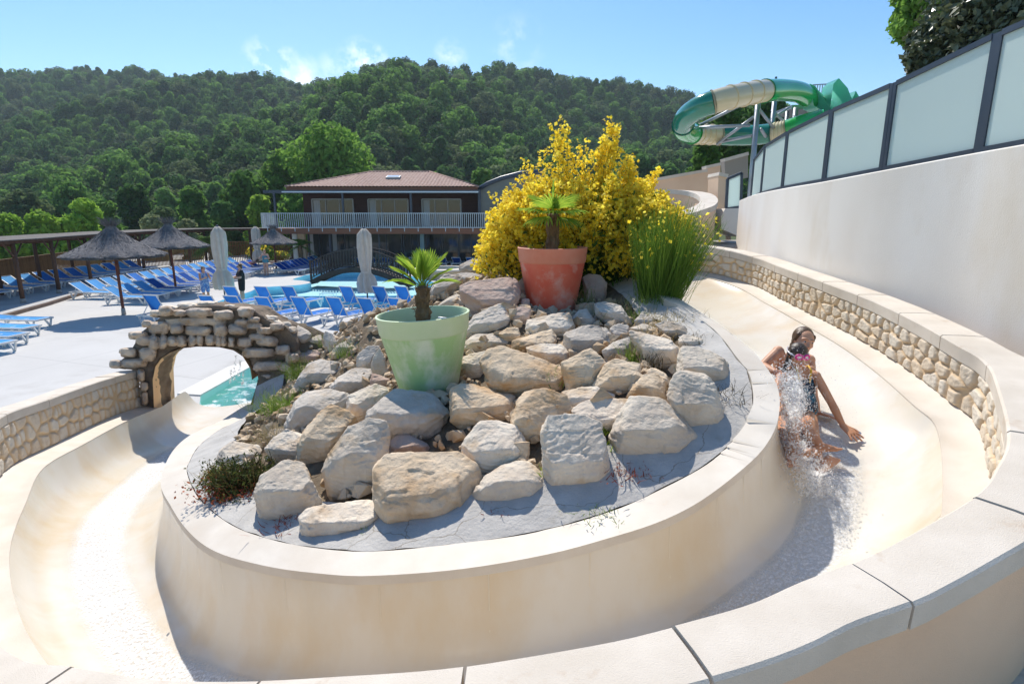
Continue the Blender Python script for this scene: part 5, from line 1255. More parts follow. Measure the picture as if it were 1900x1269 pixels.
# feather palms beside the pool
def feather_palm(label, loc, th, n, Lf, seed, group='palms beside the pool'):
    rng = random.Random(seed); t = thing('palm_tree', label, 'palm', loc, 0, group)
    b = MB(); b.lathe([(.16*(1.2-.4*k/9), th*k/9) for k in range(10)], 10, wob=lambda a, i: 1+.15*math.sin(a*4+i*2)); b.build('trunk', M_FIB, t)
    f = MB(); ti = []
    for k in range(n):
        ax = k*2.4 + rng.random()*.4; el = rng.uniform(-.25, 1.25); d = Vector((math.cos(el)*math.cos(ax), math.cos(el)*math.sin(ax), math.sin(el)))
        P_ = [Vector((0, 0, th)) + d*Lf*s + Vector((0, 0, -.55*Lf*s*s)) for s in np.linspace(0, 1, 12)]
        for i in range(1, 12):
            p = P_[i]; ax_ = (P_[i]-P_[i-1]).normalized(); sd = ax_.cross(Vector((0, 0, 1))).normalized()
            for sg in (-1, 1):
                for q in (0, .5):
                    p_ = P_[i-1].lerp(p, 1-q); l_ = Lf*.36*math.sin(math.pi*min(.95, i/12+.12)); tip = p_ + (sd*sg*.8+ax_*.5-Vector((0, 0, .35))).normalized()*l_; w_ = ax_*.035*Lf
                    n0 = len(f.v); f.v += [tuple(p_-w_*.5), tuple(p_+w_*.5), tuple(tip)]; f.f.append((n0, n0+1, n0+2)); ti += [rng.random()]*3
    tinted(f, 'fronds', LEAF['mid'], t, ti); return t
pp = Pz(395, 497, 0); feather_palm('bushy palm behind the nearest folded cream parasol', (pp.x, pp.y, 0), 1.7, 26, 1.7, 3)
pp = Pz(560, 497, 0); feather_palm('small palm at the left corner of the pool house', (pp.x, pp.y, 0), 1.6, 20, 1.3, 4)
for k, (u, v, y, lab) in enumerate(((482, 455, 48, 'yellow flowering shrub behind the far folded parasol'), (512, 468, 50, 'yellow flowering shrub right of the far thatched parasol'))):
    c = Py(u, v, y); rng = np.random.RandomState(k); t = thing('flowering_shrub', lab, 'bush', (c.x, y, 0), 0, 'yellow shrubs by the fence')
    link('leaves', crown(90+k, [(0, 0, c.z*.55, .9, .9, c.z*.5), (.5, 0, c.z*.5, .7, .7, c.z*.45)], 700, .16), LEAF['mid'], t)
    link('flowers', crown(95+k, [(0, 0, c.z*.75, .9, .9, c.z*.4), (-.4, 0, c.z*.6, .7, .7, c.z*.4)], 500, .13), M_FLOW, t)
# ================================================================== POOL FURNITURE
M_WPL = mat('white_resin', (.78, .77, .74), rough=.45, col2=(.72, .70, .66), vs=3)
M_BL = [mat('blue_sling', (.022, .16, .54), rough=.8, col2=(.035, .21, .62), vs=2, rnd=.12, spec=.15), mat('light_blue_sling', (.07, .32, .70), rough=.8, col2=(.11, .39, .76), vs=2, rnd=.12, spec=.15), mat('navy_sling', (.008, .085, .38), rough=.85, rnd=.15, spec=.1)]
for m_ in M_BL:
    T = m_.node_tree; P = T.nodes['Principled BSDF']; tr = T.nodes.new('ShaderNodeBsdfTranslucent'); ms = T.nodes.new('ShaderNodeMixShader'); ms.inputs[0].default_value = .2
    src = P.inputs['Base Color'].links[0].from_socket; T.links.new(src, tr.inputs['Color']); T.links.new(P.outputs[0], ms.inputs[1]); T.links.new(tr.outputs[0], ms.inputs[2]); T.links.new(ms.outputs[0], T.nodes['Material Output'].inputs['Surface'])
def make_lounger(m, ang, fine=True):
    """head end at -x, foot at +x; origin on the ground in the middle"""
    t = thing('sun_lounger', 'lounger', 'sun lounger'); W_ = .31; zs = .33; hx = -.32; bl = .76
    bx, bz = hx - bl*math.cos(ang), zs + bl*math.sin(ang)
    s = MB(); s.grid([[(hx+.02, -W_, zs), (.2, -W_, zs-.015), (.98, -W_, zs)], [(hx+.02, 0, zs-.02), (.2, 0, zs-.04), (.98, 0, zs-.015)], [(hx+.02, W_, zs), (.2, W_, zs-.015), (.98, W_, zs)]]); s.build('seat_sling', m, t, True)
    s = MB(); s.grid([[(hx, -W_, zs), ((hx+bx)/2, -W_, (zs+bz)/2), (bx, -W_, bz)], [(hx, 0, zs-.01), ((hx+bx)/2+.02, 0, (zs+bz)/2-.03), (bx+.01, 0, bz-.01)], [(hx, W_, zs), ((hx+bx)/2, W_, (zs+bz)/2), (bx, W_, bz)]]); s.build('backrest_sling', m, t, True)
    f = MB()
    for sd in (-1, 1):
        y = sd*(W_+.015); f.bar((-1.0, y, zs-.02), (1.0, y, zs-.02), .035, .05)
    f.bar((1.0, -W_-.02, zs-.02), (1.0, W_+.02, zs-.02), .04, .05); f.bar((-1.0, -W_-.02, zs-.02), (-1.0, W_+.02, zs-.02), .04, .05); f.bar((.3, -W_, zs-.05), (.3, W_, zs-.05), .04, .04)
    f.build('frame', M_WPL, t)
    r = MB(); 
    for sd in (-1, 1): r.bar((hx, sd*W_, zs), (bx, sd*W_, bz), .026, .03)
    r.bar((bx, -W_, bz), (bx, W_, bz), .03, .03)
    r.bar(((hx+bx)/2, -W_+.03, (zs+bz)/2), (hx-.45, -W_+.03, zs-.02), .02); r.bar(((hx+bx)/2, W_-.03, (zs+bz)/2), (hx-.45, W_-.03, zs-.02), .02)
    r.build('backrest_frame', M_WPL, t)
    for x0, x1 in ((.62, .84), (-.62, -.84)):
        for sd in (-1, 1):
            l = MB(); y = sd*(W_+.015); l.bar((x0, y, zs-.03), (x1, y, 0), .04, .06); l.bar((x0+(.30 if x0 > 0 else -.30), y, zs-.03), (x1, y, 0.01), .04, .05); l.build('leg', M_WPL, t)
    return t
LOUNGE = []
def put(proto, used, x, y, rz, label, group, z=0.0):
    o = proto if proto.name not in used else copy_tree(proto); used.add(proto.name)
    o.location = (x, y, z); o.rotation_euler = (0, 0, rz); o['label'] = label; o['group'] = group; LOUNGE.append(o); return o
used = set()
up_b, up_l, up_n = (make_lounger(M_BL[i], R(62)) for i in (0, 1, 2))
lo_b, lo_l, lo_n = (make_lounger(M_BL[i], R(33)) for i in (0, 1, 2))
fl_l = make_lounger(M_BL[1], R(4))
for _q in (up_l, up_n): 
    for _c in list(_q.children): bpy.data.objects.remove(_c)
    bpy.data.objects.remove(_q)
OD = 'first second third fourth fifth sixth seventh eighth ninth tenth eleventh twelfth thirteenth fourteenth fifteenth sixteenth seventeenth eighteenth'.split()
front = [(298, 598), (400, 599), (447, 600), (505, 603), (572, 603), (638, 604), (696, 606), (752, 606)]
for i, (u, v) in enumerate(front):
    p = Pz(u, v); put(up_b, used, p.x, p.y+.5, R(74-2*i), f'blue lounger with upright back, {OD[i]} from left, row nearest the rocks', 'loungers in two rows in front of the pool')
for i, (u, v) in enumerate([(442, 577), (500, 577), (550, 577), (657, 577), (718, 577), (760, 577)]):
    p = Pz(u, v); put(up_b, used, p.x, p.y+.5, R(72-2*i), f'blue lounger with upright back, {OD[i]} from left, row at the pool edge', 'loungers in two rows in front of the pool')
rg = random.Random(2)
for i in range(16):
    y = 24.6 + i*1.02; k = (lo_l, lo_l, lo_l, lo_n, lo_n, lo_n, lo_b)[min(i, 3 + (i % 4))] if i < 9 else rg.choice((lo_l, lo_b, lo_n))
    put(k, used, -16.6 - .06*i, y, R(-6 + rg.uniform(-2, 2)), f'reclined lounger, {OD[i]} from near end, row behind the nearest thatched parasol', 'loungers in long rows left of the pool')
for i in range(16):
    y = 26.2 + i*1.05; k = rg.choice((lo_l, lo_l, lo_b))
    put(k, used, -19.3 - .04*i, y, R(-8 + rg.uniform(-2, 2)), f'reclined lounger, {OD[i]} from near end, middle row between thatch and pergola', 'loungers in long rows left of the pool')
for i in range(15):
    y = 21.8 + i*1.12; k = rg.choice((lo_l, lo_l, lo_b))
    put(k, used, -23.1 - .10*i + .02*(i-6)**2*.1, y, R(-10 + rg.uniform(-2, 2)), f'reclined lounger, {OD[i]} from near end, row under the pergola', 'loungers under the pergola', .15)
for i in range(11):
    put(rg.choice((lo_l, lo_b, lo_n)), used, -14.2+.75*(i % 2)*0 + i*.0 - .3, 37.2 + i*.0 + i*.78, R(-14), f'reclined lounger, {OD[i]} from near end, far row left of the bridge', 'loungers by the far folded parasol')
for i in range(9):
    put(rg.choice((lo_n, lo_b)), used, -11.4 + i*1.05, 43.2, R(84), f'dark blue lounger, {OD[i]} from left along the pool house windows', 'loungers along the pool house')
for i in range(4):
    p = Pz(15 + 22*i, 655 - 15.5*i); put(fl_l, used, p.x-.9, p.y+.1, R(-12+2*i), f'flat light blue lounger, {OD[i]} from the front at the left picture edge', 'flat loungers at the left edge')
# ---- parasols
M_THA = mat('thatch', (.12, .115, .12), rough=1, col2=(.20, .19, .19), vs=10, bump=1, bs=26, dist=.05, stretch=(1, 1, .25), stain=(.25, .23, .21), ss=5, stmix=(.58, .8))
M_RUST = mat('rusty_pole', (.20, .055, .03), rough=.8, col2=(.13, .045, .03), vs=6)
M_FOOT = mat('concrete_foot', (.36, .34, .32), rough=.95)
M_CREAM = mat('cream_canvas', (.72, .63, .52), rough=.9, col2=(.64, .55, .44), vs=4, bump=.2, bs=60, trans=.12)
def thatch(label, x, y, s, seed):
    t = thing('thatched_parasol', label, 'parasol', (x, y, 0), 0, 'thatched parasols'); rng = np.random.RandomState(seed)
    MB().tube([(0, 0, 0), (0, 0, 2.5*s)], .055, 10).build('pole', M_RUST, t, True); MB().tube([(0, 0, 0), (0, 0, .26)], [.085, .07], 10).build('foot', M_FOOT, t, True)
    prf = [(1.70, 2.28), (1.66, 2.33), (1.30, 2.50), (.85, 2.74), (.45, 3.02), (.24, 3.22), (.16, 3.34), (.17, 3.38)]
    b = MB(); b.lathe([(r*s, z*s) for r, z in prf], 72, wob=lambda a, i: 1 + (.035*math.sin(a*13+i) + .03*math.sin(a*29+2*i))*(1 if i < 2 else .5)); b.lathe([(r*s*.97, (z-.07)*s) for r, z in prf[:5]], 40)
    b.build('thatch_roof', M_THA, t, True, 60)
    # loose straws at the eave and the flaring tuft at the top
    n = 900; a = rng.uniform(0, 6.283, n); q = rng.uniform(.15, 1, n); rr_ = np.interp(q, [0, .15, .5, 1], [.2, .25, .85, 1.66])*s; zz = np.interp(q, [0, .15, .5, 1], [3.3, 3.22, 2.74, 2.33])*s
    p = np.stack([np.cos(a)*rr_, np.sin(a)*rr_, zz+.02], 1); e = np.stack([np.cos(a)*(rr_+.13*s), np.sin(a)*(rr_+.13*s), zz-.13*s+rng.uniform(-.02, .05, n)], 1)
    V, F, _ = strands(rng, p, e, .018, .008, .02, 3); V2, F2, _2 = strands(rng, *(lambda b_: (np.stack([np.cos(b_)*.08, np.sin(b_)*.08, np.full(260, 3.30)], 1)*s, np.stack([np.cos(b_)*rng.uniform(.1, .52, 260), np.sin(b_)*rng.uniform(.1, .52, 260), rng.uniform(3.5, 3.72, 260)], 1)*s))(rng.uniform(0, 6.283, 260)), .014, .006, .03, 4)
    link('loose_straw', np_mesh('loose_straw', np.vstack([V, V2]), np.vstack([F, F2+len(V)]), False), M_THA, t)
    return t
p = Pz(230, 584); thatch('nearest thatched parasol on a rusty pole, casting an oval shadow on the deck', p.x, p.y, 1.0, 1)
p = Py(316, 455, 28.2); thatch('second thatched parasol, behind and right of the nearest one', p.x, 28.2, 1.0, 2)
p = Py(508, 445, 38.5); thatch('farthest thatched parasol beside the left corner of the pool house', p.x, 38.5, .86, 3)
def folded(label, x, y, h, seed):
    t = thing('folded_parasol', label, 'parasol', (x, y, 0), random.random(), 'folded cream parasols')
    MB().tube([(0, 0, 0), (0, 0, h-.02)], .03, 8).build('pole', M_STEEL, t, True); MB().lathe([(.0, .07), (.28, .06), (.32, .0)], 20).build('base_plate', M_STEEL, t)
    prf = [(.30, .62), (.33, .72), (.34, .95), (.27, 1.22), (.17, 1.38), (.20, 1.5), (.25, 1.9), (.27, 2.3), (.26, 2.62), (.24, 2.78), (.10, 2.98), (.03, 3.0)]; k = h/3.0
    b = MB(); b.lathe([(r, z*k) for r, z in prf], 72, wob=lambda a, i: 1 + (.26 if i < 4 else .17)*math.sin(a*8+.35*i+seed)*(1 if i < 10 else .2) + .07*math.sin(a*17+i*1.3+seed), c=(0, 0, 0)); b.build('canvas', M_CREAM, t, True)
    MB().lathe([(.20, 1.33*k), (.21, 1.38*k), (.20, 1.43*k)], 24).build('tie', M_CREAM, t, True); MB().lathe([(.05, h), (.04, h+.05), (0, h+.06)], 10).build('finial', M_STEEL, t, True)
p = Pz(419, 566); folded('nearest folded cream parasol, beside the two standing people', p.x, p.y, 3.32, 1)
p = Pz(683, 572); folded('folded cream parasol in the middle, in front of the arched bridge', p.x, p.y, 3.25, 2)
p = Pz(481, 500); folded('farthest folded cream parasol near the woman in a turquoise swimsuit', p.x, p.y, 3.0, 3)
# ---- pergola, kerb, fence on the left
M_DWOOD = mat('dark_wood', (.075, .035, .022), rough=.85, col2=(.12, .06, .035), vs=5, stretch=(1, 1, .2), bump=.3, bs=20)
M_REED = mat('reed_mat', (.10, .085, .075), rough=1, col2=(.18, .16, .14), vs=14, stretch=(.2, 1, 1))
M_BAM = mat('bamboo', (.26, .14, .055), rough=.8, col2=(.17, .09, .035), vs=12, stretch=(1, 1, .06), bump=.5, bs=30)
terr = [(-40, 18.6), Pz(0, 592), Pz(45, 579), Pz(88, 567), Pz(125, 555), Pz(157, 545.5), (-21.5, 29.5), (-22.0, 42), (-40, 44)]
terr = [Vector((q[0], q[1], 0)) for q in terr]
b = MB(); n = len(terr); b.add([(q.x, q.y, .15) for q in terr] + [(q.x, q.y, -.05) for q in terr], [tuple(range(n))] + [(i, (i+1) % n, n+(i+1) % n, n+i) for i in range(n)])
tag(b.build('terrace', M_TERR), kind='structure')
kb = MB(); kp = [Vector((q.x, q.y, .06)) for q in terr[1:6]]
for a_, c_ in zip(kp[:-1], kp[1:]): kb.bar(a_+Vector((.06, -.05, 0)), c_+Vector((.06, -.05, 0)), .10, .15)
tag(kb.build('kerb_beam', mat('old_timber', (.26, .18, .13), rough=.95, col2=(.18, .12, .09), vs=3, bump=.5, bs=20)), 'weathered brown timber edging the raised terrace under the pergola', 'kerb')
pg = thing('pergola', 'long dark wooden pergola with a reed roof along the bamboo fence', 'pergola')
PH = 2.62; line = [Pz(20, 590), Pz(44, 568.5), Pz(106, 550.5)]
px_ = [Vector((-19.9, 20.9, 0)), Vector((-20.7, 23.9, 0)), Vector((-21.5, 26.9, 0)), Vector((-22.2, 30.0, 0)), Vector((-22.9, 33.2, 0)), Vector((-23.5, 36.5, 0)), Vector((-23.8, 40.0, 0)), Vector((-23.2, 43.6, 0)), Vector((-20.5, 45.2, 0)), Vector((-17.5, 45.8, 0)), Vector((-14.5, 46.0, 0))]
def outw(i):
    a_ = px_[max(0, i-1)]; c_ = px_[min(len(px_)-1, i+1)]; d_ = (c_-a_).normalized(); return Vector((-d_.y, d_.x, 0))
for i, q in enumerate(px_):
    z0 = .15 if i < 8 else 0; qb = q+outw(i)*2.3
    for w_ in (q, qb): MB().tube([(w_.x, w_.y, z0), (w_.x, w_.y, PH)], .085, 8).build('post', M_DWOOD, pg, True)
    if i < 8: MB().tube([(q.x, q.y, z0), (q.x, q.y, z0+.18)], .11, 8).build('post_foot', M_FOOT, pg, True)
    MB().bar((q.x, q.y, PH-.05), (qb.x, qb.y, PH-.05), .09, .14).build('cross_beam', M_DWOOD, pg)
for i in range(len(px_)-1):
    for o_ in (0, 2.3):
        a_, c_ = px_[i]+outw(i)*o_, px_[i+1]+outw(i+1)*o_; a_ = Vector((a_.x, a_.y, PH+.06)); c_ = Vector((c_.x, c_.y, PH+.06))
        MB().bar(a_, c_, .10, .12).build('beam', M_DWOOD, pg)
        dn = (c_-a_).normalized()
        if o_ == 0:
            MB().bar(a_+dn*.7-Vector((0, 0, .05)), Vector((a_.x, a_.y, PH-.6)), .05).build('brace', M_DWOOD, pg); MB().bar(c_-dn*.7-Vector((0, 0, .05)), Vector((c_.x, c_.y, PH-.6)), .05).build('brace', M_DWOOD, pg)
    rf = MB(); rr_ = []
    for s_ in np.linspace(0, 1, 5):
        a_ = px_[i].lerp(px_[i+1], s_); o_ = outw(i).lerp(outw(i+1), s_)
        rr_.append([tuple(a_ + o_*d_ + Vector((0, 0, PH+.14+.02*noise.noise((i+s_, d_, 0))))) for d_ in (-.35, .5, 1.5, 2.6)])
    rf.grid(rr_); rf.grid([[(x, y, z+.035) for x, y, z in r_] for r_ in rr_]); e_ = [r_[0] for r_ in rr_]; rf.grid([e_, [(x, y, z+.035) for x, y, z in e_]]); rf.build('reed_roof', M_REED, pg)
fn = thing('bamboo_fence', 'brown bamboo fence closing the terrace behind the pergola', 'fence')
fl = [Vector((-23.2, 20, 0))] + [px_[i]+outw(i)*3.1 for i in range(1, len(px_))] + [Vector((-11.5, 49.5, 0))]
for i in range(len(fl)-1):
    a_, c_ = fl[i], fl[i+1]; L_ = (c_-a_).length; d_ = (c_-a_)/L_; pn = MB(); k = 0.0
    gap = .055 if i < 4 else .13
    while k < L_:
        q = a_ + d_*k; hh = 1.62 + rg.uniform(-.03, .03); pn.bar((q.x, q.y, 0), (q.x, q.y, hh), .05, .03); k += gap
    pn.bar(a_+Vector((0, 0, .4)), c_+Vector((0, 0, .4)), .04); pn.bar(a_+Vector((0, 0, 1.35)), c_+Vector((0, 0, 1.35)), .04); pn.build('cane_panel', M_BAM, fn)
    MB().bar(a_+Vector((0, 0, 1.64)), c_+Vector((0, 0, 1.64)), .10, .05).build('top_rail', M_BAM, fn)
# ---- arched bridge over the lagoon
M_BRW = mat('bridge_wood', (.030, .018, .014), rough=.7, col2=(.055, .035, .028), vs=6, bump=.3, bs=20)
b0, b1 = Pz(578, 521), Pz(748, 524); br = thing('arched_bridge', 'dark wooden arched footbridge with balustrades over the lagoon', 'bridge')
dx = (b1-b0); LB_ = dx.length; dn = dx/LB_; pr = Vector((-dn.y, dn.x, 0))
def arc(s_, off_, z_): return b0 + dx*s_ + pr*off_ + Vector((0, 0, z_ + .78*(1-(2*s_-1)**2)))
ss_ = np.linspace(-.06, 1.06, 25)
d_ = MB(); d_.grid([[tuple(arc(s, o_, -.03)) for s in ss_] for o_ in (0, 1.3)]); d_.grid([[tuple(arc(s, o_, -.10)) for s in ss_] for o_ in (0, 1.3)]); d_.build('deck', M_BRW, br)
for o_ in (0, 1.3):
    be = MB(); be.grid([[tuple(arc(s, o_-.04, .04)) for s in ss_], [tuple(arc(s, o_-.04, -.26 if 0 < s < 1 else -.12)) for s in ss_], [tuple(arc(s, o_+.04, -.26 if 0 < s < 1 else -.12)) for s in ss_], [tuple(arc(s, o_+.04, .04)) for s in ss_]], False); be.build('side_beam', M_BRW, br)
    hr = MB(); hr.tube([arc(s, o_, 1.08) for s in np.linspace(0, 1, 21)], .04, 6); hr.build('handrail', M_BRW, br); lr = MB(); lr.tube([arc(s, o_, .16) for s in np.linspace(0, 1, 21)], .03, 6); lr.build('lower_rail', M_BRW, br)
    for s in np.linspace(.03, .97, 31):
        MB().bar(arc(s, o_, .14), arc(s, o_, 1.07), .075, .05).build('baluster', M_BRW, br)
    for s in (0, .5, 1): MB().bar(arc(s, o_, -.1), arc(s, o_, 1.2), .10, .10).build('newel_post', M_BRW, br)
# ---- round whirlpool and pool furniture beyond
sp0 = Pz(815, 519, 0); spa = thing('whirlpool', 'round raised stone rimmed whirlpool beyond the right end of the bridge', 'whirlpool', (sp0.x, sp0.y+1.4, 0))
MB().lathe([(1.62, 0), (1.60, .48)], 48).build('wall', M_STONE, spa, True); MB().lathe([(1.68, .48), (1.68, .58), (1.22, .60), (1.22, .30)], 48).build('rim', M_RIM, spa, True, 40)
b = MB(); b.lathe([(1.23, .42), (.01, .42)], 40); b.build('water', W1, spa)
lad = Pz(607, 563, 0); pl = thing('side_table', 'small white wire table between the loungers near the pool edge', 'table', (lad.x, lad.y, 0))
MB().tube([(-.3, 0, .42), (.3, 0, .42), (.3, .4, .42), (-.3, .4, .42)], .015, 6, closed=True).build('table_frame', M_WPL, pl)
for x, y in ((-.3, 0), (.3, 0), (.3, .4), (-.3, .4)): MB().tube([(x, y, 0), (x, y, .44)], .013, 6).build('leg', M_WPL, pl)
# ================================================================== POOL HOUSE
M_CLAD = mat('dark_cladding', (.036, .013, .010), rough=.8, col2=(.055, .020, .014), vs=4, stretch=(.2, 1, 6), bump=.3, bs=14)
M_FASC = mat('wood_fascia', (.20, .075, .035), rough=.7, col2=(.26, .10, .05), vs=4, stretch=(.3, 1, 4))
M_TILER = mat('roof_tile', (.34, .215, .17), rough=.9, col2=(.27, .165, .13), vs=2.4, stain=(.42, .31, .26), ss=3, stmix=(.5, .75))
M_GLASS = mat('window_glass', (.035, .045, .05), rough=.04, spec=.5)
M_FRM = mat('grey_frame', (.35, .37, .38), rough=.5)
M_WSTEEL = mat('white_steel', (.62, .66, .68), rough=.45)
M_TEAL = mat('teal_post', (.16, .24, .25), rough=.6)
M_CURT = mat('curtain', (.40, .42, .43), rough=.9)
ph = thing('pool_house', 'two storey dark timber pool house with tiled hip roof and white railed balcony', 'building')
FY = 44.6; BY = 41.6
xl, xr = -17.0, -2.4
zB = Py(700, 424, BY).z; zR = Py(700, 396, BY).z; zW0 = zB; zE = Py(700, 349, 42.6).z
MB().box(((xl+1.1+xr)/2, FY+4, (zB+zE)/2-.05), (xr-xl-1.1, 8, zE-zB-.1)).build('upper_wall', M_CLAD, ph)
MB().box(((xl+1.5+xr)/2, FY+4.3, zB/2-.2), (xr-xl-1.5, 8, zB-.4)).build('lower_wall', M_CLAD, ph)
b = MB(); b.box(((xl+xr+2)/2-.2, (BY+FY)/2+.1, zB-.06), (xr-xl+2.4, FY-BY+.2, .12)); b.build('balcony_floor', M_FASC, ph)
MB().box(((xl+xr+2)/2-.2, BY-.03, zB-.20), (xr-xl+2.4, .08, .38)).build('balcony_fascia', M_FASC, ph)
def win(name, x0, x1, z0, z1, y, panes, m=M_FRM, curtain=True):
    f = MB(); w_ = .09
    f.bar((x0, y, z0), (x0, y, z1), w_, .08); f.bar((x1, y, z0), (x1, y, z1), w_, .08); f.bar((x0, y, z1), (x1, y, z1), .08, w_); f.bar((x0, y, z0+.04), (x1, y, z0+.04), .08, w_)
    for k in range(1, panes): x = x0+(x1-x0)*k/panes; f.bar((x, y, z0), (x, y, z1), .06, .07)
    o = f.build(name, m, ph)
    g = MB(); g.box(((x0+x1)/2, y+.03, (z0+z1)/2), (x1-x0-.05, .02, z1-z0-.05)); g.build('pane', M_GLASS, o)
    if curtain:
        c_ = MB(); xs_ = np.linspace(x0+.1, x0+.1+(x1-x0)*.16, 12); c_.grid([[(x, y+.012-.008*math.sin(i*2.2), z0+.1) for i, x in enumerate(xs_)], [(x, y+.012-.008*math.sin(i*2.2), z1-.08) for i, x in enumerate(xs_)]]); c_.build('curtain', M_CURT, o)
for (u0, u1) in ((579, 655), (683, 757), (783, 855)):
    a_, c_ = Py(u0, 370, FY), Py(u1, 370, FY); win('window', a_.x, c_.x, zB+.05, a_.z, FY-.06, 3)
# balcony rail
rl = MB(); rl.bar((xl-.9, BY, zR), (xr+1.2, BY, zR), .06, .05); rl.build('balcony_top_rail', M_WSTEEL, ph); rl = MB(); rl.bar((xl-.9, BY, zB+.06), (xr+1.2, BY, zB+.06), .05, .05); rl.build('balcony_bottom_rail', M_WSTEEL, ph)
x = xl-.9; k = 0; rl = []
bars = MB()
while x < xr+1.2:
    bars.bar((x, BY, zB+.05), (x, BY, zR), .035, .03); x += .145
for yy in np.arange(BY, FY, .145): bars.bar((xl-.9, yy, zB+.05), (xl-.9, yy, zR), .03, .035)
bars.bar((xl-.9, BY, zR), (xl-.9, FY, zR), .05); bars.build('balcony_bars', M_WSTEEL, ph)
for k in range(18):
    x = xl-.5 + k*.98; MB().bar((x, BY-.06, zB-.22), (x, BY-.06, zB+.06), .05, .03).build('rail_bracket', M_WSTEEL, ph)
# awning frame in front of the windows
zA = Py(700, 356, BY+.4).z
MB().bar((xl-.75, BY+.4, zA), (xr+.1, BY+.4, zA), .16, .22).build('awning_beam', M_STEEL, ph)
MB().bar((xl+.6, BY+.28, zA-.02), (xr, BY+.28, zA-.02), .05, .09).build('awning_rail', M_WSTEEL, ph)
for u in (511, 637, 763):
    p = Py(u, 390, BY+.4); MB().bar((p.x, BY+.4, zB), (p.x, BY+.4, zA), .14, .14).build('awning_post', M_STEEL, ph)
for u in (511, 637, 763, 884):
    p = Py(u, 358, BY+.4); MB().bar((p.x, BY+.4, zA+.02), (p.x, FY, zA+.12), .12, .16).build('awning_arm', M_STEEL, ph)
# ground floor: glazing, posts
zg = zB-.42
for k, (u0, u1) in enumerate(((572, 612), (614, 665), (688, 745), (749, 776), (790, 850), (852, 895))):
    a_, c_ = Py(u0, 440, FY+.2), Py(u1, 440, FY+.2); win('lower_window', a_.x, c_.x, .08, zg, FY+.2, 2, M_STEEL, k < 2)
for u in (784,):
    p = Py(u, 460, BY+.8); MB().bar((p.x, BY+.8, 0), (p.x, BY+.8, zB-.1), .30, .30).build('column', M_TEAL, ph)
for u, m in ((550, M_WPL), (562, M_REND)):
    p = Py(u, 470, BY+.9); MB().bar((p.x, BY+.9, 0), (p.x, BY+.9, zB-.1), .34 if u < 555 else .5, .3).build('column', m, ph)
for u in (613, 704): p = Py(u, 460, BY+.8); MB().bar((p.x, BY+.8, 0), (p.x, BY+.8, zB-.1), .10, .10).build('column', M_STEEL, ph)
# hip roof with rows of barrel tiles
ex0, ex1, ey0, ey1 = Py(529, 349, 42.4).x, Py(887, 349, 42.4).x, 42.4, 53.4
zr_ = Py(740, 320, 47.9).z; rx0, rx1, ry = Py(690, 320, 47.9).x, Py(797, 320, 47.9).x, 47.9
zE0 = Py(700, 347, 42.4).z
rf = MB()
def slope(e0, e1, r0, r1, name):
    e0, e1, r0, r1 = map(Vector, (e0, e1, r0, r1)); n_ = int((e1-e0).length/.26); nr = 14; rows_ = []
    nrm_ = (e1-e0).cross(r0-e0).normalized(); nrm_ = nrm_ if nrm_.z > 0 else -nrm_
    al = (e1-e0).normalized(); L_ = (e1-e0).length; fs = np.linspace(0, L_, n_*6+1)
    for j in range(nr+1):
        for st in ((j/nr,) if j in (0, nr) else (j/nr, j/nr+.002)):
            row = []
            a_, c_ = e0.lerp(r0, st), e1.lerp(r1, st); xa, xc = (a_-e0).dot(al), (c_-e0).dot(al); base_ = a_ - al*xa
            lift = .035*(1-((st*nr) % 1)) if st*nr % 1 > .01 else 0
            for s_ in fs:
                sc_ = min(max(s_, xa), xc); h = .055*abs(math.sin(math.pi*s_/(.26))) if xa < s_ < xc else .02
                row.append(base_ + al*sc_ + nrm_*(h + .02*(1-(st*nr) % 1)))
            rows_.append(row)
    rf.grid(rows_)
slope((ex0, ey0, zE0), (ex1, ey0, zE0), (rx0, ry, zr_), (rx1, ry, zr_), 'f'); slope((ex1, ey0, zE0), (ex1, ey1, zE0), (rx1, ry, zr_), (rx1, ry, zr_), 'r'); slope((ex0, ey1, zE0), (ex0, ey0, zE0), (rx0, ry, zr_), (rx0, ry, zr_), 'l')
rf.add([(ex1, ey1, zE0), (ex0, ey1, zE0), (rx0, ry, zr_), (rx1, ry, zr_)], [(0, 1, 2, 3)]); roof = rf.build('roof', M_TILER, ph, True, 50)
ri = MB(); ri.tube([(rx0, ry, zr_+.03), (rx1, ry, zr_+.03)], .10, 8)
for a_, c_ in (((ex0, ey0, zE0+.02), (rx0, ry, zr_+.03)), ((ex1, ey0, zE0+.02), (rx1, ry, zr_+.03))): ri.tube([a_, c_], .09, 8)
ri.build('ridge_tiles', M_TILER, roof, True)
b = MB(); b.box(((ex0+ex1)/2, ey0+.12, zE0-.14), (ex1-ex0-.1, .14, .26)); b.box(((ex0+ex1)/2, ey0+2, zE0-.2), (ex1-ex0-.3, 4, .06)); b.box((ex0+.12, (ey0+ey1)/2, zE0-.14), (.14, ey1-ey0-.4, .26)); b.build('eaves', M_FASC, ph)
s0 = Py(730, 331, 45.2); sk = MB(); sk.box((0, 0, 0), (1.05, .75, .14)); sko = sk.build('skylight', M_FRM, roof); sko.location = (s0.x, 45.2, zE0+(zr_-zE0)*(45.2-ey0)/(ry-ey0)+.13); sko.rotation_euler = (math.atan2(zr_-zE0, ry-ey0), 0, 0)
g = MB(); g.box((0, 0, .08), (.88, .58, .02)); g.build('pane', mat('skylight_glass', (.55, .62, .66), rough=.1), sko)
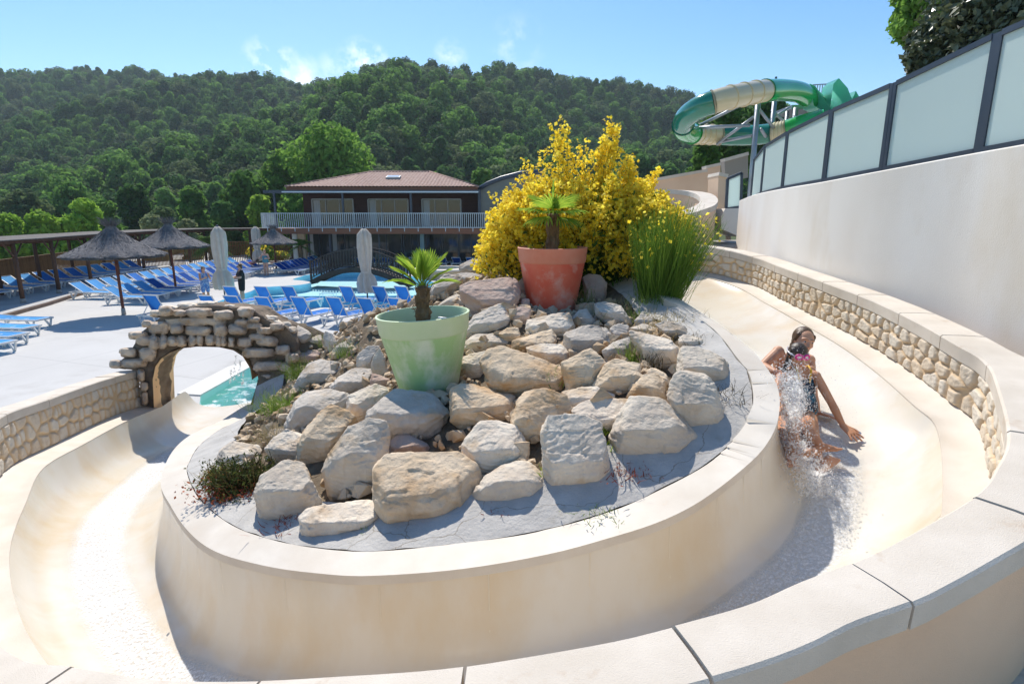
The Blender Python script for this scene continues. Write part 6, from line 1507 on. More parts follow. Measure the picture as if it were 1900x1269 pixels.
# annex with dark curved roof edge on the right
an = thing('annex_building', 'grey annex with a dark curved steel roof edge right of the pool house', 'building')
ax = [Py(u, v, 43.5) for u, v in ((887, 352), (905, 341), (930, 331), (965, 322), (1010, 318))]
MB().tube(ax, .16, 8).build('roof_edge', M_STEEL, an, True)
prism('wall', [p+Vector((0, .3, -.12)) for p in ax] + [Vector((ax[-1].x, 43.8, 0)), Vector((ax[0].x, 43.8, 0))], 5, mat('annex_wall', (.22, .23, .21), rough=.8, col2=(.18, .19, .175), vs=1), an)
MB().bar((ax[0].x+.1, 43.4, 0), (ax[0].x+.1, 43.4, ax[0].z), .22, .22).build('post', M_STEEL, an)
# ---- chalets on the slope
M_CH = mat('chalet_wood', (.14, .10, .08), rough=.9, col2=(.10, .07, .055), vs=3); M_CHR = mat('chalet_roof', (.13, .115, .11), rough=.9)
for k, (u, v, wpx, y, lab) in enumerate([(820,288,34,150,'small chalet at the left end of the row on the wooded slope'), (872,284,30,150,'second chalet from the left on the slope'), (925,286,36,150,'third chalet from the left on the slope, above the broom edge'),
   (958,282,44,148,'right chalet in the lower row on the slope beside the broom'), (800,262,28,165,'chalet higher up at the left on the slope'), (905,266,30,168,'chalet higher up in the middle of the slope'), (972,268,38,162,'chalet higher up at the right, just above the broom')]):
    c_ = Py(u, v, y); w_ = wpx*y/FPX; t = thing('chalet', lab, 'chalet', (c_.x, y, c_.z-2.1), 0, 'chalets on the slope')
    MB().box((0, 1.8, .9), (w_, 3.6, 2.6)).build('wall', M_CH, t); rfm = MB(); rfm.add([(-w_/2-.3, -.7, 2.25), (w_/2+.3, -.7, 2.25), (w_/2+.3, 4.2, 2.75), (-w_/2-.3, 4.2, 2.75), (-w_/2-.3, -.7, 2.38), (w_/2+.3, -.7, 2.38), (w_/2+.3, 4.2, 2.88), (-w_/2-.3, 4.2, 2.88)], [(3,2,1,0),(4,5,6,7),(0,1,5,4),(1,2,6,5),(2,3,7,6),(3,0,4,7)]); rfm.build('roof', M_CHR, t)
    for q in (-.22, .2): MB().box((w_*q, -.03, 1.0), (w_*.2, .06, 1.5)).build('window', M_FRM, t)
# ================================================================== TUBE SLIDE ON ITS STEEL TOWER
TY = 27.0
M_TG = mat('tube_green', (.02, .42, .09), rough=.16, spec=.6, coat=.6); M_TD = mat('tube_dark_green', (.01, .20, .12), rough=.14, spec=.6, coat=.6)
M_TC = mat('tube_cream', (.72, .60, .36), rough=.25, spec=.5, coat=.4); M_TT = mat('tube_teal', (.22, .68, .54), rough=.2, spec=.5, coat=.5, trans=.4)
M_GALV = mat('galvanised_steel', (.40, .43, .46), rough=.4, metallic=.6, col2=(.34, .36, .39), vs=4)
tb_ = thing('tube_slide', 'green and cream spiral tube slide on galvanised steel supports behind the fence', 'water slide')
cl = [(1530,235,31.5),(1515,195,30.2),(1488,174,28.8),(1452,168,27.4),(1415,170,26.0),(1370,178,25.0),(1330,188,24.6),(1296,201,25.0),(1272,220,26.0),(1268,240,27.2),(1284,248,28.4),(1312,250,29.2),(1345,252,29.4),(1380,252,29.2),(1415,250,28.8),(1450,245,28.3),(1490,232,27.8),(1530,222,27.4)]
TC, LT = smooth_curve([Py(u, v, y) for u, v, y in cl], 140)
def seg_at(u, lo, hi): return min(range(lo, hi), key=lambda i: abs(950+FPX*TC[i][0]/(TC[i][1]*CP+(EYE-TC[i][2])*SP) - u))
_l = min(range(140), key=lambda i: TC[i][0]/TC[i][1])
_k = [0, seg_at(1418, 0, _l), seg_at(1322, 0, _l), seg_at(1262, 0, _l), seg_at(1286, _l, 139), seg_at(1336, _l, 139), seg_at(1430, _l, 139), seg_at(1456, _l, 139), 139]
segs = list(zip(_k[:-1], _k[1:], [M_TG, M_TC, M_TD, M_TG, M_TC, M_TD, M_TC, M_TG]))
_old = [(0, 12, M_TD), (12, 26, M_TG), (26, 40, M_TG), (40, 58, M_TC), (58, 72, M_TD), (72, 84, M_TG), (84, 96, M_TC), (96, 108, M_TD), (108, 118, M_TG), (118, 126, M_TC), (126, 139, M_TG)]
for a_, c_, m in segs:
    MB().tube([TC[i] for i in range(a_, c_+1)], .46, 28, cap=False).build('tube_section', m, tb_, True)
    fl_ = MB()
    for q in ((a_, c_) if m != M_TC else np.linspace(a_, c_, 5).astype(int)):
        q = min(max(int(q), 1), 138); d_ = Vector(TC[q+1]-TC[q-1]).normalized(); fl_.tube([Vector(TC[q])-d_*.035, Vector(TC[q])+d_*.035], .495, 28)
    fl_.build('flange', m, tb_, True, 40)
def pt(u, v, y): return Py(u, v, y)
posts = [((1398, 288, 27.2), (1408, 178, 27.2), .12), ((1428, 285, 29.5), (1431, 180, 29.5), .11), ((1470, 270, 30), (1470, 200, 30), .12), ((1455, 270, 31), (1455, 200, 31), .10)]
for a_, c_, r_ in posts:
    p = pt(*a_); q = pt(*c_); q.x = p.x; MB().tube([(p.x, p.y, 2.4), q], r_, 10).build('support_post', M_GALV, tb_, True)
for a_, c_ in (((1284,238,28.2),(1392,233,27.3)),((1300,232,28.3),(1392,187,27.2)),((1330,268,29),(1398,218,27.3)),((1335,264,29),(1395,252,27.3)),((1410,205,27.2),(1445,250,28.5)),((1432,205,29.5),(1470,240,30)),((1430,222,29.5),(1465,200,30)),((1412,240,27.3),(1430,268,29.5))):
    MB().tube([pt(*a_), pt(*c_)], .07, 8).build('brace', M_GALV, tb_, True)
# start platform, railing, teal shells
pf = thing('start_platform', 'steel start platform with railing and teal slide shells above the fence', 'platform')
p = pt(1495, 203, 31); MB().box((p.x+1.2, 31.6, p.z), (4.4, 2.4, .2)).build('deck', M_GALV, pf)
rl = MB(); a_, c_ = pt(1508, 158, 31.5), pt(1545, 156, 31.5)
rl.bar(a_, c_, .05); rl.bar(a_-Vector((0, 0, .45)), c_-Vector((0, 0, .45)), .04)
for s in np.linspace(0, 1, 9): q = a_.lerp(c_, s); rl.bar(q, q-Vector((0, 0, 1.2)), .035)
rl.build('railing', M_GALV, pf)
for (pts_, y_) in (([(1493,160),(1503,165),(1535,210),(1524,214),(1500,200)], 29.2), ([(1530,205),(1536,160),(1546,150),(1562,168),(1572,195),(1560,215)], 29.8), ([(1570,190),(1577,173),(1584,185),(1580,205)], 30.2)):
    vs_ = [pt(u, v, y_) for u, v in pts_]; cc_ = sum(vs_, Vector())/len(vs_); b = MB(); n_ = len(vs_)
    rws = [[tuple(cc_+(q-cc_)*s_ + Vector((0, .9*(1-s_*s_)**.5 - .5, 0))) for q in vs_] for s_ in (1, .93, .75, .45, .05)]
    b.grid(rws, closed=True); b.grid([rws[0], [(x+.0, y+1.0, z) for x, y, z in rws[0]]], closed=True); b.build('slide_shell', M_TT, pf, True)
MB().tube([pt(1439, 165, 28), pt(1440, 143, 28)], .05, 6).build('lamp_mast', M_STEEL, pf)
st_ = MB(); a_, c_ = pt(1328, 270, 24), pt(1352, 263, 24); st_.bar(a_, c_, .06)
for s in np.linspace(0, 1, 8): q = a_.lerp(c_, s); st_.bar(q, q+Vector((0, 0, -.14)), .03)
# ================================================================== PEOPLE
def skin_mat(name, c): return mat(name, c, rough=.5, col2=tuple(x*.88 for x in c), vs=9, spec=.4, bump=.05, bs=120, dist=.004)
M_SK1 = skin_mat('tanned_skin', (.58, .28, .15)); M_SK2 = skin_mat('warm_skin', (.62, .32, .19)); M_SK3 = skin_mat('light_skin', (.60, .34, .24))
M_HAIR = mat('dark_hair', (.030, .018, .012), rough=.45, col2=(.06, .035, .022), vs=30, stretch=(3, 3, .6), bump=.5, bs=60, dist=.004)
M_BHAIR = mat('brown_hair', (.07, .035, .018), rough=.45, col2=(.12, .065, .03), vs=30, stretch=(3, 3, .6), bump=.5, bs=60, dist=.004)
M_EYEW = mat('eye', (.55, .52, .50), rough=.2); M_EYED = mat('iris', (.02, .012, .008), rough=.2); M_LIP = mat('lip', (.42, .13, .10), rough=.5)
def sph(c, r, n=2, sc=(1, 1, 1), Q=None):
    bm = bmesh.new(); bmesh.ops.create_icosphere(bm, subdivisions=n, radius=1); pts = []
    for v in bm.verts:
        q = Vector((v.co.x*r*sc[0], v.co.y*r*sc[1], v.co.z*r*sc[2])); pts.append(Vector(c) + (Q @ q if Q else q))
    bm.free(); return pts
def add_hull(bm, pts):
    h = hull_of(pts); me = bpy.data.meshes.new('t'); h.to_mesh(me); h.free(); bm.from_mesh(me); bpy.data.meshes.remove(me)
def caps(bm, chain):
    """tapered capsules along [(point, radius), ...]"""
    for (a, ra), (b_, rb) in zip(chain[:-1], chain[1:]): add_hull(bm, sph(a, ra) + sph(b_, rb))
def frame(f, up_):
    f = Vector(f).normalized(); r = f.cross(Vector(up_)).normalized(); u = r.cross(f).normalized(); return Matrix((r, f, u)).transposed()   # columns: right, forward, up
PQ = []
def queue(bm, name, m, vox, parent, it=3):
    bmesh.ops.recalc_face_normals(bm, faces=bm.faces); me = bpy.data.meshes.new(name); bm.to_mesh(me); bm.free(); o = link(name, me, m, parent)
    md = o.modifiers.new('r', 'REMESH'); md.mode = 'VOXEL'; md.voxel_size = vox; PQ.append((o, it)); return o
def finish_people():
    dg = bpy.context.evaluated_depsgraph_get(); new = [bpy.data.meshes.new_from_object(o.evaluated_get(dg)) for o, _ in PQ]
    for (o, it), me in zip(PQ, new):
        nm = o.data.name; o.modifiers.clear(); old = o.data; o.data = me; bpy.data.meshes.remove(old); me.name = nm
        bm = bmesh.new(); bm.from_mesh(me)
        for _ in range(it): bmesh.ops.smooth_vert(bm, verts=bm.verts, factor=.5, use_axis_x=True, use_axis_y=True, use_axis_z=True)
        bm.to_mesh(me); bm.free(); me.polygons.foreach_set('use_smooth', [True]*len(me.polygons))
def hand(bm, w, d, n, s, spread=.16, curl=.25, side=1, thumb=.75):
    """palm from wrist w towards d, palm normal n, thumb on the given side"""
    d = Vector(d).normalized(); n = Vector(n); n = (n - d*n.dot(d)).normalized(); sd = d.cross(n).normalized()*side
    pl = .085*s; pw = .036*s; e = Vector(w) + d*pl
    add_hull(bm, sph(Vector(w)+sd*.016*s, .017*s, 1)+sph(Vector(w)-sd*.016*s, .017*s, 1)+sph(e+sd*pw, .0125*s, 1)+sph(e-sd*pw, .0115*s, 1))
    for k, (o_, L_) in enumerate(((.034, .070), (.012, .080), (-.012, .075), (-.033, .058))):
        a = (1.5-k)*spread; fd = (d*math.cos(a)+sd*math.sin(a)).normalized(); p0 = e + sd*o_*s - d*.008*s; p1 = p0 + fd*L_*.48*s - n*L_*curl*.12*s; p2 = p1 + (fd - n*curl).normalized()*L_*.32*s; p3 = p2 + (fd - n*curl*1.8).normalized()*L_*.26*s
        caps(bm, [(p0, .0105*s), (p1, .0092*s), (p2, .0083*s), (p3, .0068*s)])
    td = (d*math.cos(thumb)+sd*math.sin(thumb)).normalized(); t0 = Vector(w) + d*.028*s + sd*.026*s; t1 = t0 + td*.040*s; t2 = t1 + (td+d*.35).normalized()*.034*s
    caps(bm, [(t0, .0135*s), (t1, .0112*s), (t2, .0085*s)])
def foot(bm, an, toe, upv, s):
    an = Vector(an); d = (Vector(toe)-an); L_ = d.length; d.normalize(); u = Vector(upv); u = (u-d*u.dot(d)).normalized(); sd = d.cross(u)
    heel = an - d*.045*s - u*.035*s; ball = an + d*.125*s - u*.042*s
    add_hull(bm, sph(an, .034*s) + sph(heel, .030*s) + sph(ball+sd*.022*s, .020*s) + sph(ball-sd*.022*s, .019*s))
    for k in range(5):
        q = ball + sd*(.032-.016*k)*s + d*(.004-.006*abs(k-1))*s
        caps(bm, [(q, .0125*s if k else .0145*s), (q + d*(.040 if k == 0 else .034-.004*k)*s, .0115*s if k == 0 else .0085*s)])
def head(bm, c, f, u, s):
    """c: centre of the skull; s = 1 adult (head height .22)"""
    Q = frame(f, u); P = lambda x, y, z: Vector(c) + Q @ Vector((x*s, y*s, z*s))
    add_hull(bm, sph(P(0, -.015, .025), 1, 3, (.074*s, .092*s, .088*s), Q))
    add_hull(bm, sph(P(0, .030, -.005), 1, 3, (.064*s, .060*s, .075*s), Q) + sph(P(0, .052, -.088), .022*s) + sph(P(.038, .012, -.058), .020*s) + sph(P(-.038, .012, -.058), .020*s))
    add_hull(bm, sph(P(0, .088, .012), .007*s, 1) + sph(P(0, .106, -.028), .0115*s, 1) + sph(P(.013, .092, -.032), .008*s, 1) + sph(P(-.013, .092, -.032), .008*s, 1))
    for q in (-1, 1):
        add_hull(bm, sph(P(q*.030, .078, .030), .012*s, 1) + sph(P(q*.052, .060, .026), .010*s, 1) + sph(P(q*.010, .084, .028), .010*s, 1))   # brow
        add_hull(bm, sph(P(q*.036, .068, -.022), .018*s, 1) + sph(P(q*.05, .045, -.015), .018*s, 1))                                     # cheek
        add_hull(bm, sph(P(q*.077, -.008, .012), .013*s, 1, (.5, 1, 1), Q) + sph(P(q*.074, -.004, -.018), .009*s, 1))                     # ear
    add_hull(bm, sph(P(.016, .086, -.060), .006*s, 1)+sph(P(-.016, .086, -.060), .006*s, 1)+sph(P(0, .091, -.057), .0065*s, 1))
    return P, Q
def face_parts(P, Q, s, par, eyes=True):
    if eyes:
        for q in (-1, 1):
            b = bmesh.new(); add_hull(b, sph(P(q*.031, .079, .010), 1, 2, (.0125*s, .008*s, .0065*s), Q)); me = bpy.data.meshes.new('eye'); b.to_mesh(me); b.free(); e = link('eye', me, M_EYEW, par)
            b = bmesh.new(); add_hull(b, sph(P(q*.031, .0845, .010), 1, 2, (.006*s, .004*s, .006*s), Q)); me = bpy.data.meshes.new('iris'); b.to_mesh(me); b.free(); link('iris', me, M_EYED, e)
            b = MB(); b.tube([P(q*.012, .092, .032), P(q*.032, .090, .037), P(q*.052, .072, .031)], .0020*s, 6); b.build('eyebrow', M_HAIR, par)
    b = bmesh.new(); add_hull(b, sph(P(.022, .084, -.059), .004*s, 1)+sph(P(-.022, .084, -.059), .004*s, 1)+sph(P(0, .094, -.056), .0055*s, 1)+sph(P(0, .091, -.066), .005*s, 1)); me = bpy.data.meshes.new('mouth'); b.to_mesh(me); b.free(); link('mouth', me, M_LIP, par)
def hair_cap(P, Q, s, m, par, front=.060, back=-.10, vox=.006, extra=(), yo=-.034, zo=.038):
    bm = bmesh.new()
    add_hull(bm, sph(P(0, yo, zo), 1, 3, (.082*s, .088*s, .088*s), Q))
    add_hull(bm, sph(P(0, -.045, -.01), 1, 2, (.076*s, .066*s, .075*s), Q) + sph(P(0, -.06, back), .035*s))
    for q in (-1, 1): add_hull(bm, sph(P(q*.064, .012, .055), .024*s, 1) + sph(P(q*.073, -.012, .0), .016*s, 1) + sph(P(q*.05, -.05, back*.6), .025*s, 1))
    for ch in extra: caps(bm, [(P(*p), r*s) for p, r in ch])
    return queue(bm, 'hair', m, vox, par, 2)
def limb(bm, a, m_, b_, r0, r1, r2, s):
    a, m_, b_ = Vector(a), Vector(m_), Vector(b_)
    caps(bm, [(a, r0*s), (a.lerp(m_, .45), r0*.96*s), (m_, r1*s), (m_.lerp(b_, .3), r1*1.06*s), (b_, r2*s)])
def torso(bm, pel, che, neck, acr, s, up_, w=1.0, fem=True):
    """pel, che: centres; acr: unit vector across the body"""
    pel, che, neck, acr = Vector(pel), Vector(che), Vector(neck), Vector(acr).normalized(); mid = pel.lerp(che, .48)
    ax = (che-pel).normalized(); fw = ax.cross(acr).normalized()
    Pp = [sph(pel+acr*q*.085*s*w, .090*s*w) for q in (-1, 1)]; Pm = [sph(mid+acr*q*.062*s*w, .080*s*w) for q in (-1, 1)]; Pc = [sph(che+acr*q*.080*s*w, .088*s*w) for q in (-1, 1)]
    add_hull(bm, sum(Pp, []) + sum(Pm, [])); add_hull(bm, sum(Pm, []) + sum(Pc, []))
    top = che + ax*.115*s
    add_hull(bm, sum(Pc, []) + [p for q in (-1, 1) for p in sph(top+acr*q*.135*s*w, .042*s)] + sph(neck, .050*s))
    return fw
def body_root(label, base, name='person', group=None): return thing(name, label, 'person', base, 0, group)
def shift(bm, base):
    for v in bm.verts: v.co -= Vector(base)
# ---------------------------------------------------------------- the two riders on the slide
def rp(u, v, y): return Py(u, v, y*.945)
KB = rp(1488, 772, 4.62)
kid = body_root('child in pink goggles and dark patterned swimsuit sliding down in front, one arm stretched out', KB)
L = lambda p: Vector(p) - KB
s = .84
pel, che, nek = L(rp(1486, 758, 4.62)), L(rp(1484, 710, 4.72)), L(rp(1483, 687, 4.74))
hc = L(rp(1480, 659, 4.72)); acr = Vector((1, .15, .05))
bm = bmesh.new(); torso(bm, pel, che, nek, acr, s, (0, 0, 1), .92)
caps(bm, [(nek, .040*s), (hc - Vector((0, 0, .06)), .042*s)])
shR, elR, wrR = L(rp(1514, 697, 4.70)), L(rp(1543, 748, 4.52)), L(rp(1564, 789, 4.42))
limb(bm, shR, elR, wrR, .044, .036, .026, s); hand(bm, wrR, L(rp(1592, 814, 4.30)) - wrR, (0.1, -.25, 1), s*1.22, .30, .10, -1)
shL, elL, wrL = L(rp(1448, 700, 4.72)), L(rp(1440, 732, 4.55)), L(rp(1450, 748, 4.42))
limb(bm, shL, elL, wrL, .044, .036, .026, s); hand(bm, wrL, Vector((.2, -.6, -.5)), (0, .5, .8), s, .16, .3, 1)
caps(bm, [(che+acr*.10*s+Vector((0, 0, .06)), .05*s), (shR, .046*s)]); caps(bm, [(che-acr*.10*s+Vector((0, 0, .06)), .05*s), (shL, .046*s)])
hR, kR, aR, tR = L(rp(1498, 772, 4.58)), L(rp(1500, 800, 4.25)), L(rp(1522, 826, 4.15)), L(rp(1545, 825, 4.12))
limb(bm, hR, kR, aR, .068, .050, .034, s); foot(bm, aR, tR, (.1, .4, 1), s*.95)
hL, kL, aL, tL = L(rp(1476, 772, 4.58)), L(rp(1471, 806, 4.20)), L(rp(1478, 838, 3.98)), L(rp(1505, 832, 3.90))
limb(bm, hL, kL, aL, .068, .050, .034, s); foot(bm, aL, tL, (-.2, -.5, 1), s*1.0)
fdir = Vector((.05, -1, -.12)); P, Q = head(bm, hc, fdir, (.05, -.3, 1), s*1.02)
queue(bm, 'body', M_SK1, .0045, kid, 1)
hair_cap(P, Q, s*1.06, M_HAIR, kid, vox=.006, yo=-.010, zo=.030, extra=[[((.05, -.04, -.03), .03), ((.085, -.02, -.12), .02), ((.11, .0, -.19), .010)]])
face_parts(P, Q, s, kid, False)
M_PINK = mat('pink_rubber', (.72, .03, .25), rough=.35); M_LENS = mat('goggle_lens', (.62, .52, .55), rough=.08, spec=.8); M_STRAP = mat('clear_strap', (.62, .60, .62), rough=.3)
b = MB()
for q in (-1, 1): b.tube([P(q*.034 + .029*math.cos(a), .098-.016*abs(q*.034+.029*math.cos(a))/.06, .012 + .021*math.sin(a)) for a in np.linspace(0, 2*math.pi, 20, endpoint=False)], .0085, 8, closed=True)
b.tube([P(-.012, .102, .014), P(.012, .102, .014)], .007, 8); gg = b.build('goggles', M_PINK, kid, True)
b = MB()
for q in (-1, 1): b.add([P(q*.034 + .026*math.cos(a), .101-.016*abs(q*.034+.026*math.cos(a))/.06, .012+.018*math.sin(a)) for a in np.linspace(0, 2*math.pi, 18, endpoint=False)], [tuple(range(18))])
b.build('lens', M_LENS, gg)
b = MB(); b.tube([P(.066, .075, .014), P(.086, .02, .022), P(.088, -.04, .030), P(.05, -.115, .035), P(-.05, -.115, .035), P(-.088, -.04, .030), P(-.086, .02, .022), P(-.066, .075, .014)], .006, 6); b.build('strap', M_STRAP, gg, True)
bs_ = bmesh.new()
def suit(bm, pel, che, acr, s, w, top=.5):
    acr = Vector(acr).normalized(); mid = pel.lerp(che, .48); t = pel.lerp(che, 1.0)
    Pp = [sph(pel+acr*q*.086*s*w, .094*s*w) for q in (-1, 1)]; Pm = [sph(mid+acr*q*.064*s*w, .085*s*w) for q in (-1, 1)]; Pc = [sph(t+acr*q*.076*s*w, .090*s*w) for q in (-1, 1)]
    add_hull(bm, sum(Pp, [])+sum(Pm, [])); add_hull(bm, sum(Pm, [])+sum(Pc, []))
suit(bs_, pel, che, acr, s, .945)
M_SUIT = mat('patterned_swimsuit', (.012, .03, .055), rough=.55, col2=(.02, .14, .20), vs=16, vmix=(.50, .54), stain=(.65, .22, .05), ss=22, stmix=(.60, .63))
queue(bs_, 'swimsuit', M_SUIT, .007, kid, 2)
b = MB(); b.tube([che+acr.normalized()*.055*s+Vector((0, -.085, .02))*s, che+acr.normalized()*.07*s+Vector((0, -.06, .135))*s, che+acr.normalized()*.07*s+Vector((0, .0, .165))*s, che+acr.normalized()*.05*s+Vector((0, .07, .10))*s], .008, 6)
b.tube([che-acr.normalized()*.055*s+Vector((0, -.085, .02))*s, che-acr.normalized()*.07*s+Vector((0, -.06, .135))*s, che-acr.normalized()*.07*s+Vector((0, .0, .165))*s], .008, 6); b.build('swimsuit_strap', mat('yellow_strap', (.75, .45, .03), rough=.6), kid, True)
# woman behind
WB = rp(1476, 752, 4.95); wom = body_root('woman with wet pulled back hair sliding down behind the child in goggles', WB); L = lambda p: Vector(p)-WB
s = 1.0
pel, che, nek = L(rp(1474, 745, 4.95)), L(rp(1470, 688, 5.08)), L(rp(1482, 660, 5.08)); hc = L(rp(1491, 634, 5.02)); acr = Vector((1, .1, .10))
bm = bmesh.new(); torso(bm, pel, che, nek, acr, s, (0, 0, 1), .95); caps(bm, [(nek, .048), (hc-Vector((.0, .01, .07)), .048)])
shL, elL, wrL = L(rp(1444, 652, 5.06)), L(rp(1414, 680, 4.98)), L(rp(1438, 690, 4.82))
limb(bm, shL, elL, wrL, .046, .038, .028, s); hand(bm, wrL, Vector((.8, -.5, -.3)), (0, -.6, .6), s, .15, .4, 1); caps(bm, [(che-acr*.10+Vector((0, 0, .08)), .055), (shL, .050)])
shR, elR, wrR = L(rp(1502, 668, 5.10)), L(rp(1509, 735, 4.92)), L(rp(1516, 765, 4.80))
limb(bm, shR, elR, wrR, .046, .038, .028, s); hand(bm, wrR, L(rp(1540, 772, 4.70))-wrR, (.2, .3, .9), s, .16, .2, -1); caps(bm, [(che+acr*.10+Vector((0, 0, .08)), .055), (shR, .050)])
hR, kR, aR, tR = L(rp(1494, 760, 4.9)), L(rp(1507, 812, 4.45)), L(rp(1517, 876, 4.03)), L(rp(1536, 868, 3.96))
limb(bm, hR, kR, aR, .080, .056, .038, s); foot(bm, aR, aR + Vector((.10, -.03, .12)), (-.3, -1, .3), s)
hL, kL, aL, tL = L(rp(1462, 760, 4.9)), L(rp(1458, 795, 4.5)), L(rp(1463, 835, 4.12)), L(rp(1470, 850, 4.0))
limb(bm, hL, kL, aL, .080, .056, .038, s); foot(bm, aL, tL, (0, -.3, 1), s)
P, Q = head(bm, hc, Vector((.0, -1, .02)), (.20, -.05, 1), s); queue(bm, 'body', M_SK2, .005, wom, 2)
hair_cap(P, Q, s*1.03, M_BHAIR, wom, extra=[[((.05, -.05, -.05), .03), ((.06, -.03, -.14), .018), ((.065, .0, -.22), .008)]]); face_parts(P, Q, s, wom, True)
bs_ = bmesh.new(); ac = acr.normalized(); add_hull(bs_, [p for q in (-1, 1) for p in sph(che+ac*q*.078+Vector((0, -.02, -.01)), .086) + sph(che+ac*q*.076+Vector((0, -.03, -.05)), .082)]); queue(bs_, 'bikini_top', mat('dark_bikini', (.03, .02, .018), rough=.6, col2=(.08, .05, .04), vs=30), .008, wom, 2)
bs_ = bmesh.new(); add_hull(bs_, [p for q in (-1, 1) for p in sph(pel+ac*q*.084, .092)]); queue(bs_, 'bikini_bottom', bpy.data.materials['dark_bikini'], .008, wom, 2)
# ---------------------------------------------------------------- people on the deck
def standing(label, px, h, face, clothes, skin, hm, armL, armR, hairx=(), sh=1.0, group=None, vox=.012):
    b0_ = Pz(*px); t = body_root(label, (b0_.x, b0_.y, 0), group=group); k = h/1.70; f = Vector(face).normalized(); r = f.cross(Vector((0, 0, 1))).normalized(); U = Vector((0, 0, 1))
    pel, che, nek = U*.93*k, U*1.24*k, U*1.42*k; hc = U*1.565*k + f*.02
    bm = bmesh.new(); torso(bm, pel, che, nek, r, k, U, sh); caps(bm, [(nek, .05*k), (hc-U*.06*k, .05*k)])
    for q, (e_, w_) in ((1, armR), (-1, armL)):
        s0 = U*1.37*k + r*q*.175*k*sh; e1 = Vector(s0) + (r*q*e_[0] + f*e_[1] + U*e_[2])*k; w1 = e1 + (r*q*w_[0] + f*w_[1] + U*w_[2])*k
        limb(bm, s0, e1, w1, .048*sh, .038*sh, .028, k); hand(bm, w1, w1-e1, f, k, .12, .4, q)
        hp = pel + r*q*.09*k; kn = U*.49*k + r*q*.10*k + f*.02; an = U*.085*k + r*q*.10*k; limb(bm, hp, kn, an, .082*sh, .055*sh, .038, k); foot(bm, an, an+f*.16*k, U, k)
    P, Q = head(bm, hc, f-U*.25, U, k); queue(bm, 'body', skin, vox, t); hair_cap(P, Q, k*1.04, hm, t, vox=vox, extra=hairx)
    for nm, m, kind in clothes:
        c_ = bmesh.new()
        if kind == 'suit': suit(c_, pel, che, r, k, sh*1.08)
        if kind == 'shirt':
            add_hull(c_, [p for q in (-1, 1) for z_, rr_, w_ in ((.92, .100, .088), (1.24, .105, .09)) for p in sph(U*z_*k+r*q*w_*k*sh, rr_*k*sh)]); add_hull(c_, [p for q in (-1, 1) for p in sph(U*1.36*k+r*q*.15*k*sh, .062*k) + sph(U*1.24*k+r*q*.09*k*sh, .10*k*sh)])
            for q, (e_, w_) in ((1, armR), (-1, armL)): s0 = U*1.37*k + r*q*.175*k*sh; e1 = s0 + (r*q*e_[0]+f*e_[1]+U*e_[2])*k; caps(c_, [(s0, .066*k), (s0.lerp(e1, .75), .062*k)])
        if kind == 'vest': add_hull(c_, [p for q in (-1, 1) for z_, rr_, w_ in ((.98, .094, .09), (1.22, .106, .088)) for p in sph(U*z_*k+r*q*w_*k*sh, rr_*k*sh)]); add_hull(c_, [p for q in (-1, 1) for p in sph(U*1.36*k+r*q*.10*k*sh, .064*k) + sph(U*1.22*k+r*q*.088*k*sh, .106*k*sh)])
        if kind == 'shorts':
            add_hull(c_, [p for q in (-1, 1) for p in sph(U*.95*k+r*q*.088*k, .103*k*sh)])
            for q in (-1, 1): caps(c_, [(pel+r*q*.09*k, .105*k*sh), (U*.58*k+r*q*.105*k+f*.015, .085*k*sh)])
        queue(c_, nm, m, vox, t, 2)
    return t, P, Q, k
M_PLAY = mat('blue_print', (.08, .20, .50), rough=.8, col2=(.32, .42, .62), vs=14, vmix=(.48, .54)); M_BLK = mat('black_cotton', (.010, .010, .012), rough=.9); M_TURQ = mat('turquoise_print', (.03, .26, .34), rough=.6, col2=(.10, .16, .20), vs=9, vmix=(.46, .54))
standing('woman in a blue print playsuit standing left of the nearest folded parasol', (384, 563), 1.62, (.75, -.6, 0), [('top', M_PLAY, 'vest'), ('shorts', M_PLAY, 'shorts')], M_SK2, M_BHAIR,
  ((.05, .12, -.26), (-.10, .20, .06)), ((.05, .12, -.26), (-.10, .20, .08)), hairx=[[((0, -.06, -.02), .06), ((0, -.07, -.16), .04)]])
t, P, Q, k = standing('man in black t-shirt and black shorts with sunglasses, right of the nearest folded parasol', (452, 561), 1.72, (-.75, -.6, 0), [('shirt', M_BLK, 'shirt'), ('shorts', M_BLK, 'shorts')], M_SK3, M_BHAIR,
  ((.10, .10, -.25), (-.12, .20, -.02)), ((.10, .10, -.25), (-.12, .20, -.04)), sh=1.22)
b = MB()
for q in (-1, 1): b.box(P(q*.033, .098, .012), (.05*k, .03*k, .032*k))
b.tube([P(-.08, .0, .016), P(-.06, .085, .014), P(.06, .085, .014), P(.08, .0, .016)], .005, 6); b.build('sunglasses', M_BLK, t)
q = Pz(437, 561); bag = thing('towel', 'black towel held by the man in black beside the parasol', 'towel', (q.x, q.y-.32, .55))
b = MB(); b.grid([[(x, .05*math.sin(x*22+z*4), z) for x in np.linspace(-.14, .14, 12)] for z in (.48, .3, .12, -.05)]); b.grid([[(x, .05*math.sin(x*22+z*4)+.03, z) for x in np.linspace(-.14, .14, 12)] for z in (.48, .3, .12, -.05)]); b.build('cloth', M_BLK, bag, True)
standing('woman in a turquoise swimsuit standing beside the farthest folded parasol', (495, 512), 1.66, (-.2, -1, 0), [('swimsuit', M_TURQ, 'suit')], M_SK3, mat('blond_hair', (.30, .17, .07), rough=.5), ((.14, .05, -.24), (-.08, .18, .02)), ((.14, .05, -.24), (-.08, .18, .04)), sh=1.12, vox=.014)
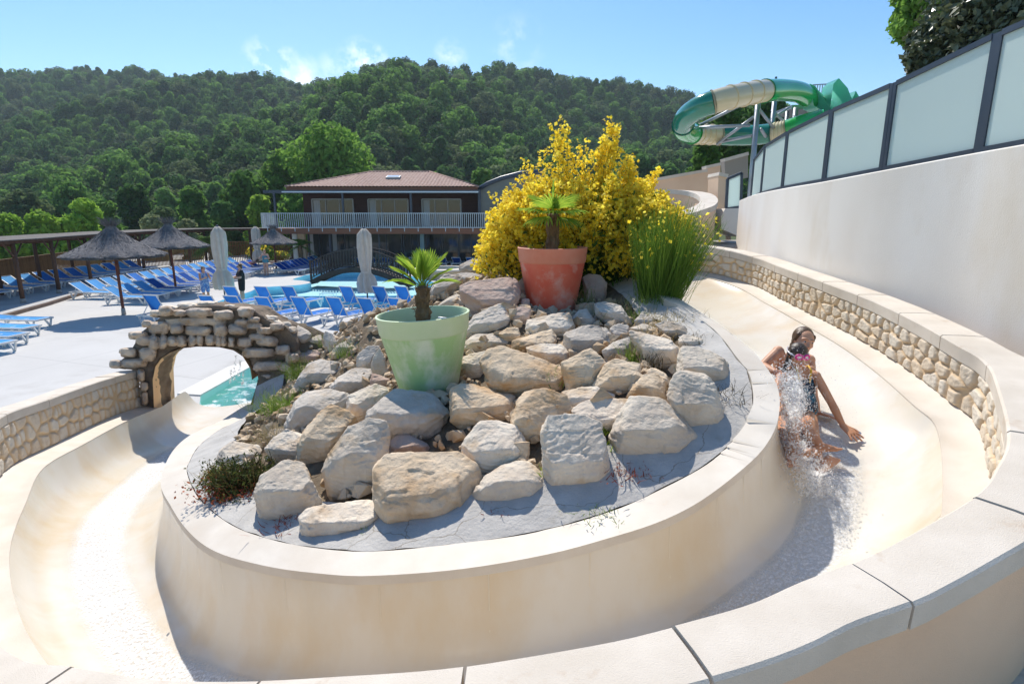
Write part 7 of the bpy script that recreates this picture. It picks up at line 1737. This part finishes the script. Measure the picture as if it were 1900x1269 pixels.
def lying(label, u, v, rz, suitm, skin, group):
    b0_ = Pz(u, v); t = thing('person', label, 'person', (b0_.x, b0_.y, .40), rz, group); bm = bmesh.new(); U = Vector
    pel, che, nek, hc = U((0, 0, .06)), U((-.40, 0, .20)), U((-.55, 0, .30)), U((-.68, 0, .38)); torso(bm, pel, che, nek, U((0, 1, 0)), 1, U((0, 0, 1)), 1.1); caps(bm, [(nek, .05), (hc, .05)])
    for q in (-1, 1):
        limb(bm, U((0, q*.09, .06)), U((.42, q*.11, .20 if q > 0 else .06)), U((.82, q*.10, .04)), .085, .055, .038, 1); foot(bm, U((.82, q*.1, .05)), U((.9, q*.1, .2)), (-1, 0, .2), 1)
        limb(bm, U((-.47, q*.19, .24)), U((-.25, q*.30, .08)), U((-.02, q*.26, .04)), .05, .04, .028, 1); hand(bm, U((-.02, q*.26, .04)), (1, 0, 0), (0, 0, 1), 1, .15, .3, q)
    P, Q = head(bm, hc, (.6, 0, 1), (-1, 0, .5), 1); queue(bm, 'body', skin, .016, t); hair_cap(P, Q, 1.04, M_BHAIR, t, vox=.016)
    c_ = bmesh.new(); suit(c_, pel, che, U((0, 1, 0)), 1, 1.1); queue(c_, 'swimwear', suitm, .016, t, 2); return t
lying('sunbather in blue lying on a lounger right of the woman in turquoise', 525, 500, R(168), M_PLAY, M_SK3, 'sunbathers'); lying('sunbather in red lying on a lounger behind the man in black', 462, 503, R(172), mat('red_cloth', (.45, .04, .05), rough=.8), M_SK3, 'sunbathers')
finish_people()
# ---------------------------------------------------------------- splashing water round the riders
M_SPL = bpy.data.materials.new('splash'); M_SPL.use_nodes = True
def splash_nodes():
    T = M_SPL.node_tree; N = T.nodes; L_ = T.links; N.remove(N['Principled BSDF'])
    d = N.new('ShaderNodeBsdfDiffuse'); d.inputs['Color'].default_value = (.92, .94, .96, 1); tl = N.new('ShaderNodeBsdfTranslucent'); tl.inputs['Color'].default_value = (.92, .94, .96, 1); g = N.new('ShaderNodeBsdfGlossy'); g.inputs['Roughness'].default_value = .08; t = N.new('ShaderNodeBsdfTransparent')
    a = N.new('ShaderNodeMixShader'); a.inputs[0].default_value = .72; L_.new(d.outputs[0], a.inputs[1]); L_.new(tl.outputs[0], a.inputs[2]); b_ = N.new('ShaderNodeMixShader'); b_.inputs[0].default_value = .2; L_.new(a.outputs[0], b_.inputs[1]); L_.new(g.outputs[0], b_.inputs[2])
    c_ = N.new('ShaderNodeMixShader'); c_.inputs[0].default_value = .45; L_.new(b_.outputs[0], c_.inputs[1]); L_.new(t.outputs[0], c_.inputs[2]); L_.new(c_.outputs[0], N['Material Output'].inputs['Surface'])
splash_nodes()
rng = np.random.RandomState(17); bm0 = bmesh.new(); bmesh.ops.create_icosphere(bm0, subdivisions=1, radius=1); iv = np.array([v.co[:] for v in bm0.verts]); if_ = np.array([[v.index for v in f.verts] for f in bm0.faces]); bm0.free()
SV = []; SF = []
def blob(p, r, st):
    Qm = np.linalg.qr(rng.normal(0, 1, (3, 3)))[0]; q = iv*(1+rng.normal(0, .15, (len(iv), 1)))*np.array([r, r*rng.uniform(.6, .95), r*st]); SF.append(if_ + len(iv)*len(SV)); SV.append(q @ Qm.T + np.array(p))
for u, v, su, sv, y, n_, r0_, r1_ in ((1470, 735, 20, 26, 4.40, 420, .004, .014), (1452, 708, 14, 20, 4.45, 200, .004, .013), (1478, 700, 22, 20, 4.42, 150, .003, .009), (1468, 790, 20, 40, 4.12, 420, .004, .012), (1485, 860, 22, 40, 3.85, 380, .004, .011),
                                   (1500, 760, 50, 45, 4.25, 260, .002, .006), (1490, 680, 40, 30, 4.35, 130, .002, .005), (1550, 830, 35, 25, 4.15, 90, .002, .005), (1515, 905, 30, 30, 3.7, 260, .003, .009)):
    for _ in range(int(n_*3.6)): blob(Py(u+rng.normal(0, su), v+rng.normal(0, sv), y*.945+rng.normal(0, .06)), rng.uniform(r0_, r1_)*.46*rng.rand()**.6, rng.uniform(1, 2.6))
tag(link('splash', np_mesh('splash', np.vstack(SV), np.vstack(SF), True), M_SPL), kind='stuff')
# lacy sheets of froth thrown up in front of the riders
def lace(u0, u1, v0, v1, y, dep, n=26, m=34):
    Vv = []; tt_ = []
    for j in range(m):
        for i in range(n):
            a, c = i/(n-1), j/(m-1); q = noise.noise((a*3+y*9, c*4, y))
            Vv.append(tuple(Py(u0+(u1-u0)*(a+.10*q), v0+(v1-v0)*(c+.06*noise.noise((a*4, c*3, y+5))), (y + dep*(noise.noise((a*4, c*5, y*3))) + .10*(2*a-1)**2)*.945))); tt_.append(max(0, 1-((2*a-1)**2+(2*c-1)**2)**1.0)**.6)
    q = np.arange(n*m).reshape(m, n); return Vv, np.stack([q[:-1, :-1].ravel(), q[1:, :-1].ravel(), q[1:, 1:].ravel(), q[:-1, 1:].ravel()], 1), tt_
M_LACE = bpy.data.materials.new('froth'); M_LACE.use_nodes = True
def lace_nodes():
    T = M_LACE.node_tree; N = T.nodes; L_ = T.links; N.remove(N['Principled BSDF']); tc = N.new('ShaderNodeTexCoord'); n = N.new('ShaderNodeTexNoise'); n.inputs['Scale'].default_value = 42; n.inputs['Detail'].default_value = 7; n.inputs['Roughness'].default_value = .65; L_.new(tc.outputs['Object'], n.inputs['Vector'])
    a = N.new('ShaderNodeAttribute'); a.attribute_name = 'tint'; ad = N.new('ShaderNodeMath'); ad.operation = 'MULTIPLY_ADD'; L_.new(a.outputs['Fac'], ad.inputs[0]); ad.inputs[1].default_value = .22; L_.new(n.outputs['Fac'], ad.inputs[2])
    mr = N.new('ShaderNodeMapRange'); mr.inputs['From Min'].default_value = .60; mr.inputs['From Max'].default_value = .74; mr.inputs['To Max'].default_value = .85; L_.new(ad.outputs[0], mr.inputs['Value'])
    d = N.new('ShaderNodeBsdfDiffuse'); d.inputs['Color'].default_value = (.95, .96, .97, 1); tl = N.new('ShaderNodeBsdfTranslucent'); tl.inputs['Color'].default_value = (.95, .96, .97, 1); m1 = N.new('ShaderNodeMixShader'); m1.inputs[0].default_value = .6; L_.new(d.outputs[0], m1.inputs[1]); L_.new(tl.outputs[0], m1.inputs[2])
    t = N.new('ShaderNodeBsdfTransparent'); m2 = N.new('ShaderNodeMixShader'); L_.new(mr.outputs['Result'], m2.inputs[0]); L_.new(t.outputs[0], m2.inputs[1]); L_.new(m1.outputs[0], m2.inputs[2]); L_.new(m2.outputs[0], N['Material Output'].inputs['Surface'])
lace_nodes(); LV = []; LF = []; LT_ = []; nb_ = 0
for a_ in ((1440, 1500, 680, 790, 4.36, .10), (1444, 1494, 730, 850, 4.16, .10), (1455, 1520, 800, 900, 3.92, .07), (1448, 1505, 700, 800, 4.28, .12), (1470, 1550, 830, 960, 3.72, .05)):
    v_, f_q, t_ = lace(*a_); LV += v_; LF.append(f_q+nb_); LT_ += t_; nb_ += len(v_)
tag(link('froth', np_mesh('froth', LV, np.vstack(LF), True, cols=LT_), M_LACE), kind='stuff')
# thin falls of water from the arch into the splash pool
SV = []; SF = []
for u, v0_, v1_ in ((437, 660, 708), (446, 668, 700), (430, 684, 712), (452, 690, 716)):
    for _ in range(46): t_ = rng.rand(); blob(Py(u+rng.normal(0, 1.2)-3*t_, v0_+(v1_-v0_)*t_, 9.9), rng.uniform(.003, .006), rng.uniform(3, 9))
tag(link('falling_water', np_mesh('falling_water', np.vstack(SV), np.vstack(SF), True), M_SPL), kind='stuff')
